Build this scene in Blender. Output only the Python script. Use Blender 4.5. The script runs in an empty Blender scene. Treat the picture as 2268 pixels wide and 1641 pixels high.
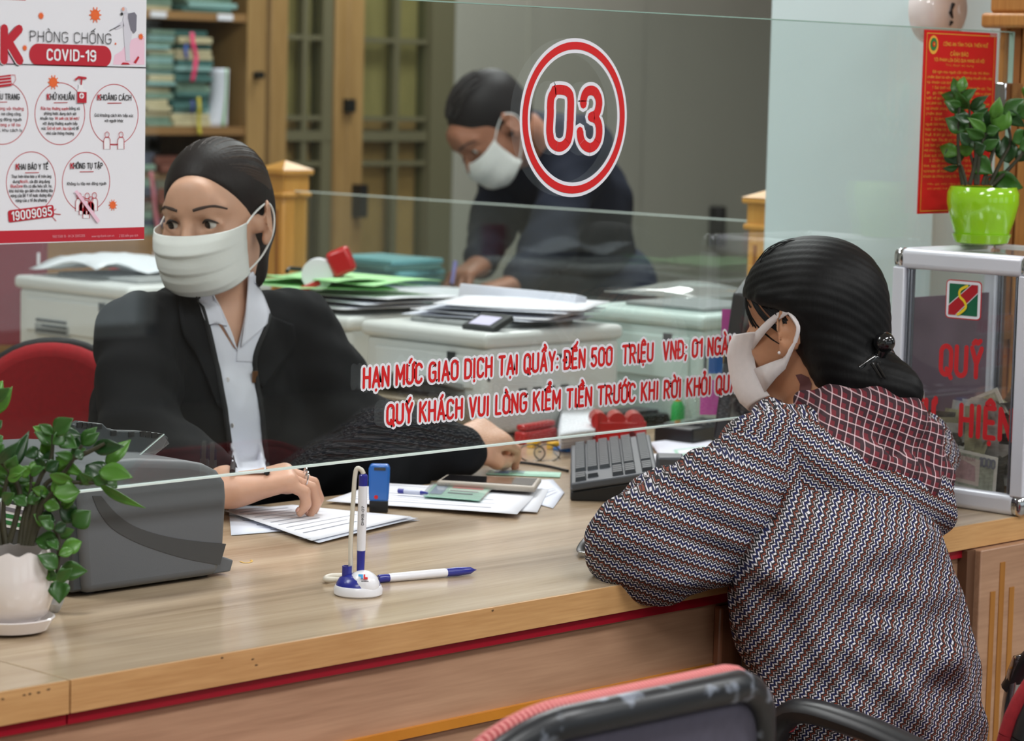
import bpy, bmesh, math, random, unicodedata
import numpy as np
from mathutils import Vector, Matrix, Euler
random.seed(7)
RNG = np.random.default_rng(7)
pi = math.pi
sc = bpy.context.scene
col = sc.collection
rad = math.radians
CT = 0.78                      # height of the counter top above the floor

# ------------------------------------------------------------------ camera
F_PX, YAW, PITCH, ROLL = 6089.8, rad(43.681), rad(5.954), rad(1.386)
CAM = np.array((-1.6445, -2.1674, CT + 0.60))
_h = np.array((math.cos(YAW), math.sin(YAW), 0.0)); _r = np.array((math.sin(YAW), -math.cos(YAW), 0.0)); _u = np.array((0, 0, 1.0))
FW = _h*math.cos(PITCH) - _u*math.sin(PITCH); _up = _h*math.sin(PITCH) + _u*math.cos(PITCH)
RT = _r*math.cos(ROLL) + _up*math.sin(ROLL); UP = -_r*math.sin(ROLL) + _up*math.cos(ROLL)
cam = bpy.data.cameras.new('camera'); camo = bpy.data.objects.new('camera', cam); col.objects.link(camo)
cam.sensor_width = 36.0; cam.lens = F_PX*36.0/2268.0; cam.clip_start = 0.05; cam.clip_end = 60
camo.matrix_world = Matrix(((RT[0], UP[0], -FW[0], CAM[0]), (RT[1], UP[1], -FW[1], CAM[1]), (RT[2], UP[2], -FW[2], CAM[2]), (0, 0, 0, 1)))
cam.dof.use_dof = True; cam.dof.focus_distance = 3.42; cam.dof.aperture_fstop = 7.5
sc.camera = camo
def ray(px, py): return FW + RT*(px-1134.0)/F_PX + UP*(820.5-py)/F_PX
def on(px, py, ax, val):       # the point of the plane (axis = val) that a photograph pixel falls on
    d = ray(px, py); return CAM + d*((val-CAM[ax])/d[ax])
def at(px, py, Z): return CAM + ray(px, py)*Z

# ------------------------------------------------------------------ world, exposure
w = bpy.data.worlds.new('daylight'); sc.world = w; w.use_nodes = True
bg = w.node_tree.nodes['Background']; bg.inputs[0].default_value = (0.86, 0.93, 1.0, 1); bg.inputs[1].default_value = 1.0
sc.view_settings.view_transform = 'Standard'; sc.view_settings.look = 'None'; sc.view_settings.exposure = 0.0; sc.view_settings.gamma = 1.0
sc.view_settings.use_curve_mapping = False
try:
    sc.cycles.transparent_max_bounces = 32; sc.cycles.max_bounces = 10; sc.cycles.sample_clamp_indirect = 4.0
except Exception: pass
LAMP_W = 26.0                  # watts of one ceiling panel
def ceiling_area(loc, sx, sy, watts, colr=(0.95, 0.98, 1.0)):
    l = bpy.data.lights.new('ceiling_panel_light', 'AREA'); l.shape = 'RECTANGLE'; l.size = sx; l.size_y = sy; l.energy = watts; l.color = colr
    o = bpy.data.objects.new('ceiling_panel_light', l); o.location = loc; col.objects.link(o); return o
CEIL = 3.0
PANELS = [(-1.4, -1.6), (0.9, -1.6), (3.2, -1.6), (-0.6, 1.3), (1.7, 1.4), (3.7, 2.2), (4.6, 3.7), (-1.4, -3.9), (2.2, -3.9), (5.4, -3.0)]
for (x, y) in PANELS: ceiling_area((x, y, CEIL-0.035), 1.15, 0.55, LAMP_W)

# ------------------------------------------------------------------ materials
def lin(c):
    c = c/255.0
    return c/12.92 if c <= 0.04045 else ((c+0.055)/1.055)**2.4
def L(rgb): return (lin(rgb[0]), lin(rgb[1]), lin(rgb[2]), 1.0)
_M = {}
def nd(nt, t, **kw):
    n = nt.nodes.new(t)
    for k, v in kw.items():
        if k in n.inputs: n.inputs[k].default_value = v
        else: setattr(n, k, v)
    return n
def M(name, rgb, rough=0.5, metal=0.0, spec=0.5, noise=0.0, nscale=20.0, bump=0.0, bscale=60.0, coat=0.0, stretch=(1, 1, 1), sss=0.0, sheen=0.0):
    if name in _M: return _M[name]
    m = bpy.data.materials.new(name); m.use_nodes = True; nt = m.node_tree; b = nt.nodes['Principled BSDF']
    b.inputs['Base Color'].default_value = L(rgb); b.inputs['Roughness'].default_value = rough; b.inputs['Metallic'].default_value = metal
    b.inputs['Specular IOR Level'].default_value = spec
    if coat: b.inputs['Coat Weight'].default_value = coat; b.inputs['Coat Roughness'].default_value = 0.08
    if sss: b.inputs['Subsurface Weight'].default_value = sss; b.inputs['Subsurface Radius'].default_value = (0.012, 0.005, 0.003); b.inputs['Subsurface Scale'].default_value = 1.0
    if sheen: b.inputs['Sheen Weight'].default_value = sheen
    if noise or bump:
        tc = nd(nt, 'ShaderNodeTexCoord'); mp = nd(nt, 'ShaderNodeMapping'); mp.inputs['Scale'].default_value = stretch
        nt.links.new(tc.outputs['Object'], mp.inputs['Vector'])
    if noise:
        nz = nd(nt, 'ShaderNodeTexNoise', Scale=nscale, Detail=5.0); nt.links.new(mp.outputs[0], nz.inputs['Vector'])
        rp = nd(nt, 'ShaderNodeValToRGB'); c = L(rgb)
        rp.color_ramp.elements[0].position = 0.3; rp.color_ramp.elements[1].position = 0.7
        rp.color_ramp.elements[0].color = [c[i]*(1-noise) for i in range(3)]+[1]; rp.color_ramp.elements[1].color = [min(1, c[i]*(1+noise)) for i in range(3)]+[1]
        nt.links.new(nz.outputs['Fac'], rp.inputs[0]); nt.links.new(rp.outputs[0], b.inputs['Base Color'])
    if bump:
        n2 = nd(nt, 'ShaderNodeTexNoise', Scale=bscale, Detail=4.0); nt.links.new(mp.outputs[0], n2.inputs['Vector'])
        bp = nd(nt, 'ShaderNodeBump', Strength=bump, Distance=0.01); nt.links.new(n2.outputs['Fac'], bp.inputs['Height']); nt.links.new(bp.outputs[0], b.inputs['Normal'])
    _M[name] = m; return m
def M_wood(name, dark, light, axis=0, scale=1.0, rough=0.35, fine=0.25, band=1.0, coat=0.0):
    """laminate or timber, grain running along one object axis"""
    if name in _M: return _M[name]
    m = bpy.data.materials.new(name); m.use_nodes = True; nt = m.node_tree; b = nt.nodes['Principled BSDF']; lk = nt.links.new
    tc = nd(nt, 'ShaderNodeTexCoord'); mp = nd(nt, 'ShaderNodeMapping'); s = [9*scale]*3; s[axis] = 0.8*scale; mp.inputs['Scale'].default_value = s
    lk(tc.outputs['Object'], mp.inputs['Vector'])
    n1 = nd(nt, 'ShaderNodeTexNoise', Scale=1.6*band, Detail=4.0, Roughness=0.6, Distortion=0.6); lk(mp.outputs[0], n1.inputs['Vector'])
    mp2 = nd(nt, 'ShaderNodeMapping'); s2 = [220*scale]*3; s2[axis] = 12*scale; mp2.inputs['Scale'].default_value = s2; lk(tc.outputs['Object'], mp2.inputs['Vector'])
    n2 = nd(nt, 'ShaderNodeTexNoise', Scale=1.0, Detail=3.0); lk(mp2.outputs[0], n2.inputs['Vector'])
    mx = nd(nt, 'ShaderNodeMix', data_type='FLOAT'); mx.inputs[0].default_value = fine; lk(n1.outputs['Fac'], mx.inputs[2]); lk(n2.outputs['Fac'], mx.inputs[3])
    rp = nd(nt, 'ShaderNodeValToRGB'); e = rp.color_ramp.elements; e[0].position = 0.3; e[1].position = 0.68; e[0].color = L(dark); e[1].color = L(light)
    lk(mx.outputs[0], rp.inputs[0]); lk(rp.outputs[0], b.inputs['Base Color'])
    b.inputs['Roughness'].default_value = rough
    if coat: b.inputs['Coat Weight'].default_value = coat; b.inputs['Coat Roughness'].default_value = 0.1
    _M[name] = m; return m
def M_glass(name, tint=(0.93, 0.97, 0.95), ior=1.5, rough=0.0, haze=0.0):
    """thin clear pane: fresnel mirror over a tinted clear layer, with a little dust"""
    if name in _M: return _M[name]
    m = bpy.data.materials.new(name); m.use_nodes = True; nt = m.node_tree; lk = nt.links.new
    nt.nodes.remove(nt.nodes['Principled BSDF']); out = nt.nodes['Material Output']
    tr = nd(nt, 'ShaderNodeBsdfTransparent'); tr.inputs[0].default_value = (*tint, 1)
    gl = nd(nt, 'ShaderNodeBsdfGlossy'); gl.inputs['Roughness'].default_value = rough; gl.inputs[0].default_value = (1, 1, 1, 1)
    fr = nd(nt, 'ShaderNodeFresnel'); ge = nd(nt, 'ShaderNodeNewGeometry'); io = nd(nt, 'ShaderNodeMix', data_type='FLOAT'); io.inputs[2].default_value = ior; io.inputs[3].default_value = 1/ior
    lk(ge.outputs['Backfacing'], io.inputs[0]); lk(io.outputs[0], fr.inputs['IOR'])      # both faces of the slab reflect alike
    mx = nd(nt, 'ShaderNodeMixShader'); lk(fr.outputs[0], mx.inputs[0]); lk(tr.outputs[0], mx.inputs[1]); lk(gl.outputs[0], mx.inputs[2])
    last = mx
    if haze:
        df = nd(nt, 'ShaderNodeBsdfDiffuse'); df.inputs[0].default_value = (0.8, 0.82, 0.8, 1); m2 = nd(nt, 'ShaderNodeMixShader')
        m2.inputs[0].default_value = haze
        lk(mx.outputs[0], m2.inputs[1]); lk(df.outputs[0], m2.inputs[2]); last = m2
    lk(last.outputs[0], out.inputs[0]); _M[name] = m; return m

# ------------------------------------------------------------------ mesh helpers
def basis(n):
    n = Vector(n).normalized(); a = Vector((0, 0, 1)) if abs(n.z) < 0.9 else Vector((1, 0, 0))
    u = a.cross(n).normalized(); return u, n.cross(u), n
class MB:
    def __init__(s): s.v = []; s.f = []; s.lv = 0
    def add(s, vs, fs):
        o = len(s.v); s.v += [tuple(map(float, p)) for p in vs]; s.f += [tuple(i+o for i in f) for f in fs]; return s
    def box(s, c, d, R=None):
        hx, hy, hz = d[0]/2, d[1]/2, d[2]/2
        vs = [Vector((x, y, z)) for x in (-hx, hx) for y in (-hy, hy) for z in (-hz, hz)]
        if R is not None: vs = [R @ v for v in vs]
        c = Vector(c); return s.add([v+c for v in vs], [(0, 1, 3, 2), (4, 6, 7, 5), (0, 4, 5, 1), (2, 3, 7, 6), (0, 2, 6, 4), (1, 5, 7, 3)])
    def span(s, a, b):         # axis-aligned box between two corners
        a = np.array(a, float); b = np.array(b, float); return s.box((a+b)/2, np.abs(b-a))
    def prism(s, poly, o, u, v, t):      # polygon in the (u, v) plane at o, extruded by vector t
        o, u, v, t = Vector(o), Vector(u), Vector(v), Vector(t); n = len(poly)
        a = [o+u*p[0]+v*p[1] for p in poly]; b = [p+t for p in a]
        return s.add(a+b, [tuple(range(n)), tuple(range(2*n-1, n-1, -1))]+[(i, i+n, (i+1) % n+n, (i+1) % n) for i in range(n)])
    def poly(s, pts): return s.add(pts, [tuple(range(len(pts)))])
    def tube(s, path, r, n=10, caps=True, flat=None):
        P = [Vector(p) for p in path]; m = len(P); rr = r if hasattr(r, '__len__') else [r]*m
        u = None; vs = []
        for i in range(m):
            t = (P[min(i+1, m-1)]-P[max(i-1, 0)]).normalized()
            if u is None: u = basis(t)[0]
            u = (u-t*u.dot(t)).normalized(); w_ = t.cross(u)
            for k in range(n):
                a = 2*pi*k/n; ca, sa = math.cos(a), math.sin(a)
                if flat: sa *= flat
                vs.append(P[i]+(u*ca+w_*sa)*rr[i])
        fs = [(i*n+k, i*n+(k+1) % n, (i+1)*n+(k+1) % n, (i+1)*n+k) for i in range(m-1) for k in range(n)]
        if caps: fs += [tuple(range(n-1, -1, -1)), tuple((m-1)*n+k for k in range(n))]
        return s.add(vs, fs)
    def lathe(s, prof, n=32, o=(0, 0, 0), R=None, a0=0.0):
        vs = []; o = Vector(o)
        for (r, z) in prof:
            for k in range(n):
                a = 2*pi*k/n+a0; p = Vector((r*math.cos(a), r*math.sin(a), z))
                vs.append(o+(R @ p if R is not None else p))
        m = len(prof); fs = [(i*n+k, i*n+(k+1) % n, (i+1)*n+(k+1) % n, (i+1)*n+k) for i in range(m-1) for k in range(n)]
        if prof[0][0] > 1e-6: fs.append(tuple(range(n-1, -1, -1)))
        if prof[-1][0] > 1e-6: fs.append(tuple((m-1)*n+k for k in range(n)))
        return s.add(vs, fs)
    def grid(s, P, closed=False):
        nr, nc = len(P), len(P[0]); vs = [p for row in P for p in row]
        return s.add(vs, [(i*nc+j, i*nc+(j+1) % nc, (i+1)*nc+(j+1) % nc, (i+1)*nc+j) for i in range(nr-1) for j in range(nc if closed else nc-1)])
    def strip(s, pts, w, o, u, v, cap=True):     # thick stroke of a 2-D polyline in the plane (o, u, v)
        P = [Vector((p[0], p[1])) for p in pts]; o, u, v = Vector(o), Vector(u), Vector(v); h = w/2
        nz = u.cross(v).normalized()*4e-5
        def put(q): return o+u*q.x+v*q.y+nz*(s.lv % 9)
        runs = [[P[0]]]
        for i in range(1, len(P)):
            runs[-1].append(P[i])
            if i < len(P)-1:
                a = (P[i]-P[i-1]); b = (P[i+1]-P[i])
                if a.length > 1e-9 and b.length > 1e-9 and a.normalized().dot(b.normalized()) < 0.55: runs.append([P[i]])
        for rn in runs:
            q = []
            for i, p in enumerate(rn):
                t = rn[min(i+1, len(rn)-1)]-rn[max(i-1, 0)]
                if t.length < 1e-9: t = Vector((1, 0))
                t.normalize(); nn = Vector((-t.y, t.x)); q += [o+u*(p+nn*h).x+v*(p+nn*h).y, o+u*(p-nn*h).x+v*(p-nn*h).y]
            for i in range(len(rn)-1):
                s.lv += 1; e = nz*(s.lv % 9); s.add([q[2*i]+e, q[2*i+1]+e, q[2*i+3]+e, q[2*i+2]+e], [(0, 1, 2, 3)])
            if cap:
                for p in (rn[0], rn[-1]):
                    s.lv += 1
                    s.add([put(p+Vector((math.cos(a*pi/4), math.sin(a*pi/4)))*h) for a in range(8)], [tuple(range(8))])
        return s
    def build(s, name, mat, parent=None, smooth=True, bevel=0.0, seg=2, angle=38, sub=0, solid=0.0, recalc=True, kind=None, uv=None):
        me = bpy.data.meshes.new(name); me.from_pydata(s.v, [], s.f); me.update()
        if recalc:
            bm = bmesh.new(); bm.from_mesh(me); bmesh.ops.recalc_face_normals(bm, faces=bm.faces); bm.to_mesh(me); bm.free()
        if uv is not None:
            ul = me.uv_layers.new(name='UVMap'); li = np.zeros(len(me.loops), np.int32); me.loops.foreach_get('vertex_index', li)
            ul.data.foreach_set('uv', np.asarray(uv, np.float32)[li].ravel())
        return put_mesh(name, me, mat, parent, smooth, bevel, seg, angle, sub, solid, kind)
def put_mesh(name, me, mat, parent=None, smooth=True, bevel=0.0, seg=2, angle=38, sub=0, solid=0.0, kind=None):
    if smooth and len(me.polygons):
        me.polygons.foreach_set('use_smooth', [True]*len(me.polygons)); me.set_sharp_from_angle(angle=rad(angle))
    me.materials.append(mat); o = bpy.data.objects.new(name, me); col.objects.link(o)
    if parent is not None: o.parent = parent; o.matrix_parent_inverse = _TM[parent.name].inverted() if parent.name in _TM else Matrix()
    if solid: md = o.modifiers.new('thickness', 'SOLIDIFY'); md.thickness = solid; md.offset = 0
    if bevel: md = o.modifiers.new('edge', 'BEVEL'); md.width = bevel; md.segments = seg; md.limit_method = 'ANGLE'; md.angle_limit = rad(35)
    if sub: md = o.modifiers.new('soft', 'SUBSURF'); md.levels = sub; md.render_levels = sub
    if kind: o['kind'] = kind
    return o
_TM = {}
def tag(o, label, cat, group=None):
    o['label'] = label; o['category'] = cat
    if group: o['group'] = group
    return o
def thing(name, label, cat, loc=(0, 0, 0), rotz=0.0, group=None):
    """an Empty at the thing's base; its parts are given in world coordinates"""
    o = bpy.data.objects.new(name, None); col.objects.link(o); o.empty_display_size = 0.05
    o.location = loc; o.rotation_euler = (0, 0, rotz)
    _TM[o.name] = Matrix.Translation(Vector(loc)) @ Matrix.Rotation(rotz, 4, 'Z')
    return tag(o, label, cat, group)
def struct(o): o['kind'] = 'structure'; return o
def child_of(o, parent):       # hang an already built world-space part under another part
    o.parent = parent; o.matrix_parent_inverse = parent.matrix_basis.inverted() if parent.parent is None else Matrix(); return o
def sub(mb, name, mat, part, **k):   # a sub-part of a world-space part
    o = mb.build(name, mat, None, **k); o.parent = part
    o.matrix_parent_inverse = Matrix() if part.parent is None else (_TM[part.parent.name] @ part.matrix_parent_inverse @ part.matrix_basis).inverted()
    return o
def RZ(a): return Matrix.Rotation(a, 3, 'Z')
def frame(fx, fy=None, up=(0, 0, 1)):
    """3x3 with columns x (given), y, z"""
    x = Vector(fx).normalized(); z = Vector(up); z = (z-x*z.dot(x)).normalized(); y = z.cross(x)
    return Matrix((x, y, z)).transposed()
def arcpts(cx, cy, rx, ry, a0, a1, n=8): return [(cx+rx*math.cos(rad(a0+(a1-a0)*i/n)), cy+ry*math.sin(rad(a0+(a1-a0)*i/n))) for i in range(n+1)]
def circ(cx, cy, r, n=24, ry=None): return [(cx+r*math.cos(2*pi*i/n), cy+(ry or r)*math.sin(2*pi*i/n)) for i in range(n)]
def rrect(x0, y0, x1, y1, r, n=4):
    return arcpts(x1-r, y1-r, r, r, 0, 90, n)+arcpts(x0+r, y1-r, r, r, 90, 180, n)+arcpts(x0+r, y0+r, r, r, 180, 270, n)+arcpts(x1-r, y0+r, r, r, 270, 360, n)
def spline(pts, n=8):
    P = [Vector(p) for p in pts]; out = []
    for i in range(len(P)-1):
        a, b, c, d = P[max(i-1, 0)], P[i], P[i+1], P[min(i+2, len(P)-1)]
        for k in range(n):
            t = k/n; out.append(0.5*((2*b)+(c-a)*t+(2*a-5*b+4*c-d)*t*t+(3*b-a-3*c+d)*t**3))
    out.append(P[-1]); return out

# ------------------------------------------------------------------ stroke lettering (condensed sans, Vietnamese marks)
A_ = arcpts
def _o(w_, h): r = w_/2; return A_(r, h-r, r, r, 0, 180)+A_(r, r, r, r, 180, 360)+[(w_, h-r)]
GL = {
 'A': (.5, [[(0, 0), (.25, 1), (.5, 0)], [(.09, .3), (.41, .3)]]), 'B': (.46, [[(0, 0), (0, 1), (.22, 1)]+A_(.22, .76, .2, .24, 90, -90)+[(0, .52)], [(.22, .52)]+A_(.22, .26, .24, .26, 90, -90)+[(0, 0)]]),
 'C': (.46, [A_(.23, .77, .23, .23, 15, 180)+A_(.23, .23, .23, .23, 180, 345)]), 'D': (.47, [[(0, 0), (0, 1), (.2, 1)]+A_(.2, .73, .27, .27, 90, 0)+A_(.2, .27, .27, .27, 0, -90)+[(0, 0)]]),
 'E': (.38, [[(.38, 1), (0, 1), (0, 0), (.38, 0)], [(0, .52), (.32, .52)]]), 'F': (.38, [[(.38, 1), (0, 1), (0, 0)], [(0, .5), (.32, .5)]]),
 'G': (.48, [A_(.24, .76, .24, .24, 20, 180)+A_(.24, .24, .24, .24, 180, 360)+[(.48, .48), (.28, .48)]]), 'H': (.46, [[(0, 0), (0, 1)], [(.46, 0), (.46, 1)], [(0, .52), (.46, .52)]]),
 'I': (.08, [[(.04, 0), (.04, 1)]]), 'J': (.3, [[(.3, 1), (.3, .2)]+A_(.14, .16, .16, .16, 0, -140)]), 'K': (.46, [[(0, 0), (0, 1)], [(.44, 1), (.02, .48)], [(.12, .6), (.46, 0)]]),
 'L': (.36, [[(0, 1), (0, 0), (.36, 0)]]), 'M': (.58, [[(0, 0), (0, 1), (.29, .3), (.58, 1), (.58, 0)]]), 'N': (.46, [[(0, 0), (0, 1), (.46, 0), (.46, 1)]]),
 'O': (.48, [_o(.48, 1)]), 'P': (.44, [[(0, 0), (0, 1), (.2, 1)]+A_(.2, .74, .24, .26, 90, -90)+[(0, .48)]]), 'Q': (.48, [_o(.48, 1), [(.28, .2), (.5, -.1)]]),
 'R': (.46, [[(0, 0), (0, 1), (.2, 1)]+A_(.2, .74, .23, .26, 90, -90)+[(0, .48)], [(.2, .48), (.46, 0)]]), 'S': (.43, [A_(.22, .77, .2, .23, 20, 270, 10)+A_(.21, .27, .22, .27, 90, -160, 10)]),
 'T': (.46, [[(0, 1), (.46, 1)], [(.23, 1), (.23, 0)]]), 'U': (.46, [[(0, 1), (0, .23)]+A_(.23, .23, .23, .23, 180, 360)+[(.46, 1)]]), 'V': (.48, [[(0, 1), (.24, 0), (.48, 1)]]),
 'W': (.7, [[(0, 1), (.17, 0), (.35, .8), (.53, 0), (.7, 1)]]), 'X': (.46, [[(0, 0), (.46, 1)], [(0, 1), (.46, 0)]]), 'Y': (.46, [[(0, 1), (.23, .45), (.46, 1)], [(.23, .45), (.23, 0)]]), 'Z': (.42, [[(0, 1), (.42, 1), (0, 0), (.42, 0)]]),
 '0': (.46, [_o(.46, 1)]), '1': (.2, [[(0, .8), (.2, 1), (.2, 0)]]), '2': (.44, [A_(.22, .76, .22, .24, 170, -30)+[(0, 0), (.44, 0)]]), '3': (.44, [A_(.2, .76, .21, .24, 160, -90), A_(.2, .26, .24, .26, 90, -160)]),
 '4': (.46, [[(.34, 0), (.34, 1), (0, .28), (.46, .28)]]), '5': (.44, [[(.4, 1), (.05, 1), (.03, .55)]+A_(.21, .3, .23, .3, 110, -150)]), '6': (.44, [A_(.22, .75, .22, .25, 30, 180)+[(0, .25)], _o(.44, .56)]),
 '7': (.42, [[(0, 1), (.42, 1), (.12, 0)]]), '8': (.44, [[(p[0]+.03, p[1]*.92+.53) for p in _o(.38, .5)], _o(.44, .54)]), '9': (.44, [[(p[0], p[1]+.44) for p in _o(.44, .56)], [(.44, .75)]+A_(.22, .25, .22, .25, 0, -150)]),
 ':': (.0, [[(0, .12), (0, .13)], [(0, .6), (0, .61)]]), ';': (.06, [[(.06, .6), (.06, .61)], [(.06, .1), (0, -.14)]]), '.': (.0, [[(0, .02), (0, .03)]]), ',': (.06, [[(.06, .06), (0, -.14)]]), '-': (.22, [[(0, .42), (.22, .42)]]), '|': (.0, [[(0, -.1), (0, 1.05)]]),
 'a': (.38, [_o(.38, .66), [(.38, .66), (.38, 0)]]), 'b': (.38, [_o(.38, .66), [(0, 1), (0, 0)]]), 'c': (.36, [A_(.19, .45, .19, .2, 30, 180)+A_(.19, .2, .19, .2, 180, 330)]), 'd': (.38, [_o(.38, .66), [(.38, 1), (.38, 0)]]),
 'e': (.38, [[(0, .34), (.38, .34)]+A_(.19, .45, .19, .21, 0, 180)+A_(.19, .2, .19, .2, 180, 320)]), 'f': (.24, [A_(.2, .84, .12, .16, 80, 180)+[(.08, 0)], [(-.04, .62), (.24, .62)]]), 'g': (.38, [_o(.38, .66), [(.38, .66), (.38, -.1)]+A_(.19, -.1, .19, .15, 0, -160)]),
 'h': (.37, [[(0, 0), (0, 1)], [(0, .4)]+A_(.185, .46, .185, .2, 180, 0)+[(.37, 0)]]), 'i': (.06, [[(.03, 0), (.03, .66)], [(.03, .86), (.03, .87)]]), 'k': (.36, [[(0, 0), (0, 1)], [(.34, .66), (.02, .3)], [(.12, .4), (.36, 0)]]), 'l': (.06, [[(.03, 0), (.03, 1)]]),
 'm': (.6, [[(0, 0), (0, .66)], [(0, .4)]+A_(.15, .5, .15, .16, 180, 0)+[(.3, 0)], [(.3, .4)]+A_(.45, .5, .15, .16, 180, 0)+[(.6, 0)]]), 'n': (.37, [[(0, 0), (0, .66)], [(0, .4)]+A_(.185, .46, .185, .2, 180, 0)+[(.37, 0)]]), 'o': (.38, [_o(.38, .66)]),
 'p': (.38, [_o(.38, .66), [(0, .66), (0, -.25)]]), 'q': (.38, [_o(.38, .66), [(.38, .66), (.38, -.25)]]), 'r': (.24, [[(0, 0), (0, .66)], [(0, .4), (.08, .6), (.24, .64)]]), 's': (.34, [A_(.17, .5, .16, .16, 20, 270, 8)+A_(.17, .17, .17, .17, 90, -160, 8)]),
 't': (.24, [[(.08, .9), (.08, .1), (.22, 0)], [(-.04, .64), (.24, .64)]]), 'u': (.37, [[(0, .66), (0, .2)]+A_(.185, .2, .185, .2, 180, 360)+[(.37, .66)], [(.37, .3), (.37, 0)]]), 'v': (.38, [[(0, .66), (.19, 0), (.38, .66)]]), 'w': (.54, [[(0, .66), (.13, 0), (.27, .55), (.41, 0), (.54, .66)]]),
 'x': (.36, [[(0, 0), (.36, .66)], [(0, .66), (.36, 0)]]), 'y': (.38, [[(0, .66), (.19, 0)], [(.38, .66), (.1, -.25)]]), 'z': (.34, [[(0, .66), (.34, .66), (0, 0), (.34, 0)]]), '/': (.3, [[(0, -.1), (.3, 1.05)]]),
}
def text_strokes(s, gap=0.2, space=0.34):
    """polylines (unit cap height) and total width"""
    x = 0.0; out = []
    for ch in s:
        if ch == ' ': x += space; continue
        bar = ch in 'Đđ'; dec = unicodedata.normalize('NFD', {'Đ': 'D', 'đ': 'd'}.get(ch, ch)); b = dec[0]; marks = dec[1:]
        if b not in GL: x += space; continue
        w_, pl = GL[b]; top = 1.0 if (b.isupper() or b in 'dbhkl') else 0.66; cx = x+w_/2
        out += [[(p[0]+x, p[1]) for p in q] for q in pl]
        if bar: out.append([(x-.1, .5 if ch == 'Đ' else .86), (x+.16, .5)] if ch == 'Đ' else [(x+.2, .86), (x+.48, .86)])
        base = top+.13; stacked = False
        for m_ in marks:
            if m_ == '\u0302': out.append([(cx-.14, base), (cx, base+.13), (cx+.14, base)]); stacked = True
            elif m_ == '\u0306': out.append(A_(cx, base+.1, .13, .1, 180, 360, 6)); stacked = True
            elif m_ == '\u031b': out.append([(x+w_, top-.12), (x+w_+.1, top-.02), (x+w_+.1, top+.1)])
        tx, ty = (cx+.12, base+.16) if stacked else (cx, base)
        for m_ in marks:
            if m_ == '\u0301': out.append([(tx-.04, ty), (tx+.09, ty+.17)])
            elif m_ == '\u0300': out.append([(tx+.06, ty), (tx-.07, ty+.17)])
            elif m_ == '\u0303': out.append([(tx-.16, ty+.03), (tx-.07, ty+.12), (tx+.05, ty+.05), (tx+.15, ty+.13)])
            elif m_ == '\u0309': out.append(A_(tx, ty+.16, .07, .07, 160, -60, 6)+[(tx, ty)])
            elif m_ == '\u0323': out.append([(cx, -.19), (cx, -.2)])
        x += w_+gap
    return out, x-gap
def letter(mb, s, o, u, v, h, width=None, stroke=0.13, center=False, gap=0.2, sx=None, space=0.34, cap=True):
    """add lettering to a builder: baseline start o, direction u, up v, cap height h; width fixes the total length"""
    st, tw = text_strokes(s, gap, space); k = (width/(tw*h)) if width else (sx or 1.0); x0 = -tw*k*h/2 if center else 0.0
    for q in st: mb.strip([(p[0]*k*h+x0, p[1]*h) for p in q], stroke*h, o, u, v, cap)
    return mb
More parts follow.
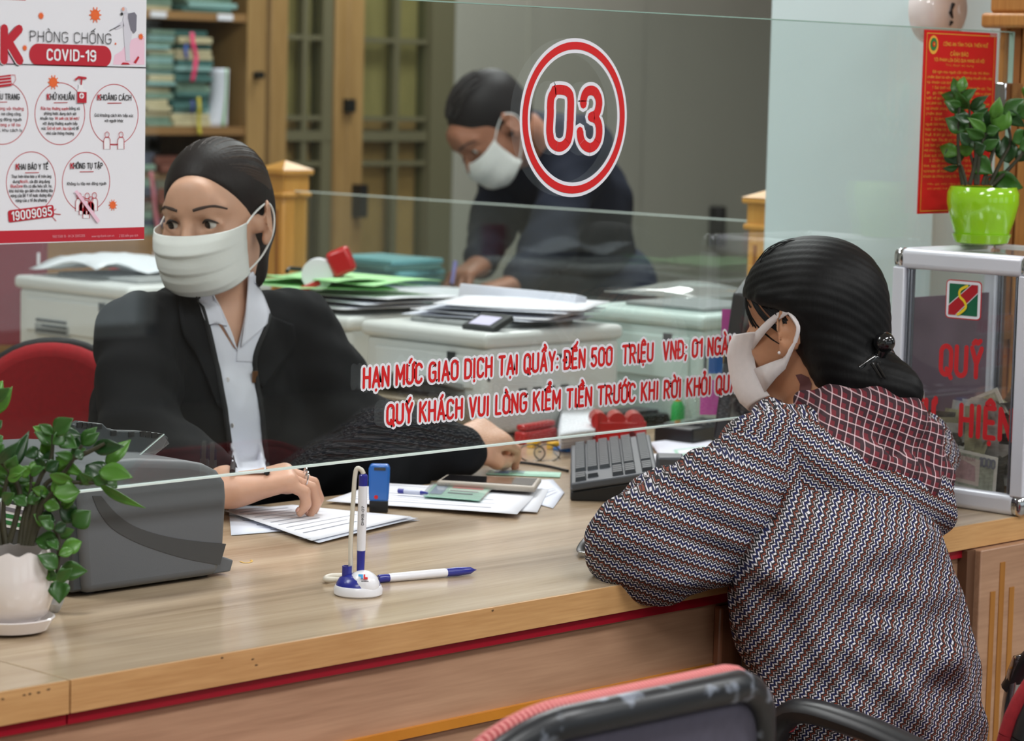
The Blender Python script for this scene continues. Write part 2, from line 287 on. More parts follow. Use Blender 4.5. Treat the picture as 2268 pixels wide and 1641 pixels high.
# ------------------------------------------------------------------ soft solids: blended distance fields turned into one continuous mesh
class Solid:
    def __init__(s, h): s.h = h; s.p = []
    def cone(s, a, b, ra, rb, k=0.01, flat=None, neg=False):
        s.p.append(('c', np.array(a, float), np.array(b, float), ra, rb, k, flat, neg)); return s
    def ell(s, c, r, R=None, k=0.01, neg=False):
        s.p.append(('e', np.array(c, float), np.array(r, float), None if R is None else np.array(R, float), k, neg)); return s
    def half(s, o, n, k=0.002):      # keep only the side against n
        s.p.append(('h', np.array(o, float), np.array(n, float)/np.linalg.norm(n), k)); return s
    def chain(s, pts, rs, k=0.01, flat=None):
        for i in range(len(pts)-1): s.cone(pts[i], pts[i+1], rs[i], rs[i+1], k, flat)
        return s
    def bounds(s):
        lo, hi = np.full(3, 1e9), np.full(3, -1e9)
        for q in s.p:
            if q[0] == 'c' and not q[7]:
                e = max(q[3], q[4])*(1 if q[6] is None else max(1, q[6][1])); lo = np.minimum(lo, np.minimum(q[1], q[2])-e); hi = np.maximum(hi, np.maximum(q[1], q[2])+e)
            elif q[0] == 'e' and not q[5]:
                e = q[2] if q[3] is None else np.abs(q[3]) @ q[2]; lo = np.minimum(lo, q[1]-e); hi = np.maximum(hi, q[1]+e)
        return lo, hi
    def mesh(s):
        h = s.h; lo, hi = s.bounds(); lo -= 5*h+0.01; hi += 5*h+0.01
        n = np.ceil((hi-lo)/h).astype(int)+1; D = np.full(n, 0.2, np.float32)
        ax = [lo[i]+h*np.arange(n[i]) for i in range(3)]
        for q in s.p:
            if q[0] == 'h':
                d = ((ax[0]-q[1][0])*q[2][0])[:, None, None]+((ax[1]-q[1][1])*q[2][1])[None, :, None]+((ax[2]-q[1][2])*q[2][2])[None, None, :]
                D = np.maximum(D, d.astype(np.float32)); continue
            if q[0] == 'c':
                _, a, b, ra, rb, k, flat, neg = q; e = max(ra, rb)*(1 if flat is None else max(1, flat[1]))+k+4*h
                l_, h_ = np.minimum(a, b)-e, np.maximum(a, b)+e
            else:
                _, c, r, R, k, neg = q; e = (r if R is None else np.abs(R) @ r)+k+4*h; l_, h_ = c-e, c+e
            i0 = np.clip(((l_-lo)/h).astype(int), 0, n-1); i1 = np.clip(((h_-lo)/h).astype(int)+2, 1, n)
            if np.any(i1 <= i0): continue
            X = ax[0][i0[0]:i1[0], None, None]; Y = ax[1][None, i0[1]:i1[1], None]; Z = ax[2][None, None, i0[2]:i1[2]]
            if q[0] == 'c':
                ab = b-a; px, py, pz = X-a[0], Y-a[1], Z-a[2]
                t = np.clip((px*ab[0]+py*ab[1]+pz*ab[2])/max(ab@ab, 1e-12), 0, 1)
                dx, dy, dz = px-ab[0]*t, py-ab[1]*t, pz-ab[2]*t
                if flat is not None:
                    f, sc_ = np.array(flat[0], float), flat[1]; g = dx*f[0]+dy*f[1]+dz*f[2]; gg = g*(1/sc_-1)
                    dx, dy, dz = dx+gg*f[0], dy+gg*f[1], dz+gg*f[2]
                d = np.sqrt(dx*dx+dy*dy+dz*dz)-(ra+(rb-ra)*t)
            else:
                px, py, pz = X-c[0], Y-c[1], Z-c[2]
                if R is not None: px, py, pz = [px*R[0, j]+py*R[1, j]+pz*R[2, j] for j in range(3)]
                k0 = np.sqrt((px/r[0])**2+(py/r[1])**2+(pz/r[2])**2); k1 = np.sqrt((px/r[0]**2)**2+(py/r[1]**2)**2+(pz/r[2]**2)**2)
                d = k0*(k0-1)/np.maximum(k1, 1e-6)
            d = np.broadcast_to(d, (i1-i0)).astype(np.float32); sl = tuple(slice(i0[j], i1[j]) for j in range(3)); o = D[sl]
            if neg:
                hh = np.clip(0.5-0.5*(o+d)/k, 0, 1); D[sl] = o*(1-hh)+(-d)*hh+k*hh*(1-hh)
            else:
                hh = np.clip(0.5+0.5*(d-o)/k, 0, 1); D[sl] = o*hh+d*(1-hh)-k*hh*(1-hh)
        # surface nets
        S = D < 0; c8 = np.zeros(n-1, np.uint8)
        for i in (0, 1):
            for j in (0, 1):
                for kk in (0, 1): c8 += S[i:n[0]-1+i, j:n[1]-1+j, kk:n[2]-1+kk]
        act = np.argwhere((c8 > 0) & (c8 < 8)); idx = np.full(n-1, -1, np.int64); idx[tuple(act.T)] = np.arange(len(act))
        acc = np.zeros((len(act), 3)); cnt = np.zeros(len(act)); cor = [(i, j, kk) for i in (0, 1) for j in (0, 1) for kk in (0, 1)]
        for a in range(8):
            for b in range(a+1, 8):
                df = [cor[b][m]-cor[a][m] for m in range(3)]
                if sum(map(abs, df)) != 1: continue
                da = D[tuple((act+cor[a]).T)]; db = D[tuple((act+cor[b]).T)]; x = (da < 0) != (db < 0)
                t = np.where(x, da/np.where(x, da-db, 1), 0); acc += np.where(x[:, None], np.array(cor[a])+t[:, None]*np.array(df), 0); cnt += x
        V = lo+h*(act+acc/cnt[:, None]); F = []
        for m in range(3):
            sl0 = [slice(None)]*3; sl1 = [slice(None)]*3; sl0[m] = slice(0, -1); sl1[m] = slice(1, None)
            e = np.argwhere(S[tuple(sl0)] != S[tuple(sl1)]); m1, m2 = (m+1) % 3, (m+2) % 3
            e = e[(e[:, m1] > 0) & (e[:, m2] > 0)]; inside = S[tuple(e.T)]
            def ix(o1, o2):
                q = e.copy(); q[:, m1] -= o1; q[:, m2] -= o2; return idx[tuple(np.minimum(q, np.array(n)-2).T)]
            quad = np.stack([ix(1, 1), ix(0, 1), ix(0, 0), ix(1, 0)], 1); quad[~inside] = quad[~inside][:, ::-1]; F.append(quad)
        F = np.concatenate(F); F = F[(F >= 0).all(1)]
        return V, F
def smooth_verts(V, F, it=2, lam=0.5):
    e = np.concatenate([F[:, [0, 1]], F[:, [1, 2]], F[:, [2, 3]], F[:, [3, 0]]]); e = np.concatenate([e, e[:, ::-1]])
    cnt = np.bincount(e[:, 0], minlength=len(V))[:, None]
    for _ in range(it):
        s = np.stack([np.bincount(e[:, 0], V[e[:, 1], j], minlength=len(V)) for j in range(3)], 1); V = V+(s/np.maximum(cnt, 1)-V)*lam
    return V
def vnormals(V, F):
    n = np.cross(V[F[:, 2]]-V[F[:, 0]], V[F[:, 3]]-V[F[:, 1]]); N = np.zeros_like(V)
    for k in range(4):
        for j in range(3): N[:, j] += np.bincount(F[:, k], n[:, j], minlength=len(V))
    return N/np.maximum(np.linalg.norm(N, axis=1), 1e-12)[:, None]
def np_mesh(name, V, F, mat, parent=None, uv=None, angle=180):
    me = bpy.data.meshes.new(name); nf, k = F.shape
    me.vertices.add(len(V)); me.vertices.foreach_set('co', V.astype(np.float32).ravel()); me.loops.add(nf*k); me.loops.foreach_set('vertex_index', F.astype(np.int32).ravel())
    me.polygons.add(nf); me.polygons.foreach_set('loop_start', np.arange(0, nf*k, k, dtype=np.int32)); me.polygons.foreach_set('loop_total', np.full(nf, k, np.int32)); me.update(); me.validate()
    if uv is not None:
        ul = me.uv_layers.new(name='UVMap'); ul.data.foreach_set('uv', np.asarray(uv, np.float32)[F.ravel()].ravel())
    me.polygons.foreach_set('use_smooth', [True]*len(me.polygons))
    me.materials.append(mat); o = bpy.data.objects.new(name, me); col.objects.link(o)
    if parent is not None: o.parent = parent; o.matrix_parent_inverse = _TM[parent.name].inverted() if parent.name in _TM else Matrix()
    return o
def solid_part(name, S, mat, parent, it=2, cut=None, disp=None, uvf=None):
    V, F = S.mesh(); V = smooth_verts(V, F, it)
    if disp is not None: V = V+vnormals(V, F)*disp(V)[:, None]
    if cut is not None: F = F[~cut(V[F].mean(1))]
    return np_mesh(name, V, F, mat, parent, None if uvf is None else uvf(V))
def face_frame(fwd, up=(0, 0, 1), roll=0.0):
    """columns: person's right, forward, up"""
    y = Vector(fwd).normalized(); z = Vector(up); z = (z-y*z.dot(y)).normalized(); x = y.cross(z)
    R = Matrix((x, y, z)).transposed() @ Matrix.Rotation(roll, 3, 'Y'); return np.array(R)
class Head:
    """a head in its own frame: x right, y forward, z up; origin between the ears"""
    def __init__(s, c, R, k=1.0): s.c, s.R, s.k = np.array(c, float), R, k
    def w(s, p): return s.c+s.R @ (np.array(p, float)*s.k)
    def into(s, S):
        w, R, k = s.w, s.R, s.k
        E = lambda c, r, kk=.012, neg=False, RR=None: S.ell(w(c), np.array(r)*k, R if RR is None else R @ RR, kk*k, neg)
        Cn = lambda a, b, ra, rb, kk=.008: S.cone(w(a), w(b), ra*k, rb*k, kk*k)
        E((0, -.018, .045), (.073, .092, .080)); E((0, .022, .005), (.066, .072, .088), .02)
        E((0, .03, -.058), (.052, .052, .048), .03); E((0, .072, -.088), (.02, .016, .015), .02)
        for sx in (-1, 1):
            E((sx*.041, .052, -.022), (.024, .026, .026), .02); Cn((sx*.012, .084, .034), (sx*.046, .066, .033), .009, .008, .014)
        E((0, .083, .052), (.035, .012, .025), .03)
        for sx in (-1, 1): E((sx*.0315, .099, .0115), (.0185, .021, .0115), .008, True)
        Cn((0, .088, .022), (0, .110, -.020), .0075, .0105, .010)
        for sx in (-1, 1): E((sx*.012, .097, -.024), (.0085, .010, .0075), .006)
        E((0, .088, -.050), (.022, .010, .006), .008); E((0, .086, -.062), (.019, .010, .007), .008)
        for sx in (-1, 1):       # eyelids
            Cn((sx*.017, .081, .013), (sx*.031, .0865, .0225), .0032, .0038, .004); Cn((sx*.031, .0865, .0225), (sx*.047, .0765, .0135), .0038, .003, .004)
            Cn((sx*.017, .081, .009), (sx*.031, .0840, .0020), .0028, .0028, .004); Cn((sx*.031, .0840, .0020), (sx*.047, .0765, .010), .0028, .0028, .004)
        for sx in (-1, 1):       # ears
            T = np.array(Euler((rad(-10), 0, sx*rad(-24))).to_matrix())
            E((sx*.084, -.014, .004), (.0062, .0195, .033), .004, False, T); E((sx*.0885, -.009, .007), (.0052, .0115, .020), .004, True, T); E((sx*.082, -.004, -.024), (.0055, .009, .011), .006); Cn((sx*.070, -.004, .0), (sx*.080, -.010, .0), .016, .008, .006)
        return s
    def eyes(s, parent, look=0.0, white=(226, 220, 214)):
        em = M('eye_white', white, 0.25, spec=.5); im = M('iris_dark', (38, 24, 18), 0.2)
        for sx in (-1, 1):
            c = np.array((sx*.031, .0745, .0118)); g = MB(); r = .0122*s.k
            g.lathe([(r*math.sin(a), -r*math.cos(a)) for a in np.linspace(0, pi, 12)], 18, s.w(c)); e = g.build('eyeball', em, parent)
            d = np.array((math.sin(look), math.cos(look), -.12)); d /= np.linalg.norm(d); dw = Vector(s.R @ d); u, v, n = basis(dw)
            RR = Matrix((u, v, n)).transposed(); cap = [(r*1.03*math.sin(a), r*1.03*math.cos(a)) for a in np.linspace(0.60, 0.0, 6)]
            sub(MB().lathe(cap, 16, s.w(c), RR), 'iris', im, e)
    def brows(s, parent, mat, lift=0.0):
        for sx in (-1, 1):
            pts = [s.w((sx*.013, .0980, .0355+lift)), s.w((sx*.027, .0955, .0390+lift)), s.w((sx*.042, .0850, .0400+lift)), s.w((sx*.056, .0690, .0335+lift))]
            MB().tube(spline(pts, 5), [.0037*s.k*q for q in np.linspace(1.1, .4, 16)], 8, flat=.9).build('eyebrow', mat, parent)
    def mask(s, parent, mat, top=-.002, bot=-.112, pleats=3, name='face_mask', loops=True, fwd=0.0, strapmat=None, fold=0.0016, side=.026, rear=0.0):
        nv, nu = 40, 28; P = []
        prof = [(0, .107), (.12, .1165), (.28, .1215), (.5, .1185), (.75, .1115), (.9, .101), (1, .084)]
        vz = np.array([p[0] for p in prof]); vy = np.array([p[1] for p in prof])
        for i in range(nv+1):
            v = i/nv; z = top+(bot-top)*v; yc = np.interp(v, vz, vy)+fwd; row = []
            for j in range(nu+1):
                f = (j/nu*2-1); a = abs(f); x = .073*math.sin(f*pi/2*.96)*(1-.10*v); y0 = .028-.012*v+rear*math.sin(pi*v); x *= 1-rear*7*math.sin(pi*v)*a
                y = y0+(yc-y0)*max(0, math.cos(f*pi/2*.96))**.62; zz = z+(.010*(1-v)+side*v)*a*a
                saw = (v*(pleats+.3)) % 1.0; yy = y+fold*(saw*2-1)*min(1, (1-a)*3+.25)
                row.append(s.w((x*1.02, yy, zz)))
            P.append(row)
        s.mP = P; g = MB().grid(P); o = g.build(name, mat, parent, solid=.0016*s.k, angle=180)
        if loops:
            for sx in (-1, 1):
                jj = nu if sx > 0 else 0
                a, b = P[1][jj], P[nv-3][jj]
                pts = [a, s.w((sx*.078, .012, .022)), s.w((sx*.086, -.014, .030)), s.w((sx*.086, -.032, .008)), s.w((sx*.083, -.026, -.022)), s.w((sx*.076, .002, -.05)), b]
                m_ = MB().tube(spline(pts, 5), .0016*s.k, 6); sub(m_, 'ear_loop', strapmat or mat, o)
        return o
def hand_into(S, wrist, R, curl=(.5, .5, .5, .5), thumb=.4, k=1.0, side=1, spread=1.0):
    """palm and five fingers; R columns: across (towards the thumb side), along the fingers, out of the back of the hand"""
    W = lambda p: np.array(wrist, float)+R @ (np.array(p, float)*k)
    S.cone(W((0, -.02, 0)), W((0, .02, 0)), .024*k, .026*k, .012, flat=(R[:, 2], .72))
    for x0 in (-.026, -.009, .009, .025):
        S.cone(W((x0*.7, .015, 0)), W((x0, .078, .002)), .015*k, .0125*k, .012)
    tips = {}
    for i, (x0, ln) in enumerate(((.027, .070), (.009, .080), (-.009, .074), (-.026, .058))):
        c = curl[i]; p = np.array((x0*1.12, .082-abs(x0-.004)*.28, .002)); a = -.15-c*.6; seg = (ln*.47, ln*.30, ln*.25); pts = [p]; sp = x0*4.5*spread
        for q, l in enumerate(seg):
            d = np.array((math.sin(sp*(1-c*.5)), math.cos(a), math.sin(a))); d /= np.linalg.norm(d); p = p+d*l; pts.append(p); a -= c*(1.15 if q == 0 else .9)
        S.chain([W(q) for q in pts], [.0094*k, .0082*k, .0074*k, .0060*k], .003)
        tips[i] = (W(pts[-1]), W(pts[-2]))
    t = thumb; b = np.array((.024, .022, -.006)); p1 = np.array((.046-.012*t, .050, -.012-.012*t)); p2 = np.array((.056-.030*t, .078, -.018-.016*t)); p3 = np.array((.058-.044*t, .102, -.022-.018*t))
    S.chain([W((.010, .015, -.002)), W(b), W(p1), W(p2), W(p3)], [.016*k, .0155*k, .0115*k, .0102*k, .0078*k], .006)
    tips[4] = (W(p3), W(p2)); return tips
def nails(parent, tips, R, mat, k=1.0):
    for t, (a, b) in tips.items():
        d = Vector(a-b).normalized(); n = Vector(R[:, 2]) if t != 4 else Vector(R[:, 0]+R[:, 2]); n = (n-d*n.dot(d)).normalized(); u = d.cross(n)
        RR = Matrix((u, d, n)).transposed(); c = Vector(a)+n*.0048*k-d*.002
        g = MB().lathe([(.0042*k, 0), (.0042*k, .0012*k), (.003*k, .0022*k), (0, .0026*k)], 10, c, RR); g.build('fingernail', mat, parent)
# ------------------------------------------------------------------ the room
X0, X1, Y0, Y1 = -4.2, 7.6, -6.2, 4.75
m_floor = M('floor_tile', (132, 124, 114), 0.3, noise=.06, nscale=3); m_ceil = M('ceiling_white', (226, 226, 222), 0.9)
m_wall = M('wall_cream', (205, 204, 192), 0.85, noise=.03, nscale=4)
struct(MB().span((X0, Y0, -.1), (X1, Y1, 0)).build('floor', m_floor))
struct(MB().span((X0, Y0, CEIL), (X1, Y1, CEIL+.1)).build('ceiling', m_ceil))
struct(MB().span((X0, Y1, 0), (X1, Y1+.12, CEIL)).build('wall_back', m_wall))
struct(MB().span((X0-.12, Y0, 0), (X0, Y1, CEIL)).build('wall_left', m_wall))
m_hallwall = M('hall_wall_taupe', (96, 88, 80), .85, noise=.03, nscale=4)
def wall_with_holes(name, axis, c0, c1, lo, hi, holes):
    """wall slab across one axis, cut into solid pieces round its window openings (a, b, z0, z1)"""
    g = MB(); cuts = sorted(holes); a = lo
    def piece(p, q, z0, z1):
        if axis == 0: g.span((c0, p, z0), (c1, q, z1))
        else: g.span((p, c0, z0), (q, c1, z1))
    for (p, q, z0, z1) in cuts:
        piece(a, p, 0, CEIL); piece(p, q, 0, z0); piece(p, q, z1, CEIL); a = q
    piece(a, hi, 0, CEIL); return struct(g.build(name, m_hallwall))
hr = [(-3.75, -2.85, .9, 2.4), (-1.9, -1.0, .9, 2.4)]
hf = [(-3.4, -1.6, .3, 2.5), (-1.0, .8, .3, 2.5), (1.4, 3.2, .3, 2.5), (3.8, 5.6, .3, 2.5)]
wall_with_holes('wall_right', 0, X1, X1+.12, Y0, Y1, hr); wall_with_holes('wall_front', 1, Y0-.12, Y0, X0, X1, hf)
m_frame = M('window_frame_white', (205, 210, 210), .5); m_wpane = M_glass('window_glass', (.97, .99, .98))
wn = 0
for ax, hs in ((0, hr), (1, hf)):
    for (a, b, z0, z1) in hs:
        wn += 1; g = MB(); t = .05; P = lambda s, z: (X1+.06, s, z) if ax == 0 else (s, Y0-.06, z)
        def bar(s0, s1, za, zb):
            c = P((s0+s1)/2, (za+zb)/2); d = (.06, s1-s0, zb-za) if ax == 0 else (s1-s0, .06, zb-za); g.box(c, d)
        bar(a, a+t, z0, z1); bar(b-t, b, z0, z1); bar(a, b, z0, z0+t); bar(a, b, z1-t, z1); bar((a+b)/2-t/2, (a+b)/2+t/2, z0, z1)
        for zz in (z0+(z1-z0)*.36, z0+(z1-z0)*.68): bar(a, b, zz-t/2, zz+t/2)
        o = struct(g.build('window_%d' % wn, m_frame)); q = MB(); c = P((a+b)/2, (z0+z1)/2); q.box(c, (.006, b-a-.02, z1-z0-.02) if ax == 0 else (b-a-.02, .006, z1-z0-.02)); sub(q, 'pane', m_wpane, o)
# ceiling light fixtures
m_lamp = M('lamp_housing', (232, 232, 230), .5); m_diff = bpy.data.materials.new('lamp_diffuser'); m_diff.use_nodes = True
_b = m_diff.node_tree.nodes['Principled BSDF']; _b.inputs['Emission Color'].default_value = (1, .97, .93, 1); _b.inputs['Emission Strength'].default_value = 6.0
lampnames = ['over the customers at the plant end', 'over the customers by the striped chair', 'over the customers by the collection box', 'over the seated clerk', 'over the printers', 'over the standing man', 'over the glazed doors', 'over the waiting hall corner', 'over the middle of the waiting hall', 'over the waiting hall windows']
for (x, y), nm in zip(PANELS, lampnames):
    t = thing('ceiling_light', 'flat white ceiling light panel '+nm, 'light', (x, y, CEIL-.03), 0, 'ceiling light panels')
    f = MB(); f.span((x-.62, y-.32, CEIL-.03), (x-.58, y+.32, CEIL)).span((x+.58, y-.32, CEIL-.03), (x+.62, y+.32, CEIL)).span((x-.58, y-.32, CEIL-.03), (x+.58, y-.28, CEIL)).span((x-.58, y+.28, CEIL-.03), (x+.58, y+.32, CEIL))
    f.build('frame', m_lamp, t); MB().span((x-.58, y-.28, CEIL-.022), (x+.58, y+.28, CEIL-.004)).build('diffuser', m_diff, t)

# ------------------------------------------------------------------ back wall: wooden glazed doors, grey sliding panels
m_gold = M_wood('golden_wood', (138, 106, 62), (174, 140, 90), 2, 1.0, .45, .3)
m_olive = M('door_profile_olive', (104, 100, 76), .5); m_tanpane = M('curtain_tan', (176, 154, 104), .8, noise=.14, nscale=6, stretch=(3, 3, .6)); m_peach = M('curtain_peach', (206, 158, 104), .8, noise=.1, nscale=5)
m_dark = M('black_plastic', (24, 25, 27), .4); m_iron = M('dark_iron', (46, 48, 46), .4, metal=.6)
m_dglass = M_glass('door_glass', (.86, .9, .86))
YD = 4.62
def door(name, px0, px1, n, label_pieces=True):
    """one glazed leaf between two photograph columns on the plane y = YD"""
    x0, x1 = on(px0, 150, 1, YD)[0], on(px1, 150, 1, YD)[0]; w_ = x1-x0
    g = MB(); st = .075
    g.span((x0, YD-.03, 0), (x0+st, YD+.03, 2.3)).span((x1-st*.75, YD-.03, 0), (x1, YD+.03, 2.3)).span((x0+st, YD-.03, 2.2), (x1-st*.75, YD+.03, 2.3)).span((x0+st, YD-.03, 0), (x1-st*.75, YD+.03, .42))
    d = struct(g.build(name, m_gold, bevel=.006)); return d, x0, x1, st
def zpx(py, px=760): return on(px, py, 1, YD)[2]
for n, (pa, pb) in enumerate(((586, 757), (757, 988)), 1):
    d, x0, x1, st = door('door_%d' % n, pa, pb, n); a, b = x0+st, x1-st*.75
    sub(MB().span((a, YD-.004, .42), (b, YD+.004, 2.2)), 'pane', m_dglass, d)
    mid = a+(b-a)*(.42 if n == 1 else .46)
    wide = a+(b-a)*.78
    for z0, z1, mt, nm in ((zpx(265), 2.2, m_tanpane, 'upper_curtain'), (.42, zpx(312), m_peach, 'lower_curtain'), (zpx(288), zpx(265), m_peach, 'curtain_band')):
        sub(MB().span((a, YD+.04, z0), (wide if n == 1 else b, YD+.05, z1)), nm, mt, d)
    sub(MB().span((a, YD-.02, zpx(312)), (b, YD+.03, zpx(290))), 'lock_rail', m_olive, d)
    for zc in (zpx(86), zpx(262), zpx(362)): sub(MB().span((a, YD-.014, zc-.008), (b, YD+.014, zc+.008)), 'glazing_bar', m_olive, d)
    sub(MB().span((mid-.011, YD-.016, .42), (mid+.011, YD+.016, 2.2)), 'glazing_bar', m_olive, d)
    if n == 1: sub(MB().span((wide, YD-.018, .42), (b, YD+.03, 2.2)), 'side_panel', m_olive, d)
    else:
        sub(MB().span((b-.05, YD-.036, .0), (x1+.004, YD+.035, 2.3)), 'side_panel', m_olive, d)
        p = on(800, 445, 1, YD-.06); sub(MB().span((p[0]-.016, YD-.075, p[2]-.055), (p[0]+.016, YD-.03, p[2]+.055)), 'door_handle', m_dark, d)
    p = on(774 if n == 2 else 562, 234 if n == 2 else 166, 1, YD-.04); sub(MB().span((p[0]-.02, YD-.05, p[2]-.022), (p[0]+.02, YD-.03, p[2]+.022)), 'lock_plate', m_iron, d)
m_grey = M('sliding_panel_grey', (160, 159, 148), .4, noise=.05, nscale=1.2, stretch=(2.5, 1, .3)); m_seam = M('panel_seam_dark', (58, 62, 52), .6)
xa, xb, xc = on(989, 150, 1, YD)[0], on(1416, 150, 1, YD)[0], X1
panels = struct(MB().span((xa, YD-.02, 0), (xa+.012, YD+.1, CEIL)).build('trim_1', m_seam))
for n, (a, b) in enumerate(((xa+.014, xb-.006), (xb+.006, xc-.002)), 3):
    d = struct(MB().span((a, YD-.03+.012*(n-3), 0), (b, YD+.02, CEIL-.002)).build('door_%d' % n, m_grey, bevel=.004))
    w_ = b-a
    if n == 4:
        p = on(1590, 500, 1, YD-.05); sub(MB().span((p[0]-.022, YD-.075, p[2]-.08), (p[0]+.022, YD-.02, p[2]+.075)), 'door_handle', m_dark, d, bevel=.006)
    else: sub(MB().span((a+w_*.36, YD-.038, .0), (a+w_*.385, YD-.028, CEIL-.01)), 'cover_strip', m_grey, d)
struct(MB().span((xb-.006, YD-.012, 0), (xb+.006, YD+.015, CEIL)).build('trim_2', m_seam))

# ------------------------------------------------------------------ pale column behind the counter and the fluted wooden pillar
m_mint = M('column_pale_mint', (206, 224, 226), .35, noise=.02, nscale=3, coat=.2)
YC = .56; kc = on(2076, 300, 1, YC); xl = kc[0]; yl = on(1698, 300, 0, xl)[1]
struct(MB().span((xl, YC, 0), (xl+.42, yl, CEIL)).build('column', m_mint, bevel=.004))
tag(bpy.data.objects['column'], 'pale mint square column behind the counter glass', 'column')
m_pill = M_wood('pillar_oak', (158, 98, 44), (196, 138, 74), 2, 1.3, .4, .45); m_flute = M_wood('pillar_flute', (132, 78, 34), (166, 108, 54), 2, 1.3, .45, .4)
t = thing('wooden_pillar', 'fluted orange oak pillar standing on the counter behind the collection box', 'pillar', (2.2, .19, CT))
py0, py1 = .05, .33; px0 = on(2203, 300, 1, py1)[0]; px1 = px0+.26
g = MB(); nfl = 5; wy = py1-py0
g.span((px0+.012, py0, CT), (px1, py1, CEIL-.002)); shaft = g.build('shaft', m_pill, t)
for i in range(nfl+1):
    yy = py0+wy*i/nfl; MB().span((px0, max(py0, yy-.013), CT+.06), (px0+.0118, min(py1, yy+.013), CEIL-.004)).build('fillet', m_pill, t, bevel=.004)
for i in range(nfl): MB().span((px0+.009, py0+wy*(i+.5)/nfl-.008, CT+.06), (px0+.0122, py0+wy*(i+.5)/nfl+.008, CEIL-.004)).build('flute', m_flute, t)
zt = on(2215, 45, 0, px0-.02)[2]
for z0, z1, e in ((zt-.012, zt+.012, .022), (zt+.012, zt+.085, .012), (zt+.085, zt+.11, .028)):
    MB().span((px0-e, py0-e, z0), (px1+e, py1+e, z1)).build('moulding', m_pill, t, bevel=.006, seg=3)
MB().span((px0-.014, py0-.006, CT), (px1+.014, py1+.01, CT+.06)).build('plinth', m_pill, t, bevel=.006)

# ------------------------------------------------------------------ the counter
m_top = M_wood('counter_laminate', (152, 126, 98), (202, 182, 154), 0, 1.0, .22, .18, 1.0, coat=.25)
m_edge = M_wood('counter_edge', (186, 138, 86), (214, 168, 114), 0, 1.2, .4, .55)
m_front = M_wood('counter_front', (150, 112, 86), (194, 154, 124), 0, .9, .4, .3); m_red = M('stripe_red', (150, 14, 34), .35); m_orange = M('strip_orange', (204, 132, 42), .4, noise=.05, nscale=30)
t = thing('service_counter', 'long pale wood bank counter with red stripe under its edge', 'counter', (1.2, .3, 0))
XE = 3.6
for a, b, yb in ((-1.9, -.0012, .74), (.0012, xl-.02, .74), (xl-.0195, XE, YC-.004)):
    top = MB().span((a, .003, CT-.034), (b, yb, CT)).build('worktop', m_top, t, bevel=.0008, seg=1)
    MB().span((a, 0, CT-.034), (b, .003, CT-.0006)).build('front_edge', m_edge, t)
    MB().span((a, .005, CT-.0465), (b, .02, CT-.0342)).build('red_stripe', m_red, t)
m_chip = M('edge_chip_dark', (92, 66, 40), .8)
for (x, y) in ((492, 1457), (560, 1460), (568, 1473), (1092, 1352), (66, 1537), (86, 1534), (108, 1527), (54, 1539), (6, 1548)):
    p = on(x, y, 1, -.0004); MB().prism([(q[0]*random.uniform(.6, 1.3), q[1]*random.uniform(.6, 1.3)) for q in circ(0, 0, .0022, 9, .0011)], p, (1, 0, 0), (0, 0, 1), (0, .0008, 0)).build('edge_chip', m_chip, t)
sm_ = [on(a, b, 2, CT+.0004) for a, b in ((532, 1243), (540, 1246), (550, 1246), (558, 1243), (556, 1240))]; MB().tube(spline(sm_, 4), .0014, 6, flat=.2).build('yellow_mark', M('mark_yellow', (204, 160, 60), .6), t)
MB().span((-1.9, .012, .08), (XE, .03, CT-.0466)).build('front_panel', m_front, t)
zo = on(1050, 1583, 1, .006)[2]; zo2 = on(1050, 1604, 1, .006)[2]
MB().span((-1.9, .006, zo2), (on(2160, 1300, 1, 0)[0], .0121, zo)).build('orange_strip', m_orange, t)
MB().span((-1.9, .02, 0), (XE, .06, .08)).build('plinth', m_dark, t)
for x in (-1.88, 1.24, XE-.04): MB().span((x, .06, 0), (x+.03, .72, CT-.036)).build('support_panel', m_front, t)
# grooved pilaster at the far end of the customer side
xp = on(2166, 1350, 1, -.012)[0]; m_groove = M_wood('groove_amber', (150, 96, 36), (182, 124, 56), 2, 1, .4, .3)
MB().span((xp, -.014, .0), (xp+.30, .0118, CT-.036)).build('pilaster', m_front, t, bevel=.002)
MB().span((xp-.02, -.004, .0), (xp-.0005, .0118, CT-.036)).build('pilaster_shadow_strip', M('pilaster_shadow_brown', (96, 66, 48), .4), t)  # brown strip painted as the shadow beside the pilaster
for gx, zt_ in ((2199, 1310), (2221, 1245), (2241, 1300)):
    p = on(gx, zt_, 1, -.0145); MB().span((p[0]-.006, -.0152, .1), (p[0]+.006, -.0128, p[2])).build('groove', m_groove, t)
xq = on(1588, 1400, 1, .004)[0]; xr = on(1640, 1400, 1, .004)[0]
MB().span((xq, -.002, 0), (xr, .0118, CT-.05)).build('polished_batten', M_wood('batten_brown', (92, 56, 38), (132, 86, 62), 2, 1.4, .18, .2), t, bevel=.004)
# return desk that carries the printers
t = thing('side_desk', 'pale wood return desk behind the counter carrying the printers', 'desk', (1.85, 1.6, 0))
MB().prism([(1.25, .7405), (xl-.004, .7405), (xl-.004, yl+.004), (2.42, yl+.004), (2.42, 2.62), (1.25, 2.62)], (0, 0, CT-.034), (1, 0, 0), (0, 1, 0), (0, 0, .034)).build('desktop', m_top, t, bevel=.001); MB().span((1.29, .80, 0), (1.31, 2.6, CT-.035)).build('side_panel', m_front, t); MB().span((2.38, yl+.02, 0), (2.40, 2.6, CT-.035)).build('back_panel', m_front, t)
MB().span((1.31, 2.55, 0), (2.38, 2.57, CT-.035)).build('end_panel', m_front, t)

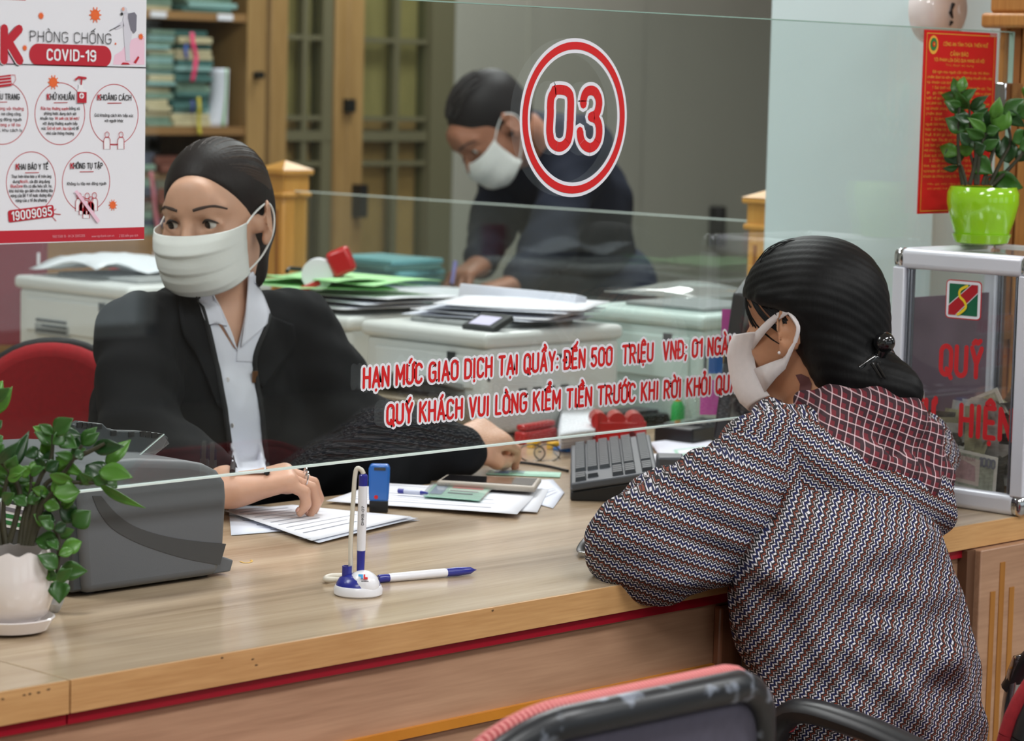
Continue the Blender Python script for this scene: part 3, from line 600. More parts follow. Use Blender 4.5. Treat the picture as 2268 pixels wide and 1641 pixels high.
# ------------------------------------------------------------------ glass screen on the counter
GY = .29; GT = .008; GZ0, GZ1 = CT+.132, CT+.70; GX0, GX1 = -1.3, px0-.016
m_glass = M_glass('screen_glass', (.955, .98, .97), 1.5, 0, .0015); m_gedge = M('glass_edge_painted_light', (226, 240, 236), .15, spec=.8); m_gtop = M('glass_edge_green', (150, 178, 166), .2, spec=.6)
scr = thing('glass_screen', 'clear glass counter screen with red number 03 and notice lettering', 'screen', (.3, GY, CT))
pane = MB().span((GX0, GY, GZ0), (GX1, GY+GT, GZ1)).build('pane', m_glass, scr, smooth=False)
MB().span((GX0, GY-.0004, GZ0-.0004), (GX1, GY+GT+.0004, GZ0+.0016)).build('bottom_edge', m_gedge, scr)  # white strip paints the light carried inside the pane's polished edge
MB().span((GX0, GY-.0004, GZ1-.0012), (GX1, GY+GT+.0004, GZ1+.0004)).build('top_edge', m_gtop, scr)
MB().span((GX1-.0016, GY-.0004, GZ0), (GX1+.0004, GY+GT+.0004, GZ1)).build('end_edge', m_gtop, scr)
m_chrome = M('chrome', (205, 208, 212), .12, metal=1.0)
for z in (GZ0+.1, GZ1-.1): MB().span((GX1-.03, GY-.008, z-.02), (px0+.002, GY+GT+.008, z+.02)).build('clamp', m_chrome, scr, bevel=.002)
MB().span((GX0-.06, GY-.05, CT), (GX0, GY+.06, CT+.75)).build('end_post', m_gold, scr, bevel=.004)
# stickers on the customer face of the pane
m_sred = M('sticker_red', (214, 28, 30), .45); m_swhite = M('sticker_white', (236, 236, 244), .45)
YW, YR = GY-.0009, GY-.0014
ex, ez = (1, 0, 0), (0, 0, 1)
def ring(mb, cx, cz, r0, r1, y, n=72):
    vs = [(cx+r*math.cos(2*pi*k/n), y, cz+r*math.sin(2*pi*k/n)) for r in (r0, r1) for k in range(n)]
    return mb.add(vs, [(k, (k+1) % n, n+(k+1) % n, n+k) for k in range(n)])
cc = on(1271, 261, 1, GY); RR0 = on(1266, 84, 1, GY)[2]-cc[2]
ring(MB(), cc[0], cc[2], RR0*.815, RR0, YW).build('number_ring_white', m_swhite, scr); ring(MB(), cc[0], cc[2], RR0*.86, RR0*.955, YR).build('number_ring_red', m_sred, scr)
def px2xz(pts, y=GY): return [tuple(on(a, b, 1, y)[[0, 2]]) for a, b in pts]
# the figures 0 and 3 as rounded strokes
def zoomp(a, b): return (1140+a/4.319, 70+b/4.319)
zero = [zoomp(*q) for q in ((372, 560), (435, 555), (498, 575), (528, 640), (525, 800), (518, 960), (490, 1060), (420, 1102), (350, 1060), (328, 960), (333, 800), (340, 640), (372, 575))]
three = [zoomp(*q) for q in ((650, 690), (652, 640), (678, 580), (722, 562), (765, 580), (795, 640), (796, 720), (770, 790), (722, 815))]
three2 = [zoomp(*q) for q in ((722, 815), (775, 840), (800, 920), (795, 1010), (765, 1080), (712, 1110), (655, 1080), (625, 1020), (617, 955))]
def soft2(pts, n=6): return [(p.x, p.y) for p in spline([(a, b, 0) for a, b in pts], n)]
Z0, T3, T4 = px2xz(zero), px2xz(three), px2xz(three2)
for y, wd, mt, nm in ((YW, .0222, m_swhite, 'white'), (YR, .0128, m_sred, 'red')):
    g = MB(); g.strip(soft2(Z0), wd, (0, y, 0), ex, ez).build('figure_zero_'+nm, mt, scr)
    g = MB(); g.strip(soft2(T3), wd, (0, y, 0), ex, ez); g.strip(soft2(T4), wd, (0, y, 0), ex, ez); g.build('figure_three_'+nm, mt, scr)
for txt, (ax_, ay_), (bx_, by_), capz, nm in (('HẠN MỨC GIAO DỊCH TẠI QUẦY: ĐẾN 500  TRIỆU  VNĐ; 01 NGÀN', (804, 858), (1624, 781), .0232, 'limit'), ('QUÝ KHÁCH VUI LÒNG KIỂM TIỀN TRƯỚC KHI RỜI KHỎI QUẦY', (856, 939), (1628, 866), .0232, 'count')):
    a, b = on(ax_, ay_, 1, GY), on(bx_, by_, 1, GY); vis = txt if nm == 'limit' else txt[:-1]
    tw = text_strokes(vis, .25, .40)[1]; k = (b[0]-a[0])/(tw*capz); full = text_strokes(txt, .25, .40)[1]*k*capz
    u = ((b[0]-a[0]), 0, (b[2]-a[2])); ln = math.hypot(u[0], u[2]); u = (u[0]/ln, 0, u[2]/ln)
    for y, wd, mt, cl in ((YW, .45, m_swhite, 'white'), (YR, .175, m_sred, 'red')):
        letter(MB(), txt, (a[0], y, a[2]), u, ez, capz, full, wd, gap=.25, space=.40).build('%s_notice_%s' % (nm, cl), mt, scr)
# ------------------------------------------------------------------ health poster stuck to the customer face of the screen
m_paper = M('paper_white', (232, 232, 238), .7); m_pred = M('print_red', (188, 22, 44), .6); m_pblack = M('print_black', (30, 30, 34), .6); m_pink = M('print_pink', (240, 200, 218), .6)
m_pgrey = M('print_grey', (120, 118, 130), .6); m_porange = M('print_orange', (236, 106, 46), .6); m_pwhite = M('print_white', (240, 240, 244), .6); m_plight = M('print_lightgrey', (214, 212, 222), .6); m_skin_print = M('print_skin', (232, 170, 150), .6)
YPo = GY-.0035
po = thing('health_poster', 'white and red illustrated health poster fixed to the counter glass', 'poster', (.1, YPo, on(150, 540, 1, YPo)[2]))
def PP(px, py, k=0): q = on(px, py, 1, YPo-.0006-.0005*k); return (q[0], q[1], q[2])
xr_ = on(321, 300, 1, YPo)[0]; zb_, zt_ = on(160, 536, 1, YPo)[2], on(160, -60, 1, YPo)[2]
MB().span((-.16, YPo-.0004, zb_), (xr_, YPo+.002, zt_)).build('sheet', m_paper, po)
def pz(py, px=160): return on(px, py, 1, YPo)[2]
def pband(x0, x1, py0_, py1_, mat, nm, k=0):
    MB().poly([(x0, YPo-.0006-.0005*k, pz(py0_)), (x1, YPo-.0006-.0005*k, pz(py0_)), (x1, YPo-.0006-.0005*k, pz(py1_)), (x0, YPo-.0006-.0005*k, pz(py1_))]).build(nm, mat, po)
pband(-.16, xr_, 534, 507, m_pred, 'footer_band'); pband(-.16, xr_, 146.5, 144.5, m_pblack, 'header_line', 1)
pband(-.16, PP(57, 3)[0], 6, -60, m_pred, 'logo_band')
def ptext(s, x0, x1, yb, hp, mat, nm=None, stroke=.13, k=1, gap=.2, space=.34, mb=None, cap=True):
    a, b = PP(x0, yb, k), PP(x1, yb, k); g = mb or MB(); letter(g, s, a, ex, ez, hp/2010.0, b[0]-a[0], stroke, gap=gap, space=space, cap=cap)
    if mb is None: g.build(nm or 'lettering', mat, po)
def pdisc(cx, cy, r, mat, nm, k=0, mb=None):
    c = PP(cx, cy, k); g = mb or MB(); g.poly([(c[0]+p[0], c[1], c[2]+p[1]) for p in circ(0, 0, r/2010.0, 20)])
    if mb is None: g.build(nm, mat, po)
def ppoly(pts, mat, nm, k=0, mb=None):
    g = mb or MB(); g.poly([PP(a, b, k) for a, b in pts])
    if mb is None: g.build(nm, mat, po)
def pline(pts, wpx, mat, nm, k=1, mb=None):
    g = mb or MB(); q = [PP(a, b, k) for a, b in pts]; g.strip([(p[0], p[2]) for p in q], wpx/2010.0, (0, q[0][1], 0), ex, ez)
    if mb is None: g.build(nm, mat, po)
ppoly([(-60, 143), (-60, 118), (-20, 96), (22, 100), (30, 143)], m_pink, 'pink_cloud'); ppoly([(250, 143), (254, 122), (270, 112), (282, 92), (300, 84), (320, 82), (320, 143)], m_pink, 'pink_cloud')
for (x, y, r) in ((91, 35, 6), (211, 33, 12), (312, 81, 5.5), (55, 106, 5), (256, 97, 2), (118, 182, 11), (250, 454, 8.5)):
    g = MB(); pdisc(x, y, r, None, None, 1, g)
    for i in range(10):
        a = 2*pi*i/10; pline([(x+.6*r*math.cos(a), y+.8*r*math.sin(a)), (x+1.05*r*math.cos(a), y+1.4*r*math.sin(a))], r*.22, None, None, 1, g)
    g.build('virus_mark', m_porange, po)
a_ = PP(10, 133, 2)
for dx, dz, mt, k in ((-.0022, -.0012, m_pblack, 1), (-.0009, -.0006, m_pwhite, 1.5), (0, 0, m_pred, 2)):
    g = MB(); letter(g, '5K', (PP(12, 133, k)[0]+dx-.036, PP(12, 133, k)[1], PP(12, 133, k)[2]+dz), ex, ez, .0335, .0545, .3, gap=.34); g.build('headline_mark', mt, po)
ptext('PHÒNG CHỐNG', 67, 246, 91, 22, m_pblack, 'headline', .09, 2)
pl = [PP(a, b, 1) for a, b in ((65, 120), (247, 120))]; hh = .0118
g = MB(); g.poly([(p[0], pl[0][1], p[1]) for p in rrect(pl[0][0], pl[0][2]-hh, pl[1][0], pl[0][2]+hh, hh*.98, 8)]); g.build('headline_pill', m_pred, po)
ptext('COVID-19', 105, 211, 132, 22, m_pwhite, 'headline', .2, 2, gap=.26)
# sprayer figure
g = MB(); 
for q in ([(275, 30), (283, 27), (291, 34), (294, 62), (291, 85), (287, 100), (288, 135), (279, 135), (275, 85), (272, 45)], [(272, 45), (275, 58), (258, 66), (253, 62)], [(268, 22), (274, 14), (281, 18), (282, 27), (272, 30)]): ppoly(q, None, None, 1, g)
g.build('sprayer_figure', m_plight, po); ppoly([(284, 30), (298, 27), (303, 34), (302, 68), (297, 74), (290, 66), (284, 40)], m_pgrey, 'sprayer_pack', 2); pdisc(273, 20, 4, m_skin_print, 'sprayer_face', 2); pline([(243, 68), (266, 56)], 1.6, m_pblack, 'sprayer_wand', 2); pdisc(270, 31, 3.5, m_pblack, 'sprayer_filter', 2)
for q in ([(268, 143), (272, 138), (284, 139), (288, 143)], [(296, 138), (306, 124), (309, 127), (301, 141)]): ppoly(q, m_pred, 'red_capsule', 1)
# five advice rings
for (x, y, r) in ((5, 250, 68), (133, 252, 68), (253, 254, 68), (69, 403, 66), (191, 403, 66)):
    c = PP(x, y, 0); n = 64; r0, r1 = r/2010.0*.985, r/2010.0*1.01
    g = MB(); vs = [(c[0]+q*math.cos(2*pi*k/n), c[1], c[2]+q*math.sin(2*pi*k/n)) for q in (r0, r1) for k in range(n)]; g.add(vs, [(k, (k+1) % n, n+(k+1) % n, n+k) for k in range(n)]); g.build('advice_ring', m_pred, po)
for s, x0, x1, y in (('ĐEO KHẨU TRANG', -42, 43, 219), ('KHỬ KHUẨN', 105, 164, 220), ('KHOẢNG CÁCH', 217, 290, 221), ('KHAI BÁO Y TẾ', 36, 106, 375), ('KHÔNG TỤ TẬP', 157, 227, 373)):
    ptext(s, x0, x1, y, 11.5, m_pblack, 'ring_heading', .17, 1, gap=.22)
    xm = (x0+x1)/2; pline([(xm-15, y+7.5), (xm+15, y+7.0)], 1.5, m_pred, 'heading_rule')
    if s[0] == 'K': ptext('K', x0, x0+4.6*(x1-x0)/60, y, 11.5, m_pred, 'heading_initial', .24, 2)
for s, x0, x1, y, red in (('trang vải thường', -8, 52, 243, 1), ('nơi công cộng,', 3, 47, 255, 0), ('tập trung đông người.', -30, 49, 267, 0), ('khẩu trang y tế tại', -26, 45, 279, 1), ('cơ sở y tế, khu cách ly', -40, 49, 291, 0),
        ('Rửa tay thường xuyên', 91, 152, 243, 1), ('bằng xà', 154, 176, 243, 0), ('phòng hoặc dung dịch sát', 98, 169, 254, 0), ('khuẩn tay.', 90, 119, 265, 0), ('Vệ sinh các bề mặt/', 122, 175, 265, 1), ('vật dụng thường xuyên tiếp', 95, 171, 276, 0), ('xúc.', 92, 103, 287, 0), ('Giữ vệ sinh, lau rửa', 105, 158, 287, 1), ('và để', 160, 174, 287, 0), ('nhà cửa thông thoáng', 103, 163, 298, 0),
        ('Giữ khoảng cách khi tiếp xúc', 210, 295, 258, 0), ('với người khác', 232, 273, 270, 0), ('Thực hiện khai báo y tế trên ứng', 26, 113, 394, 0), ('dụng', 29, 43, 405, 0), ('NcoVi,', 45, 63, 405, 1), ('cài đặt ứng dụng', 66, 110, 405, 0), ('BlueZone.', 24, 51, 415.5, 1), ('Khi có dấu hiệu sốt, ho,', 53, 115, 415.5, 0), ('khó thở hãy gọi điện cho đường dây', 21, 117, 426, 0), ('nóng của Bộ Y tế hoặc đường dây', 24, 114, 436.5, 0), ('nóng của y tế địa phương', 35, 103, 447, 0), ('Không tụ tập nơi đông người', 149, 235, 410, 0)):
    ptext(s, x0, x1, y, 6.6, m_pred if red else m_pblack, 'advice_line', .17, 1, gap=.2, cap=False)
c = PP(69, 473, 1); rt = rad(5); uu, vv = (math.cos(rt), 0, math.sin(rt)), (-math.sin(rt), 0, math.cos(rt))
g = MB(); g.prism(rrect(-.0305, -.0066, .0305, .0066, .0028), (c[0], c[1], c[2]), uu, vv, (0, -.0002, 0)); g.build('hotline_pill', m_pred, po)
g = MB(); letter(g, '19009095', (c[0]-.026*uu[0]+.0005, c[1]-.0008, c[2]-.026*uu[2]-.0044), uu, vv, .0088, .0525, .19, gap=.3); g.build('hotline_number', m_pwhite, po)
for q in ([(119, 466), (124, 463)], [(119, 473), (134, 475)], [(116, 480), (124, 489)]): pline(q, 1.6, m_pred, 'hotline_tick')
# icons
def icon_person(x, y, s, mat, fillmat=m_pwhite):
    ppoly([(x-7*s, y+24*s), (x-7*s, y+4*s), (x-4*s, y-2*s), (x+4*s, y-2*s), (x+7*s, y+4*s), (x+7*s, y+24*s)], fillmat, 'icon_body', 1); pline([(x-7*s, y+24*s), (x-7*s, y+4*s), (x-4*s, y-2*s), (x+4*s, y-2*s), (x+7*s, y+4*s), (x+7*s, y+24*s)], 1.4, mat, 'icon_outline', 2)
    c_ = PP(x, y-8*s, 2); q = circ(0, 0, 6*s/2010, 14); MB().strip([(c_[0]+p[0], c_[2]+p[1]) for p in q+q[:1]], 1.4/2010, (0, c_[1], 0), ex, ez).build('icon_head', mat, po)
icon_person(237, 306, 1, m_pred); icon_person(268, 306, 1, m_pred); pline([(245, 319), (261, 319)], 1.2, m_pred, 'icon_gap')
for x, y in ((175, 442), (193, 442), (209, 441), (183, 450), (201, 450), (191, 458)): icon_person(x, y, 1.05, m_pred)
ppoly([(165, 424), (171, 421), (222, 489), (216, 494)], m_pink, 'cross_band', 4)
ppoly([(171, 202), (174, 196), (186, 196), (192, 204), (192, 228), (171, 228)], m_pwhite, 'spray_bottle', 2); ppoly([(171, 203), (192, 204), (192, 228), (171, 228)], m_pred, 'spray_liquid', 3); ppoly([(174, 186), (184, 186), (184, 196), (175, 196)], m_pwhite, 'spray_neck', 2); pline([(168, 176), (174, 171), (190, 173)], 5, m_pred, 'spray_trigger', 3); pline([(181, 175), (180, 186)], 4, m_pred, 'spray_trigger', 3); pdisc(181, 212, 6.5, m_pwhite, 'spray_label', 4); pline([(178, 212), (184, 212)], 1.5, m_pred, 'spray_cross', 5); pline([(181, 208), (181, 216)], 1.5, m_pred, 'spray_cross', 5)
ppoly([(-30, 172), (24, 165), (26, 190), (-30, 197)], m_pred, 'mask_icon', 2)
for yy in (172, 179, 186): pline([(-28, yy+4), (24, yy-2)], 1.2, m_pwhite, 'mask_fold', 3)
pline([(25, 166), (33, 166), (35, 176), (27, 189)], 1.2, m_pred, 'mask_loop', 2)
for s, x0, x1 in (('1900 5588 18 - 84 24 32053205', 116, 188), ('www.agribank.com.vn', 203, 252), ('2.300 điểm giao dịch', 264, 305)): ptext(s, x0, x1, 526.5-(x0-116)*.012, 5.2, M('print_pale_red', (222, 140, 150), .6), 'footer_line', .16, 1, cap=False)

# ------------------------------------------------------------------ red warning notice at the far end of the screen
YN = GY-.0035
m_nred = M('notice_red', (206, 30, 34), .35, coat=.3); m_gold_p = M('print_gold', (232, 168, 62), .5); m_green_p = M('print_green', (40, 120, 62), .5)
no = thing('warning_notice', 'narrow red paper notice with gold lettering taped to the glass', 'notice', (1.87, YN, on(2100, 470, 1, YN)[2]))
nx0, nx1 = on(2040, 260, 1, YN)[0], on(2201, 260, 1, YN)[0]; nz0, nz1 = on(2060, 473, 1, YN)[2], on(2060, 66, 1, YN)[2]
MB().span((nx0, YN, nz0), (nx1, YN+.001, nz1)).build('sheet', m_nred, no)
def N_(u, v, k=1): return (nx0+(nx1-nx0)*u, YN-.0005*k, nz1+(nz0-nz1)*v)
g = MB()
for a, b in (((.035, .018), (.965, .018)), ((.965, .018), (.965, .985)), ((.965, .985), (.035, .985)), ((.035, .985), (.035, .018))): pa, pb = N_(*a), N_(*b); g.strip([(pa[0], pa[2]), (pb[0], pb[2])], .0011, (0, pa[1], 0), ex, ez)
g.build('gold_border', m_gold_p, no)
def ntext(s, u0, u1, v, h, st=.15): a, b = N_(u0, v), N_(u1, v); g = MB(); letter(g, s, a, ex, ez, h, b[0]-a[0], st, cap=False); g.build('gold_lettering', m_gold_p, no)
ntext('CÔNG AN TỈNH THỪA THIÊN HUẾ', .26, .87, .082, .0052, .17); ntext('CẢNH BÁO', .36, .60, .135, .0056, .2); ntext('TỘI PHẠM LỪA ĐẢO QUA MẠNG XÃ HỘI', .14, .83, .168, .0048, .18)
ntext('Thủ đoạn sử dụng', .30, .68, .192, .0030)
body = 'Đề nghị mọi người cần nắm rõ các thủ đoạn|chiếm đoạt tài sản sau đây để không chuyển tiền vào|tài khoản của bọn tội phạm|1. Giả danh cán bộ Công an, Viện kiểm sát, Tòa|án... gọi điện thoại thông báo người dân vi phạm|luật về quan đến rửa tiền, yêu cầu cung cấp|có Lệnh bắt, khám xét, yêu cầu chuyển tiền vào|tài khoản chúng cung cấp để điều tra và|chiếm đoạt.|2. Sử dụng các tài khoản mạng xã hội|người bán hàng, kết bạn làm quen gửi quà|hoặc sẽ hợp tác làm ăn, yêu cầu nộp|thuế, lệ phí gửi quà tặng từ nước ngoài về|Việt Nam. Sau đó giả danh hải quan yêu cầu|các bạn gọi điện báo nộp tiền vào tài khoản|mà chúng cung cấp để nhận quà nhưng|được quà, bằng cách|3. Chiếm quyền điều khiển tài khoản mạng|hình, sau đó nhắn tin cho bạn bè người thân|từ khoản để mượn tiền, nạp thẻ điện thoại|khoản do chúng cung cấp rồi chiếm đoạt'.split('|')
for i, s in enumerate(body):
    n_ = len(s)/48.0; u0 = .13 if (i in (0, 3, 9, 17)) else .06; ntext(s, u0, min(.94, u0+.88*n_+.02), .232+i*.0285, .0040, .17)
ntext('Hãy gọi báo ngay cho Công an', .12, .80, .842, .0028); ntext('khi phát hiện đối tượng khả nghi', .12, .86, .868, .0028)
ec = N_(.125, .08, 1); g = MB(); g.poly([(ec[0]+p[0], ec[1], ec[2]+p[1]) for p in circ(0, 0, .0125, 24, .0142)]); g.build('emblem_ring', m_gold_p, no)
g = MB(); g.poly([(ec[0]+p[0], ec[1]-.0005, ec[2]+.001+p[1]) for p in circ(0, 0, .0086, 20, .0098)]); g.build('emblem_field', m_green_p, no)
g = MB(); g.poly([(ec[0]+p[0], ec[1]-.001, ec[2]+.001+p[1]) for p in circ(0, 0, .0042, 16)]); g.build('emblem_centre', m_nred, no)
g = MB(); g.poly([(ec[0]+(.0026 if i % 2 == 0 else .0011)*math.sin(pi*i/5), ec[1]-.0015, ec[2]+.001+(.0026 if i % 2 == 0 else .0011)*math.cos(pi*i/5)) for i in range(10)]); g.build('emblem_star', m_gold_p, no)
m_tape = M_glass('clear_tape', (.96, .97, .97), 1.4, .15, .12); MB().span((nx1-.02, YN-.0014, nz1-.006), (nx1+.008, YN-.0006, nz1+.006)).build('tape', m_tape, no)
# ------------------------------------------------------------------ potted plants
m_leafA = M('leaf_green', (52, 96, 34), .35, noise=.22, nscale=30, spec=.5); m_leafB = M('leaf_bright', (78, 128, 42), .35, noise=.18, nscale=30); m_leafC = M('leaf_dark', (34, 68, 30), .3, noise=.2, nscale=30); m_stem = M('stem_dark', (54, 52, 34), .6, noise=.2, nscale=60); m_soil = M('soil', (58, 44, 32), .9, noise=.4, nscale=80)
def leaf(base, tip, wd, mat, parent, tilt=0.0, droop=.12):
    a, b = Vector(base), Vector(tip); d = b-a; ln = d.length; d.normalize(); toc = (Vector(CAM)-a).normalized(); n = (toc-d*toc.dot(d)).normalized()
    n = Matrix.Rotation(tilt, 3, d) @ n; u = d.cross(n); P = []; N = 9
    for i in range(N+1):
        t = i/N; wv = wd*.5*max(.02, math.sin(pi*t**.82))**1.05; c = a+d*ln*t+n*ln*droop*(math.sin(pi*t)-.3*t); P.append([c+u*wv*s+n*(abs(s)*wv*.35) for s in (-1, -.5, 0, .5, 1)])
    return MB().grid(P).build('leaf', mat, parent, solid=.0007, angle=180)
def plant(parent, leaves, stems, sc_, org, Z, jit, mats, wsc=1.0, more=0):
    q = lambda p, dz=0.0: at(org[0]+p[0]/sc_, org[1]+p[1]/sc_, Z+dz)
    rr = random.Random(3)
    for st in stems:
        dz = rr.uniform(-jit, jit)*.6; pts = [q(p, dz*(i/len(st))) for i, p in enumerate(st)]; MB().tube(spline(pts, 5), [.0036-.0018*k/(5*(len(pts)-1)) for k in range(5*(len(pts)-1)+1)], 7).build('stem', m_stem, parent)
    extra = []
    for st in stems[:more]:
        for a_, b_ in zip(st[1:], st[2:]+st[-1:]):
            for sg in (-1, 1):
                f = rr.uniform(.2, .8); bx_, by_ = a_[0]+(b_[0]-a_[0])*f, a_[1]+(b_[1]-a_[1])*f; extra.append(((bx_, by_), (bx_+sg*rr.uniform(60, 120), by_-rr.uniform(10, 90)), rr.uniform(45, 70)))
    for i, (b, t_, wd, *mi) in enumerate(list(leaves)+extra):
        dz = rr.uniform(-jit, jit); leaf(q(b, dz), q(t_, dz+rr.uniform(-.015, .015)), wd*wsc/sc_*Z/F_PX, mats[mi[0]] if mi else mats[rr.choice((0, 0, 0, 1, 2))], parent, rr.uniform(-.5, .5), rr.uniform(.03, .14))
m_porc = M('porcelain_white', (232, 224, 222), .12, coat=.6, spec=.6)
pc = np.array((.096, .232, CT)); t = thing('potted_plant', 'leafy plant in a white eggshell pot with zigzag rim on a saucer', 'plant', pc)
prof = [(.026, .010), (.040, .022), (.0475, .045), (.047, .068), (.041, .090)]
n = 64; g = MB(); vs = []
for i, (r, z) in enumerate(prof+[(.0385, .090), (.044, .066), (.044, .045), (.03, .02)]):
    for k in range(n):
        zz = z+(.0055*(abs(((k*11/n) % 1)-.5)*2-.5) if abs(z-.090) < 1e-6 else 0); vs.append(pc+np.array((r*math.cos(2*pi*k/n), r*math.sin(2*pi*k/n), zz)))
m_ = len(prof)+4; g.add(vs, [(i*n+k, i*n+(k+1) % n, (i+1)*n+(k+1) % n, (i+1)*n+k) for i in range(m_-1) for k in range(n)]+[tuple(range(n-1, -1, -1))]); g.build('pot', m_porc, t, angle=50)
MB().lathe([(.028, .001), (.040, .004), (.0475, .017), (.0455, .018), (.038, .0085), (0, .0085)], 48, pc).build('saucer', m_porc, t)
MB().lathe([(.0405, .070), (.02, .074), (0, .075)], 32, pc).build('soil', m_soil, t)
LA = [((350, 235), (475, 135), 90), ((360, 240), (530, 245), 75), ((330, 250), (212, 188), 50), ((300, 375), (285, 250), 60), ((530, 305), (630, 190), 60), ((600, 330), (805, 318), 75, 2), ((680, 445), (850, 272), 70, 1), ((360, 385), (552, 515), 60), ((350, 405), (238, 345), 80), ((555, 440), (695, 565), 120, 2), ((640, 480), (862, 520), 95), ((345, 625), (522, 610), 115, 1), ((640, 560), (942, 722), 45, 1), ((385, 715), (505, 800), 95), ((470, 835), (590, 735), 100, 0), ((258, 760), (362, 805), 55), ((355, 880), (485, 860), 60), ((385, 955), (222, 925), 95, 0), ((395, 990), (533, 935), 75, 1), ((372, 1112), (242, 1022), 85, 0), ((388, 1118), (568, 1128), 90, 0), ((362, 1190), (215, 1170), 80, 0), ((380, 1185), (385, 1338), 100, 0), ((30, 500), (192, 215), 70), ((-10, 430), (132, 282), 55), ((60, 500), (168, 705), 50), ((-20, 520), (95, 560), 50), ((-50, 20), (18, -110), 60, 1), ((-60, 120), (82, -70), 60, 1), ((330, 540), (430, 480), 70, 0), ((460, 390), (560, 330), 60, 0), ((160, 380), (250, 330), 60, 2), ((320, 500), (480, 540), 60, 1), ((390, 270), (500, 330), 80, 0), ((-60, 300), (20, 250), 70, 0)]
SA = [[(40, 950), (20, 800), (30, 600), (60, 500)], [(150, 960), (180, 750), (260, 520), (330, 400), (345, 240)], [(170, 960), (230, 700), (300, 560), (420, 480), (530, 310)], [(130, 950), (150, 800), (200, 600), (200, 480)], [(200, 960), (250, 830), (330, 820), (380, 920), (375, 1110), (370, 1190)], [(190, 960), (280, 700), (430, 560), (690, 560)], [(0, 960), (-40, 600), (-50, 300), (-50, 20)], [(160, 950), (300, 620), (350, 600), (390, 720)], [(60, 940), (130, 640), (60, 480), (0, 420)], [(450, 400), (560, 360), (680, 300)]]
plant(t, LA, SA, 2.93, (0, 880), 2.935, .02, (m_leafA, m_leafB, m_leafC), 1.45, 9)

# ------------------------------------------------------------------ collection box for the charity fund
BX0, BX1 = 1.677, 1.937; BY0, BY1 = -.008, .232; BZ1 = on(1995, 549, 0, BX0)[2]
m_alu = M('aluminium_white', (222, 224, 234), .3, metal=.15, spec=.6); m_alug = M('aluminium_groove', (150, 154, 164), .25, metal=.9); m_box_glass = M_glass('box_glass', (.96, .97, .975), 1.45, 0, .01)
bx = thing('collection_box', 'clear charity collection box with aluminium frame and red lettering', 'collection box', ((BX0+BX1)/2, (BY0+BY1)/2, CT))
rb = .021
def rail(a, b, mt=m_alu, nm='rail'): MB().span(a, b).build(nm, mt, bx, bevel=.008, seg=4)
for z0, z1 in ((CT, CT+.030), (BZ1-.030, BZ1)):
    rail((BX0, BY0+.012, z0), (BX0+rb, BY1-.012, z1)); rail((BX1-rb, BY0+.012, z0), (BX1, BY1-.012, z1)); rail((BX0+rb, BY0, z0), (BX1-rb, BY0+rb, z1)); rail((BX0+rb, BY1-rb, z0), (BX1-rb, BY1, z1))
for x in (BX0, BX1-rb):
    for y in (BY0, BY1-rb):
        MB().span((x, y, CT+.028), (x+rb*.55, y+rb, BZ1-.028)).build('upright', m_alu, bx, bevel=.002)
        for k in range(3): MB().span((x+rb*.56, y+.002+k*.0075, CT+.028), (x+rb, y+.0065+k*.0075, BZ1-.028)).build('upright_rib', m_alug, bx, bevel=.001)
        yi = y+rb if y < .1 else y-.010
        for k in range(2): MB().span((x+.006, yi+k*.005, CT+.03), (x+.016, yi+.0035+k*.005, BZ1-.03)).build('upright_rib', m_alug, bx, bevel=.001)
        for z in (CT, BZ1-.030):
            MB().box((x+rb/2, y+rb/2, z+.0149), (rb+.003, rb+.003, .0315)).build('corner_cap', m_chrome, bx, bevel=.011, seg=4)
MB().span((BX0+.008, BY0+.02, CT+.02), (BX0+.011, BY1-.02, BZ1-.02)).build('pane', m_box_glass, bx, smooth=False); MB().span((BX1-.011, BY0+.02, CT+.02), (BX1-.008, BY1-.02, BZ1-.02)).build('pane', m_box_glass, bx, smooth=False)
MB().span((BX0+.02, BY0+.008, CT+.02), (BX1-.02, BY0+.011, BZ1-.02)).build('pane', m_box_glass, bx, smooth=False); MB().span((BX0+.02, BY1-.011, CT+.02), (BX1-.02, BY1-.008, BZ1-.02)).build('pane', m_box_glass, bx, smooth=False)
MB().span((BX0+.012, BY0+.012, CT+.001), (BX1-.012, BY1-.012, CT+.006)).build('floor_panel', m_alu, bx)
g = MB(); g.span((BX0+.02, BY0+.02, BZ1-.008), (BX1-.02, BY1-.02, BZ1-.004)); g.build('lid_pane', m_box_glass, bx, smooth=False)
bk0 = on(2080, 655, 1, BY1-.016)[2]; MB().span((BX0+.03, BY1-.017, CT+.03), (BX1-.03, BY1-.0125, bk0)).build('backing_sheet', M('sheet_plum', (92, 74, 86), .7, noise=.08, nscale=30), bx)
uY = (0, -1, 0); m_bred = M('box_lettering_red', (196, 30, 38), .5)
def BP(px, py, k=1): q = on(px, py, 0, BX0+.0078-.0004*k); return q
def btext(s, x0, x1, yb, yb1, hp, st, nm):
    a, b = BP(x0, yb), BP(x1, yb1); d = Vector(b-a); ln = d.length; letter(MB(), s, a, d.normalized(), ez, hp/1535.0, ln, st, gap=.26).build(nm, m_bred, bx)
btext('QUỸ', 2083, 2172, 828, 836, 64, .18, 'lettering'); btext('TƯ', 2022, 2066, 947, 953, 66, .19, 'lettering'); btext('HIỆN', 2127, 2238, 962, 975, 66, .18, 'lettering')
c0 = BP(2100, 622); c1 = BP(2172, 628); c2 = BP(2098, 700); lw = c0[1]-c1[1]; lh = c0[2]-c2[2]; lo_ = (BX0+.0074, c0[1], c2[2])
def LP(p, k): return [(BX0+.0074-.0004*k, lo_[1]-a*lw, lo_[2]+b*lh) for a, b in p]
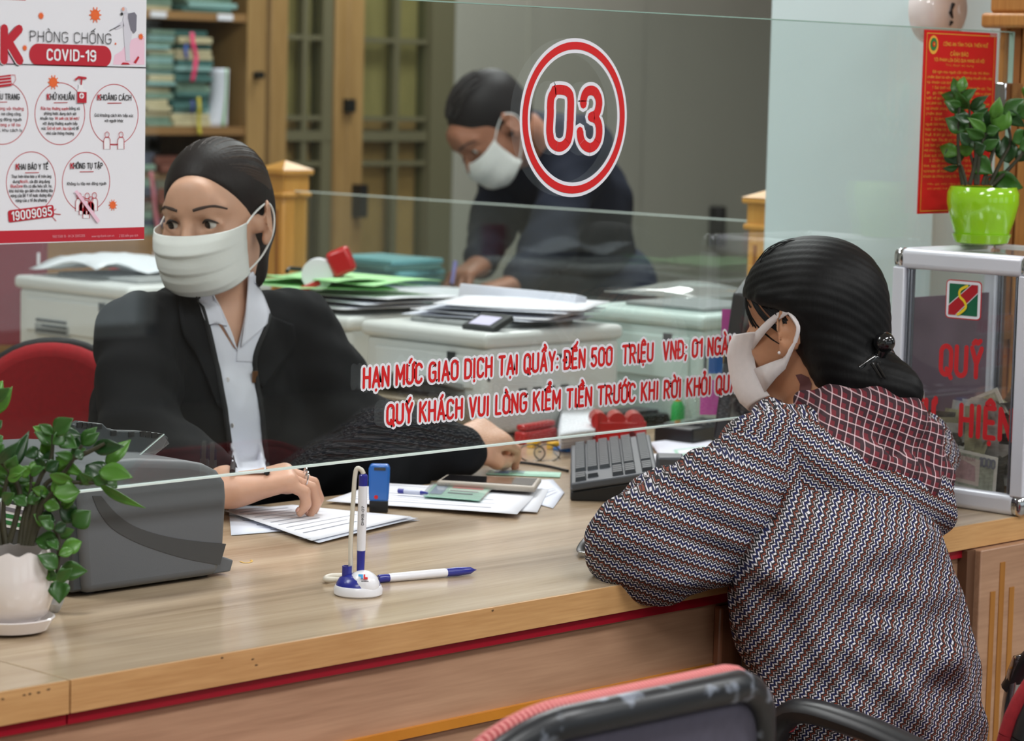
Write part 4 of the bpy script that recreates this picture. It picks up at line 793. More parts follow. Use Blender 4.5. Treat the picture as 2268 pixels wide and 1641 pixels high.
for p, mt, k, nm in ((rrect(-.05, -.05, 1.05, 1.05, .12), m_bred, 0, 'logo_border'), (rrect(-.02, -.02, 1.02, 1.02, .1), m_swhite, 1, 'logo_ground'), ([(.06, .06), (.94, .06), (.94, .94), (.06, .94)], M('logo_green', (14, 98, 66), .4), 2, 'logo_field'), ([(.06, .06), (.30, .06), (.94, .70), (.94, .94), (.72, .94), (.06, .34)], m_swhite, 3, 'logo_edge'), ([(.06, .06), (.27, .06), (.94, .73), (.94, .94), (.75, .94), (.06, .31)], M('logo_red', (176, 22, 36), .4), 4, 'logo_band')):
    MB().poly(LP(p, k)).build(nm, mt, bx)
rp = soft2([(.62, .90), (.42, .78), (.40, .60), (.55, .46), (.60, .30), (.48, .16), (.36, .08)], 5); MB().strip([(a*lw, b*lh) for a, b in rp], .07*lw, (BX0+.0074-.0004*5, lo_[1], lo_[2]), uY, ez).build('logo_rope', M('logo_yellow', (238, 206, 40), .4), bx)
# banknotes inside
m_notes = [M('note_olive', (150, 144, 112), .8, noise=.3, nscale=60), M('note_brown', (138, 114, 88), .8, noise=.3, nscale=60), M('note_grey', (176, 172, 162), .8, noise=.25, nscale=60), M('note_pale', (208, 202, 190), .8, noise=.12, nscale=60), M('note_dark', (80, 74, 62), .8, noise=.4, nscale=60)]
rr = random.Random(11); proto = []
def crumple(w_, h_, amp, seed):
    r2 = random.Random(seed); P = []; ph = [r2.uniform(0, 6) for _ in range(4)]
    for i in range(7):
        row = []
        for j in range(5):
            x, y = (i/6-.5)*w_, (j/4-.5)*h_; z = amp*(math.sin(x*60+ph[0])+.8*math.sin(y*90+ph[1])+.6*math.sin((x+y)*110+ph[2]))+r2.uniform(-.3, .3)*amp; row.append((x, y, z))
        P.append(row)
    me = bpy.data.meshes.new('banknote'); g = MB().grid(P); me.from_pydata(g.v, [], g.f); me.update(); return me
lab = {m_notes[i].name: '%s crumpled banknote in the heap inside the clear collection box' % c for i, c in enumerate(('olive', 'brown', 'grey', 'pale', 'very dark'))}; lab2 = {k: v.replace('in the heap inside', 'pushed up against the inner pane of') for k, v in lab.items()}
for k in range(80):
    me = crumple(rr.uniform(.045, .07), rr.uniform(.035, .05), rr.uniform(.003, .007), k); o = put_mesh('banknote', me, m_notes[rr.choice((0, 1, 2, 4, 0, 4, 1, 3 if k > 50 else 4))], angle=25)
    x = rr.uniform(BX0+.055, BX1-.055); y = rr.uniform(BY0+.052, BY1-.055); hgt = .055+.105*max(0, 1-abs(y-.03)/.2)
    z = CT+.018+hgt*(k/80)**.9; o.location = (x, y, z); o.rotation_euler = (rr.uniform(-.7, .7), rr.uniform(-.7, .7), rr.uniform(0, 6.28)); tag(o, lab[o.data.materials[0].name], 'banknote', 'crumpled banknotes in the collection box')
for k in range(26):      # pressed against the near pane
    me = crumple(rr.uniform(.05, .08), rr.uniform(.035, .05), .003, 200+k); o = put_mesh('banknote', me, m_notes[rr.choice((0, 1, 4, 4, 2))], angle=25)
    y = rr.uniform(BY0+.05, BY1-.06); z = CT+.05+rr.random()*.085*(1-.6*max(0, y-.1)/.1); o.location = (BX0+.030+rr.random()*.015, y, z); o.rotation_euler = (rr.uniform(-.4, .4), rad(90)+rr.uniform(-.35, .35), rr.uniform(-.3, .3)); tag(o, lab2[o.data.materials[0].name], 'banknote', 'crumpled banknotes in the collection box')
def flat_note(pts, x, label, mt=m_notes[3]):
    q = [on(a, b, 0, x) for a, b in pts]; base = q[2]; t = thing('banknote', label, 'banknote', base)
    g = MB(); g.add(q+[p+np.array((.0008, 0, 0)) for p in q], [(0, 1, 2, 3), (7, 6, 5, 4), (0, 4, 5, 1), (1, 5, 6, 2), (2, 6, 7, 3), (3, 7, 4, 0)]); g.build('paper', mt, t)
    return t, Vector(q[0]), Vector(q[1]-q[0]), Vector(q[3]-q[0])
m_npink = M('note_print_pink', (184, 150, 150), .8, noise=.2, nscale=120); m_ngrey = M('note_print_grey', (158, 160, 142), .8, noise=.25, nscale=150)
t, o_, ux, vy = flat_note([(2087, 985), (2210, 1014), (2204, 1098), (2081, 1068)], BX0+.0145, 'pale pink one thousand banknote pressed flat against the collection box pane')
def npoly(pts, mt, nm, k): MB().poly([o_+ux*a+vy*b+Vector((-.0003*k, 0, 0)) for a, b in pts]).build(nm, mt, t)
npoly([(.05, .08), (.95, .08), (.95, .93), (.05, .93)], m_ngrey, 'printed_field', 1); npoly([(.16, .16), (.70, .16), (.70, .86), (.16, .86)], M('note_print_cream', (206, 190, 178), .8), 'printed_field', 2); npoly([(.2, .3), (.4, .26), (.62, .36), (.64, .76), (.22, .76)], m_npink, 'printed_scene', 3)
nu_, nv_ = ux.normalized(), -vy.normalized(); g = MB(); letter(g, '1000', o_+ux*.70+vy*.30+Vector((-.0014, 0, 0)), nu_, nv_, .012, .026, .2); g.build('printed_figures', m_pgrey, t)
g = MB(); letter(g, 'VIỆT NAM', o_+ux*.24+vy*.24+Vector((-.0014, 0, 0)), nu_, nv_, .005, .036, .2); g.build('printed_figures', m_npink, t)
t, o_, ux, vy = flat_note([(2136, 888), (2208, 858), (2232, 912), (2160, 945)], BX0+.05, 'crisp pale banknote sticking up out of the heap in the collection box'); npoly([(.1, .12), (.9, .12), (.9, .85), (.1, .85)], m_ngrey, 'printed_field', 1)
t, o_, ux, vy = flat_note([(2018, 872), (2046, 868), (2050, 915), (2024, 930)], BX0+.04, 'small pale banknote corner poking up behind the lettering TƯ'); npoly([(.15, .1), (.85, .1), (.85, .9), (.15, .9)], m_npink, 'printed_field', 1)
# green pot on the box
m_lime = M('glaze_lime', (150, 206, 34), .12, coat=.7, spec=.6); zc = BZ1+.0016
gp = on(2172, 541, 2, zc); gp[1] = min(gp[1], BY1-.03); t = thing('potted_plant', 'glossy dark plant in a lime green glazed pot on the collection box', 'plant', gp)
MB().lathe([(.030, .010), (.040, .012), (.0475, .034), (.0545, .062), (.0545, .078), (.050, .0875), (.046, .0865), (.050, .074), (.046, .05), (.02, .03)], 48, gp).build('pot', m_lime, t)
MB().lathe([(.033, 0), (.040, .003), (.0455, .016), (.0435, .0165), (.038, .0075), (0, .007)], 48, gp).build('saucer', m_lime, t); MB().lathe([(.0485, .078), (.02, .082), (0, .083)], 32, gp).build('soil', m_soil, t)
zg = float((gp-CAM) @ FW)
LG = [((1290, 600), (1262, 468), 48), ((1300, 560), (1330, 462), 50, 1), ((1310, 640), (1238, 615), 35), ((1362, 660), (1474, 578), 45, 2), ((1350, 655), (1275, 545), 55, 0), ((1370, 712), (1480, 652), 42, 2), ((1335, 790), (1212, 715), 85, 0), ((1370, 790), (1440, 690), 70, 2), ((1325, 825), (1445, 895), 62, 2), ((1290, 1000), (1240, 868), 95, 2), ((1292, 1008), (1196, 1022), 35, 2), ((1385, 955), (1500, 1055), 90, 0), ((1485, 1065), (1685, 1140), 105, 0), ((1500, 720), (1545, 588), 60, 1), ((1560, 690), (1695, 598), 75, 0), ((1530, 800), (1590, 640), 95, 1), ((1565, 665), (1700, 770), 62, 2), ((1600, 990), (1575, 820), 100, 2), ((1460, 790), (1500, 660), 80, 2), ((1470, 920), (1530, 800), 100, 2), ((1430, 930), (1410, 760), 90, 2), ((1620, 860), (1710, 790), 80, 0), ((1650, 700), (1760, 640), 80, 0), ((1640, 980), (1730, 900), 70, 2), ((1310, 740), (1290, 640), 55, 0), ((1360, 880), (1300, 800), 60, 2), ((1660, 900), (1800, 850), 80, 0), ((1700, 600), (1760, 520), 70, 1)]
SG = [[(1320, 1120), (1300, 990), (1290, 830), (1300, 620)], [(1360, 1120), (1400, 950), (1370, 800), (1360, 660)], [(1410, 1120), (1420, 950), (1460, 800)], [(1440, 1120), (1490, 960), (1530, 800), (1520, 700)], [(1480, 1120), (1560, 960), (1610, 850), (1570, 690)], [(1500, 1120), (1620, 1000), (1690, 900), (1700, 700)], [(1340, 1120), (1310, 1010), (1290, 1000)], [(1400, 1120), (1385, 1000), (1330, 830)], [(1460, 1120), (1470, 1080), (1490, 1065)]]
plant(t, LG, SG, 2.735, (1650, 0), zg, .028, (m_leafA, m_leafB, m_leafC), 1.4, 3)

# ------------------------------------------------------------------ banknote counting machine
m_mach = M('machine_grey', (92, 95, 99), .5, bump=.05, bscale=900); m_mach2 = M('machine_dark_band', (64, 65, 66), .5); m_mach3 = M('machine_side_dark', (58, 62, 66), .35); m_machl = M('machine_top_grey', (104, 110, 112), .4)
MY = .335
t = thing('banknote_counter', 'grey banknote counting machine with curved dark band beside the clerk', 'machine', (.4, .45, CT))
def mp(pts, y=MY): return [tuple(on(a/2.93, 880+b/2.93, 1, y)[[0, 2]]) for a, b in pts]
zf = CT+.004
side = mp([(553, 1290), (525, 870), (520, 640), (560, 470), (640, 418), (900, 400), (1230, 412), (1340, 432), (1425, 475), (1475, 545), (1483, 640), (1462, 1010), (1440, 1060), (1420, 1180)])
side = [(a, max(b, zf)) for a, b in side]; side[0] = (side[0][0], zf); side[-1] = (side[-1][0], zf)
MD = .235
MB().prism(side, (0, MY, 0), ex, ez, (0, MD, 0)).build('body', m_mach, t, bevel=.010, seg=4)
for x in (.30, .47):
    for y in (MY+.03, MY+MD-.03): MB().lathe([(.009, 0), (.009, .006)], 12, (x, y, CT)).build('foot', m_dark, t)
bandA = mp([(598, 640), (640, 740), (720, 845), (850, 925), (1000, 985), (1200, 1045), (1425, 1088)]); bandB = mp([(655, 640), (750, 750), (870, 835), (1050, 895), (1250, 930), (1465, 950)])
q = soft2(bandA, 4)+soft2(bandB, 4)[::-1]; MB().prism(q, (0, MY-.0008, 0), ex, ez, (0, .002, 0)).build('curved_band', m_mach2, t)
tray = mp([(1430, 1100), (1470, 1035), (1552, 1064), (1532, 1150), (1400, 1192)]); tray = [(a, max(b, zf)) for a, b in tray]; MB().prism(tray, (0, MY+.01, 0), ex, ez, (0, MD-.02, 0)).build('feed_lip', m_mach, t, bevel=.002)
xs = min(a for a, b in side); MB().span((xs-.006, MY+.008, zf+.002), (xs+.02, MY+MD-.008, CT+.125)).build('front_panel', m_mach3, t, bevel=.004)
# back hopper plate and clear guard
hp = mp([(480, 180), (520, 155), (670, 172), (700, 200), (760, 214), (905, 218), (1060, 236), (1098, 262), (1060, 330), (900, 400), (520, 390)], MY+.10)
MB().prism(hp, (0, MY+.10, 0), ex, ez, (0, .012, 0)).build('hopper_plate', m_mach3, t, bevel=.002)
for a, b in ((515, 178), (545, 181), (575, 184), (605, 187), (640, 190), (735, 232), (850, 240), (925, 235), (960, 240), (1000, 245), (1035, 250)):
    p = on(a/2.93, 880+b/2.93, 1, MY+.10); MB().span((p[0]-.004, MY+.0985, p[2]-.003), (p[0]+.004, MY+.1005, p[2]+.003)).build('hopper_slot', m_dark, t)
gq = mp([(880, 395), (1062, 240), (1100, 300), (990, 385)], MY+.06); MB().prism(gq, (0, MY+.06, 0), ex, ez, (0, .003, 0)).build('clear_guard', M_glass('guard_clear', (.8, .76, .78), 1.5, .05, .08), t)
ge = mp([(880, 395), (1062, 240)], MY+.06); MB().strip(ge, .0016, (0, MY+.0595, 0), ex, ez).build('guard_edge', m_gedge, t)
# label and silver note guide on the face towards the plant
xf = xs-.0066; l0, l1 = on(2, 1112, 0, xf), on(82, 1182, 0, xf); MB().span((xf-.0004, l1[1], l1[2]), (xf, l0[1], l0[2])).build('paper_label', m_paper, t)
for k in range(3): zz = l1[2]+(l0[2]-l1[2])*(.12+.28*k); MB().span((xf-.0007, l1[1]+.004, zz), (xf-.0004, l0[1]-.004, zz+.005)).build('label_stripe', m_green_p if k < 2 else m_pgrey, t)
gd = on(132, 1335, 2, CT+.012); MB().tube([(gd[0], gd[1]+.01, CT+.004), (gd[0]-.004, gd[1]+.004, CT+.014), (gd[0], gd[1], CT+.03), (gd[0]+.012, gd[1]+.004, CT+.05)], [.007, .010, .009, .006], 10).build('note_guide', M('guide_silver', (176, 180, 186), .35, metal=.3), t)

# ------------------------------------------------------------------ pens
m_blue = M('pen_blue', (38, 44, 140), .3, coat=.3); m_pen_w = M('pen_white', (234, 234, 240), .3, coat=.3); m_cordw = M('cord_translucent', (216, 210, 196), .35, spec=.5)
ps = on(793, 1317, 2, CT); t = thing('desk_pen_stand', 'white and blue desk pen stand with one pen standing upright', 'pen stand', ps)
MB().lathe([(.026, 0), (.0285, .002), (.0288, .008), (.027, .0115), (.02, .013), (0, .0135)], 40, ps).build('base', m_pen_w, t)
tocam = Vector((CAM[0]-ps[0], CAM[1]-ps[1], 0)).normalized(); rgt = Vector((-tocam.y, tocam.x, 0))*-1
rgt = Vector(_r); bk = -tocam
MB().lathe([(.0265, .0105), (.0255, .0145), (.022, .020), (.015, .024), (0, .026)], 40, Vector(ps)+bk*.001).build('collar', m_blue, t)
S1 = Vector(ps)+Vector(rgt)*.006+tocam*.006+Vector((0, 0, .013)); Rm = Matrix((rgt, bk, Vector((0, 0, 1)))).transposed()
g = MB(); vs = []; n1, n2 = 10, 24
prof_ = [(.019*math.cos(a), .017*math.sin(a)) for a in np.linspace(0, pi/2, 9)]; g.lathe(prof_, 28, S1, Rm @ Matrix.Rotation(rad(14), 3, 'X')); g.build('badge_dome', m_pen_w, t)
lc = S1+tocam*.0155+Vector((0, 0, .0105)); lu = rgt; lv = (Vector((0, 0, 1))*.8-tocam*.6).normalized(); nrm = lu.cross(lv)
for pts, mt in (([(-.006, .004), (-.0005, .004), (-.0005, -.001), (-.003, -.001), (-.003, .0015), (-.006, .0015)], M('logo_cyan', (60, 160, 220), .4)), ([(.0002, .004), (.002, .004), (.002, .0005), (.005, .0005), (.005, -.002), (.0002, -.002)], m_sred), ([(-.0025, -.0045), (.006, -.0042), (.006, -.0047), (-.0025, -.005)], m_pblack)):
    MB().prism([(a, b) for a, b in pts], lc+nrm*.0012, lu, lv, nrm*.0012).build('badge_mark', mt, t)
s2 = Vector(ps)-rgt*.0135+Vector((0, 0, .018)); MB().lathe([(.0058, 0), (.0058, .016), (.0042, .016), (.0042, .004), (0, .004)], 18, s2).build('spare_socket', m_blue, t)
pb = Vector(ps)+rgt*.002+bk*.004; lean = (Vector((0, 0, 1))+rgt*.012).normalized(); RL = Matrix((rgt, lean.cross(rgt), lean)).transposed()
MB().lathe([(.0042, .014), (.0046, .03), (.0050, .052)], 18, pb, RL).build('pen_grip', m_blue, t); MB().lathe([(.0050, .052), (.0052, .056), (.0054, .128), (.0050, .1285)], 18, pb, RL).build('pen_barrel', m_pen_w, t); MB().lathe([(.0052, .1285), (.0053, .1405), (.0035, .1425), (0, .1425)], 18, pb, RL).build('pen_cap', m_blue, t)
vert = (lean).normalized(); g = MB(); letter(g, 'DHKB-07', pb+lean*.083+tocam*.0056+rgt*.002, lean, -rgt, .0026, .022, .22); g.build('barrel_print', m_pblack, t)
tp = pb+lean*.1425; MB().tube(spline([tp, tp+Vector((0, 0, .005))-rgt*.003, tp+Vector((0, 0, .003))-rgt*.009, pb-rgt*.011+lean*.11, pb-rgt*.0125+lean*.06, pb-rgt*.011+lean*.02], 6), .0028, 10).build('coil_cord', m_cordw, t)
e0 = Vector(on(838, 1284, 2, CT+.004)); e1 = Vector(on(1056, 1264, 2, CT+.005))
MB().tube(spline([Vector(ps)+bk*.02+Vector((0, 0, .008)), Vector(on(755, 1285, 2, CT+.005)), Vector(on(722, 1283, 2, CT+.005)), Vector(on(735, 1276, 2, CT+.005)), Vector(on(790, 1276, 2, CT+.004)), e0], 6), .0035, 10).build('trailing_cord', m_cordw, t)
tp_ = thing('ballpoint_pen', 'white and blue ballpoint pen lying on the counter by the pen stand', 'pen', e0)
d = (e1-e0); ln = d.length; d.normalize(); u_, v_, n_ = basis(d); RL = Matrix((u_, v_, d)).transposed(); e0 = e0+Vector((0, 0, .0012))
MB().lathe([(.0046, 0), (.0052, .002), (.0050, .014)], 18, e0, RL).build('cap', m_blue, tp_); MB().lathe([(.0050, .014), (.0054, .02), (.0054, .092), (.0050, .094)], 18, e0, RL).build('barrel', m_pen_w, tp_); MB().lathe([(.0052, .094), (.0056, .11), (.0044, .128), (.0016, ln-.004), (0, ln)], 18, e0, RL).build('grip', m_blue, tp_)
# ------------------------------------------------------------------ papers and small things on the counter
m_sheet = [M('sheet_white', (232, 233, 240), .75), M('sheet_cool', (222, 226, 238), .75), M('sheet_mint', (176, 232, 166), .75)]; m_ink = M('ink_grey', (150, 152, 164), .8); m_inkd = M('ink_dark', (84, 86, 98), .8)
def sheet(c4, z, label, lines=0, mat=m_sheet[0], group=None, curl=.0, seed=0, ink=m_ink, cat='paper', dark=0, zs=None, solid=.0004):
    """one sheet from its four corner pixels (far-left, far-right, near-right, near-left) on the height z"""
    q = [Vector(on(a, b, 2, z if zs is None else z+zs[i])) for i, (a, b) in enumerate(c4)]; t = thing('paper_sheet', label, cat, (q[0]+q[2])/2, 0, group); r2 = random.Random(seed); N = 8; P = []
    bil = lambda u, v: (q[0]*(1-u)+q[1]*u)*(1-v)+(q[3]*(1-u)+q[2]*u)*v
    ph = r2.uniform(0, 6)
    hgt = lambda u, v: curl*(math.sin(u*3+ph)*math.sin(v*2.5+ph)+1)*.5
    for i in range(N+1): P.append([bil(j/N, i/N)+Vector((0, 0, hgt(j/N, i/N))) for j in range(N+1)])
    MB().grid(P).build('sheet', mat, t, angle=180, solid=solid)
    if lines:
        for k in range(lines):
            v = .1+.8*k/max(1, lines); u1 = r2.uniform(.55, .93); g = MB(); w_ = .008 if k % 4 else .014
            seg = [(.08+(u1-.08)*i/6) for i in range(7)]
            row = lambda vv: [bil(u, vv)+Vector((0, 0, hgt(u, vv)+.0006)) for u in seg]
            g.grid([row(v), row(v+w_)]); g.build('print_line', m_inkd if (dark and k % 3 == 0) else ink, t, angle=180)
    return t
FA = 'printed forms under the clerk\'s hand'
sheet([(506, 1120), (700, 1128), (930, 1153), (512, 1186)], CT+.0008, 'lowest white form of the pile under the clerk\'s hand', 0, m_sheet[1], FA, .001, 1)
sheet([(500, 1132), (660, 1122), (925, 1150), (706, 1203)], CT+.0022, 'middle white form with a dark dashed edge under the clerk\'s hand', 0, m_sheet[1], FA, .002, 2)
sheet([(498, 1136), (648, 1118), (912, 1148), (690, 1198)], CT+.0046, 'top printed form that the clerk\'s ringed hand rests on', 9, m_sheet[0], FA, .003, 3)
t = bpy.data.objects['paper_sheet.001']
for k in range(6):
    u = .1+.15*k; p = Vector(on(498+208*u, 1136+67*u, 2, CT+.0052)); sub(MB().box(p, (.016, .0016, .0006), RZ(rad(-58))), 'dash_mark', m_pblack, bpy.data.objects['paper_sheet.001'].children[0])
FB = 'printed forms beside the phone'
sheet([(1010, 1068), (1225, 1062), (1250, 1092), (1225, 1126)], CT+.0008, 'printed form sticking out beyond the phone towards the keyboard', 8, m_sheet[1], FB, .001, 4, dark=1)
sheet([(980, 1072), (1215, 1085), (1190, 1136), (760, 1108)], CT+.002, 'white form fanned out under the phone and sleeve', 7, m_sheet[0], FB, .002, 5)
sheet([(840, 1074), (1190, 1090), (1145, 1143), (722, 1110)], CT+.0042, 'uppermost long form lying under the green card sleeve', 9, m_sheet[0], FB, .003, 6)
# card in a clear sleeve, second card, phone, pen
def slab(c4, z, th, name, label, cat, mat, bevel=.002, parts=()):
    q = [Vector(on(a, b, 2, z+th)) for a, b in c4]; t = thing(name, label, cat, (q[0]+q[2])/2-Vector((0, 0, th))); g = MB(); dn = Vector((0, 0, -th)); g.add(q+[p+dn for p in q], [(0, 1, 2, 3), (7, 6, 5, 4), (0, 4, 5, 1), (1, 5, 6, 2), (2, 6, 7, 3), (3, 7, 4, 0)]); g.build(parts[0] if parts else 'body', mat, t, bevel=bevel, seg=3); return t, q
def inset(q, pts, mat, nm, t, dz=.0006):
    bil = lambda u, v: (q[0]*(1-u)+q[1]*u)*(1-v)+(q[3]*(1-u)+q[2]*u)*v+Vector((0, 0, dz))
    MB().poly([bil(u, v) for u, v in pts]).build(nm, mat, t)
m_idg = M('card_green', (158, 208, 184), .35, noise=.15, nscale=90); m_sleeve = M_glass('sleeve_clear', (.95, .97, .97), 1.4, .1, .1)
t, q = slab([(962, 1072), (1088, 1080), (1062, 1108), (938, 1098)], CT+.0090, .001, 'identity_card', 'pale green identity card in a clear sleeve on the forms', 'card', m_idg, .0003)
inset(q, [(.06, .12), (.28, .12), (.28, .8), (.06, .8)], M('card_photo', (110, 130, 160), .5), 'photo', t); inset(q, [(.36, .16), (.9, .16), (.9, .24), (.36, .24)], m_sred, 'print_line', t); inset(q, [(.36, .4), (.86, .4), (.86, .46), (.36, .46)], m_inkd, 'print_line', t); inset(q, [(.36, .6), (.8, .6), (.8, .66), (.36, .66)], m_inkd, 'print_line', t); inset(q, [(-.05, -.06), (1.05, -.06), (1.05, 1.06), (-.05, 1.06)], m_sleeve, 'sleeve', t, .0014)
t, q = slab([(1085, 1040), (1243, 1046), (1240, 1056), (1075, 1049)], CT+.001, .001, 'identity_card', 'pale green identity card lying flat behind the phone', 'card', m_idg, .0003); inset(q, [(.1, .2), (.5, .2), (.5, .8), (.1, .8)], M('card_photo', (110, 130, 160), .5), 'photo', t); inset(q, [(.3, .4), (.95, .4), (.95, .8), (.3, .8)], m_idg, 'printed_field', t)
m_case = M('phone_case', (168, 158, 146), .4); m_screen = M('phone_screen', (30, 26, 26), .06, coat=1.0)
t, q = slab([(988, 1050), (1200, 1058), (1186, 1078), (966, 1064)], CT+.0095, .009, 'mobile_phone', 'mobile phone in a beige case lying face up on the forms', 'phone', m_case, .004); inset(q, [(.04, .1), (.96, .1), (.96, .9), (.04, .9)], m_screen, 'screen', t, .0004)
for u in (.10, .13): inset(q, [(u, 1.02), (u+.014, 1.02), (u+.014, 1.2), (u, 1.2)], m_dark, 'speaker_hole', t, -.003)
a, b = Vector(on(882, 1087, 2, CT+.0125)), Vector(on(948, 1092, 2, CT+.0125)); t = thing('ballpoint_pen', 'short clear and blue ballpoint pen lying across the white forms', 'pen', a); MB().tube([a, a+(b-a)*.2], .0036, 10).build('cap', m_blue, t); MB().tube([a+(b-a)*.2, a+(b-a)*.75], .0034, 10).build('barrel', M('pen_frosted', (200, 204, 222), .3), t); MB().tube([a+(b-a)*.75, b], [.0034, .0014], 10).build('tip', m_blue, t)
# self-inking stamp
st = on(838, 1136, 2, CT); yaw = Vector((_r[0], _r[1], 0)); Rs = frame(yaw); m_sblue = M('stamp_blue', (32, 104, 190), .3, coat=.4); t = thing('self_inking_stamp', 'blue self-inking rubber stamp standing on the counter', 'stamp', st)
B = lambda c, d: (Vector(st)+Rs @ Vector(c), d)
MB().box(*B((0, .008, .009), (.026, .016, .018)), R=Rs).build('foot', m_dark, t, bevel=.002)
g = MB(); pr = [(-.0135, .016), (.0135, .016), (.0142, .03), (.0148, .062), (.0125, .068), (-.0125, .068), (-.0148, .062), (-.0142, .03)]; g.prism(pr, Vector(st)+Rs @ Vector((0, -.001, 0)), Rs @ Vector((1, 0, 0)), (0, 0, 1), Rs @ Vector((0, .018, 0))); g.build('body', m_sblue, t, bevel=.003, seg=3)
MB().box(*B((.001, -.0012, .062), (.016, .001, .004)), R=Rs).build('label_window', m_mach3, t); c_ = Vector(st)+Rs @ Vector((-.0035, -.0012, .0225)); MB().lathe([(.0028, 0), (.0028, .0008)], 14, c_, Rs @ Matrix.Rotation(rad(90), 3, 'X')).build('marker_dot', m_sred, t)
# keyboard propped up on edge
kl = Vector((.737, .676, 0)); kd = Vector((.676, -.737, 0)); k0 = Vector(on(1263, 1110, 2, CT)); m_kb = M('keyboard_grey', (72, 76, 82), .4); m_kb_d = M('keyboard_black', (26, 27, 29), .4); m_key = M('key_dark', (52, 56, 62), .35)
t = thing('keyboard', 'dark grey computer keyboard propped up at a slant beside the papers', 'keyboard', k0)
ang = rad(10); kx = (kd*math.cos(ang)+Vector((0, 0, 1))*math.sin(ang)); kn = kx.cross(kl)*-1
if kn.z < 0: kn = -kn
KD, KL = .128, .42; o0 = k0+Vector((0, 0, .020))
RK = Matrix((kx, kl, kn)).transposed()
MB().box(o0+kx*KD/2+kl*KL/2, (KD, KL, .012), RK).build('top_plate', m_kb, t, bevel=.003, seg=2)
pts = [(0, .0), (.012, -.001), (KD*math.cos(ang)*.95, 0), (KD*math.cos(ang), .020+KD*math.sin(ang)-.006), (0, .014)]
MB().prism(pts, k0+kl*.004, kd, (0, 0, 1), kl*(KL-.008)).build('underside', m_kb_d, t, bevel=.003)
kme = None; uk = .0178
rows = [(.008, 0), (.0262, 1), (.0444, 2), (.0626, 3), (.0808, 4), (.106, 5)]
for rx, ri in rows:
    cells = [(i*.0192, .0168) for i in range(21)]
    for yi, ww in cells:
        y = .010+yi
        if y > KL-.02: continue
        if ri in (0, 1) and .056 < y < .068: continue
        if .098 > y > .086 and ri != 9: continue
        if ri == 1 and y < .05 and not .025 < y < .035: continue
        if ri == 2 and y < .07: continue
        c = o0+kx*(rx+.008)+kl*(y+ww/2)+kn*.0088
        if kme is None:
            g = MB(); a, h = .0082, .0068; g.add([(-a, -a, -.003), (a, -a, -.003), (a, a, -.003), (-a, a, -.003), (-h, -h, .003), (h, -h, .003), (h, h, .003), (-h, h, .003)], [(0, 3, 2, 1), (4, 5, 6, 7), (0, 1, 5, 4), (1, 2, 6, 5), (2, 3, 7, 6), (3, 0, 4, 7)]); kme = bpy.data.meshes.new('key'); kme.from_pydata(g.v, [], g.f); kme.materials.append(m_key)
        o = bpy.data.objects.new('key', kme); col.objects.link(o); o.matrix_basis = Matrix.Translation(c) @ RK.to_4x4(); o.parent = t; o.matrix_parent_inverse = _TM[t.name].inverted()
MB().box(o0+kx*.120+kl*.006+kn*.0068, (.002, .003, .002), RK).build('status_light', M('led_blue', (60, 90, 240), .3), t)
MB().box(o0+kx*(KD+.018)+kl*.03+Vector((0, 0, .004)), (.040, .05, .036), RZ(math.atan2(kd.y, kd.x))).build('rear_block', m_kb, t, bevel=.004)
cb = [on(x, y, 2, CT+.0025) for x, y in ((1258, 1043), (1200, 1030), (1120, 1022), (1060, 1030), (1032, 1050), (1030, 1062))]
tag(MB().tube(spline(cb, 6), .0022, 8).build('black_cable', m_dark), 'thin black cable curving over the desk behind the phone', 'cable')
# spectacles
t = thing('spectacles', 'folded wire spectacles lying on the desk behind the phone', 'spectacles', on(1190, 1003, 2, CT)); m_wire = M('wire_dark', (70, 66, 60), .3, metal=.8); m_lens = M_glass('lens', (.93, .95, .93), 1.5, 0, .05)
for cx in (1178, 1212):
    c = Vector(on(cx, 1003, 2, CT+.012)); up_ = Vector((_h[0]*.5, _h[1]*.5, .85)).normalized(); P = [c+Vector(_r)*.021*math.cos(a)+up_*.015*math.sin(a) for a in np.linspace(0, 2*pi, 25)]
    MB().tube(P, .0011, 6, caps=False).build('rim', m_wire, t); MB().poly(P[:-1]).build('lens', m_lens, t)
for x0, y0_, x1, y1_ in ((1226, 1000, 1240, 1016), (1185, 988, 1206, 975)): MB().tube([on(x0, y0_, 2, CT+.012), on(x1, y1_, 2, CT+.004)], .0012, 6).build('temple', m_wire, t)
MB().tube([on(1193, 1000, 2, CT+.016), on(1199, 1000, 2, CT+.016)], .0011, 6).build('bridge', m_wire, t)
# stationery farther along
def bar(p, q_, z, w_, h_, name, label, cat, mat, bevel=.002):
    a, b = Vector(on(*p, 2, z)), Vector(on(*q_, 2, z)); d = b-a; t = thing(name, label, cat, (a+b)/2-Vector((0, 0, 0))); R = frame(d); o = MB().box((a+b)/2+Vector((0, 0, h_/2)), (d.length, w_, h_), R).build('body', mat, t, bevel=bevel, seg=3); return t, a, b, R
m_rplast = M('plastic_red', (190, 32, 34), .3, coat=.4); m_yel = M('plastic_yellow', (238, 186, 40), .4); m_blu2 = M('plastic_blue', (44, 110, 190), .4)
t, a, b, R = bar((1150, 985), (1222, 972), CT, .024, .022, 'stapler', 'red desk stapler lying by the clerk\'s outstretched hand', 'stapler', m_rplast, .005); MB().box((a+b)/2+Vector((0, 0, .028)), ((b-a).length*.95, .018, .01), R).build('lever', m_rplast, t, bevel=.003)
bar((1172, 993), (1192, 990), CT, .012, .012, 'marker_pen', 'yellow marker pen end beside the spectacles', 'pen', m_yel); bar((1216, 996), (1236, 993), CT, .012, .012, 'marker_pen', 'yellow marker pen cap next to the blue folder', 'pen', m_yel); bar((1240, 1000), (1290, 992), CT, .03, .006, 'plastic_folder', 'thin bright blue plastic folder under the white files', 'folder', m_blu2)
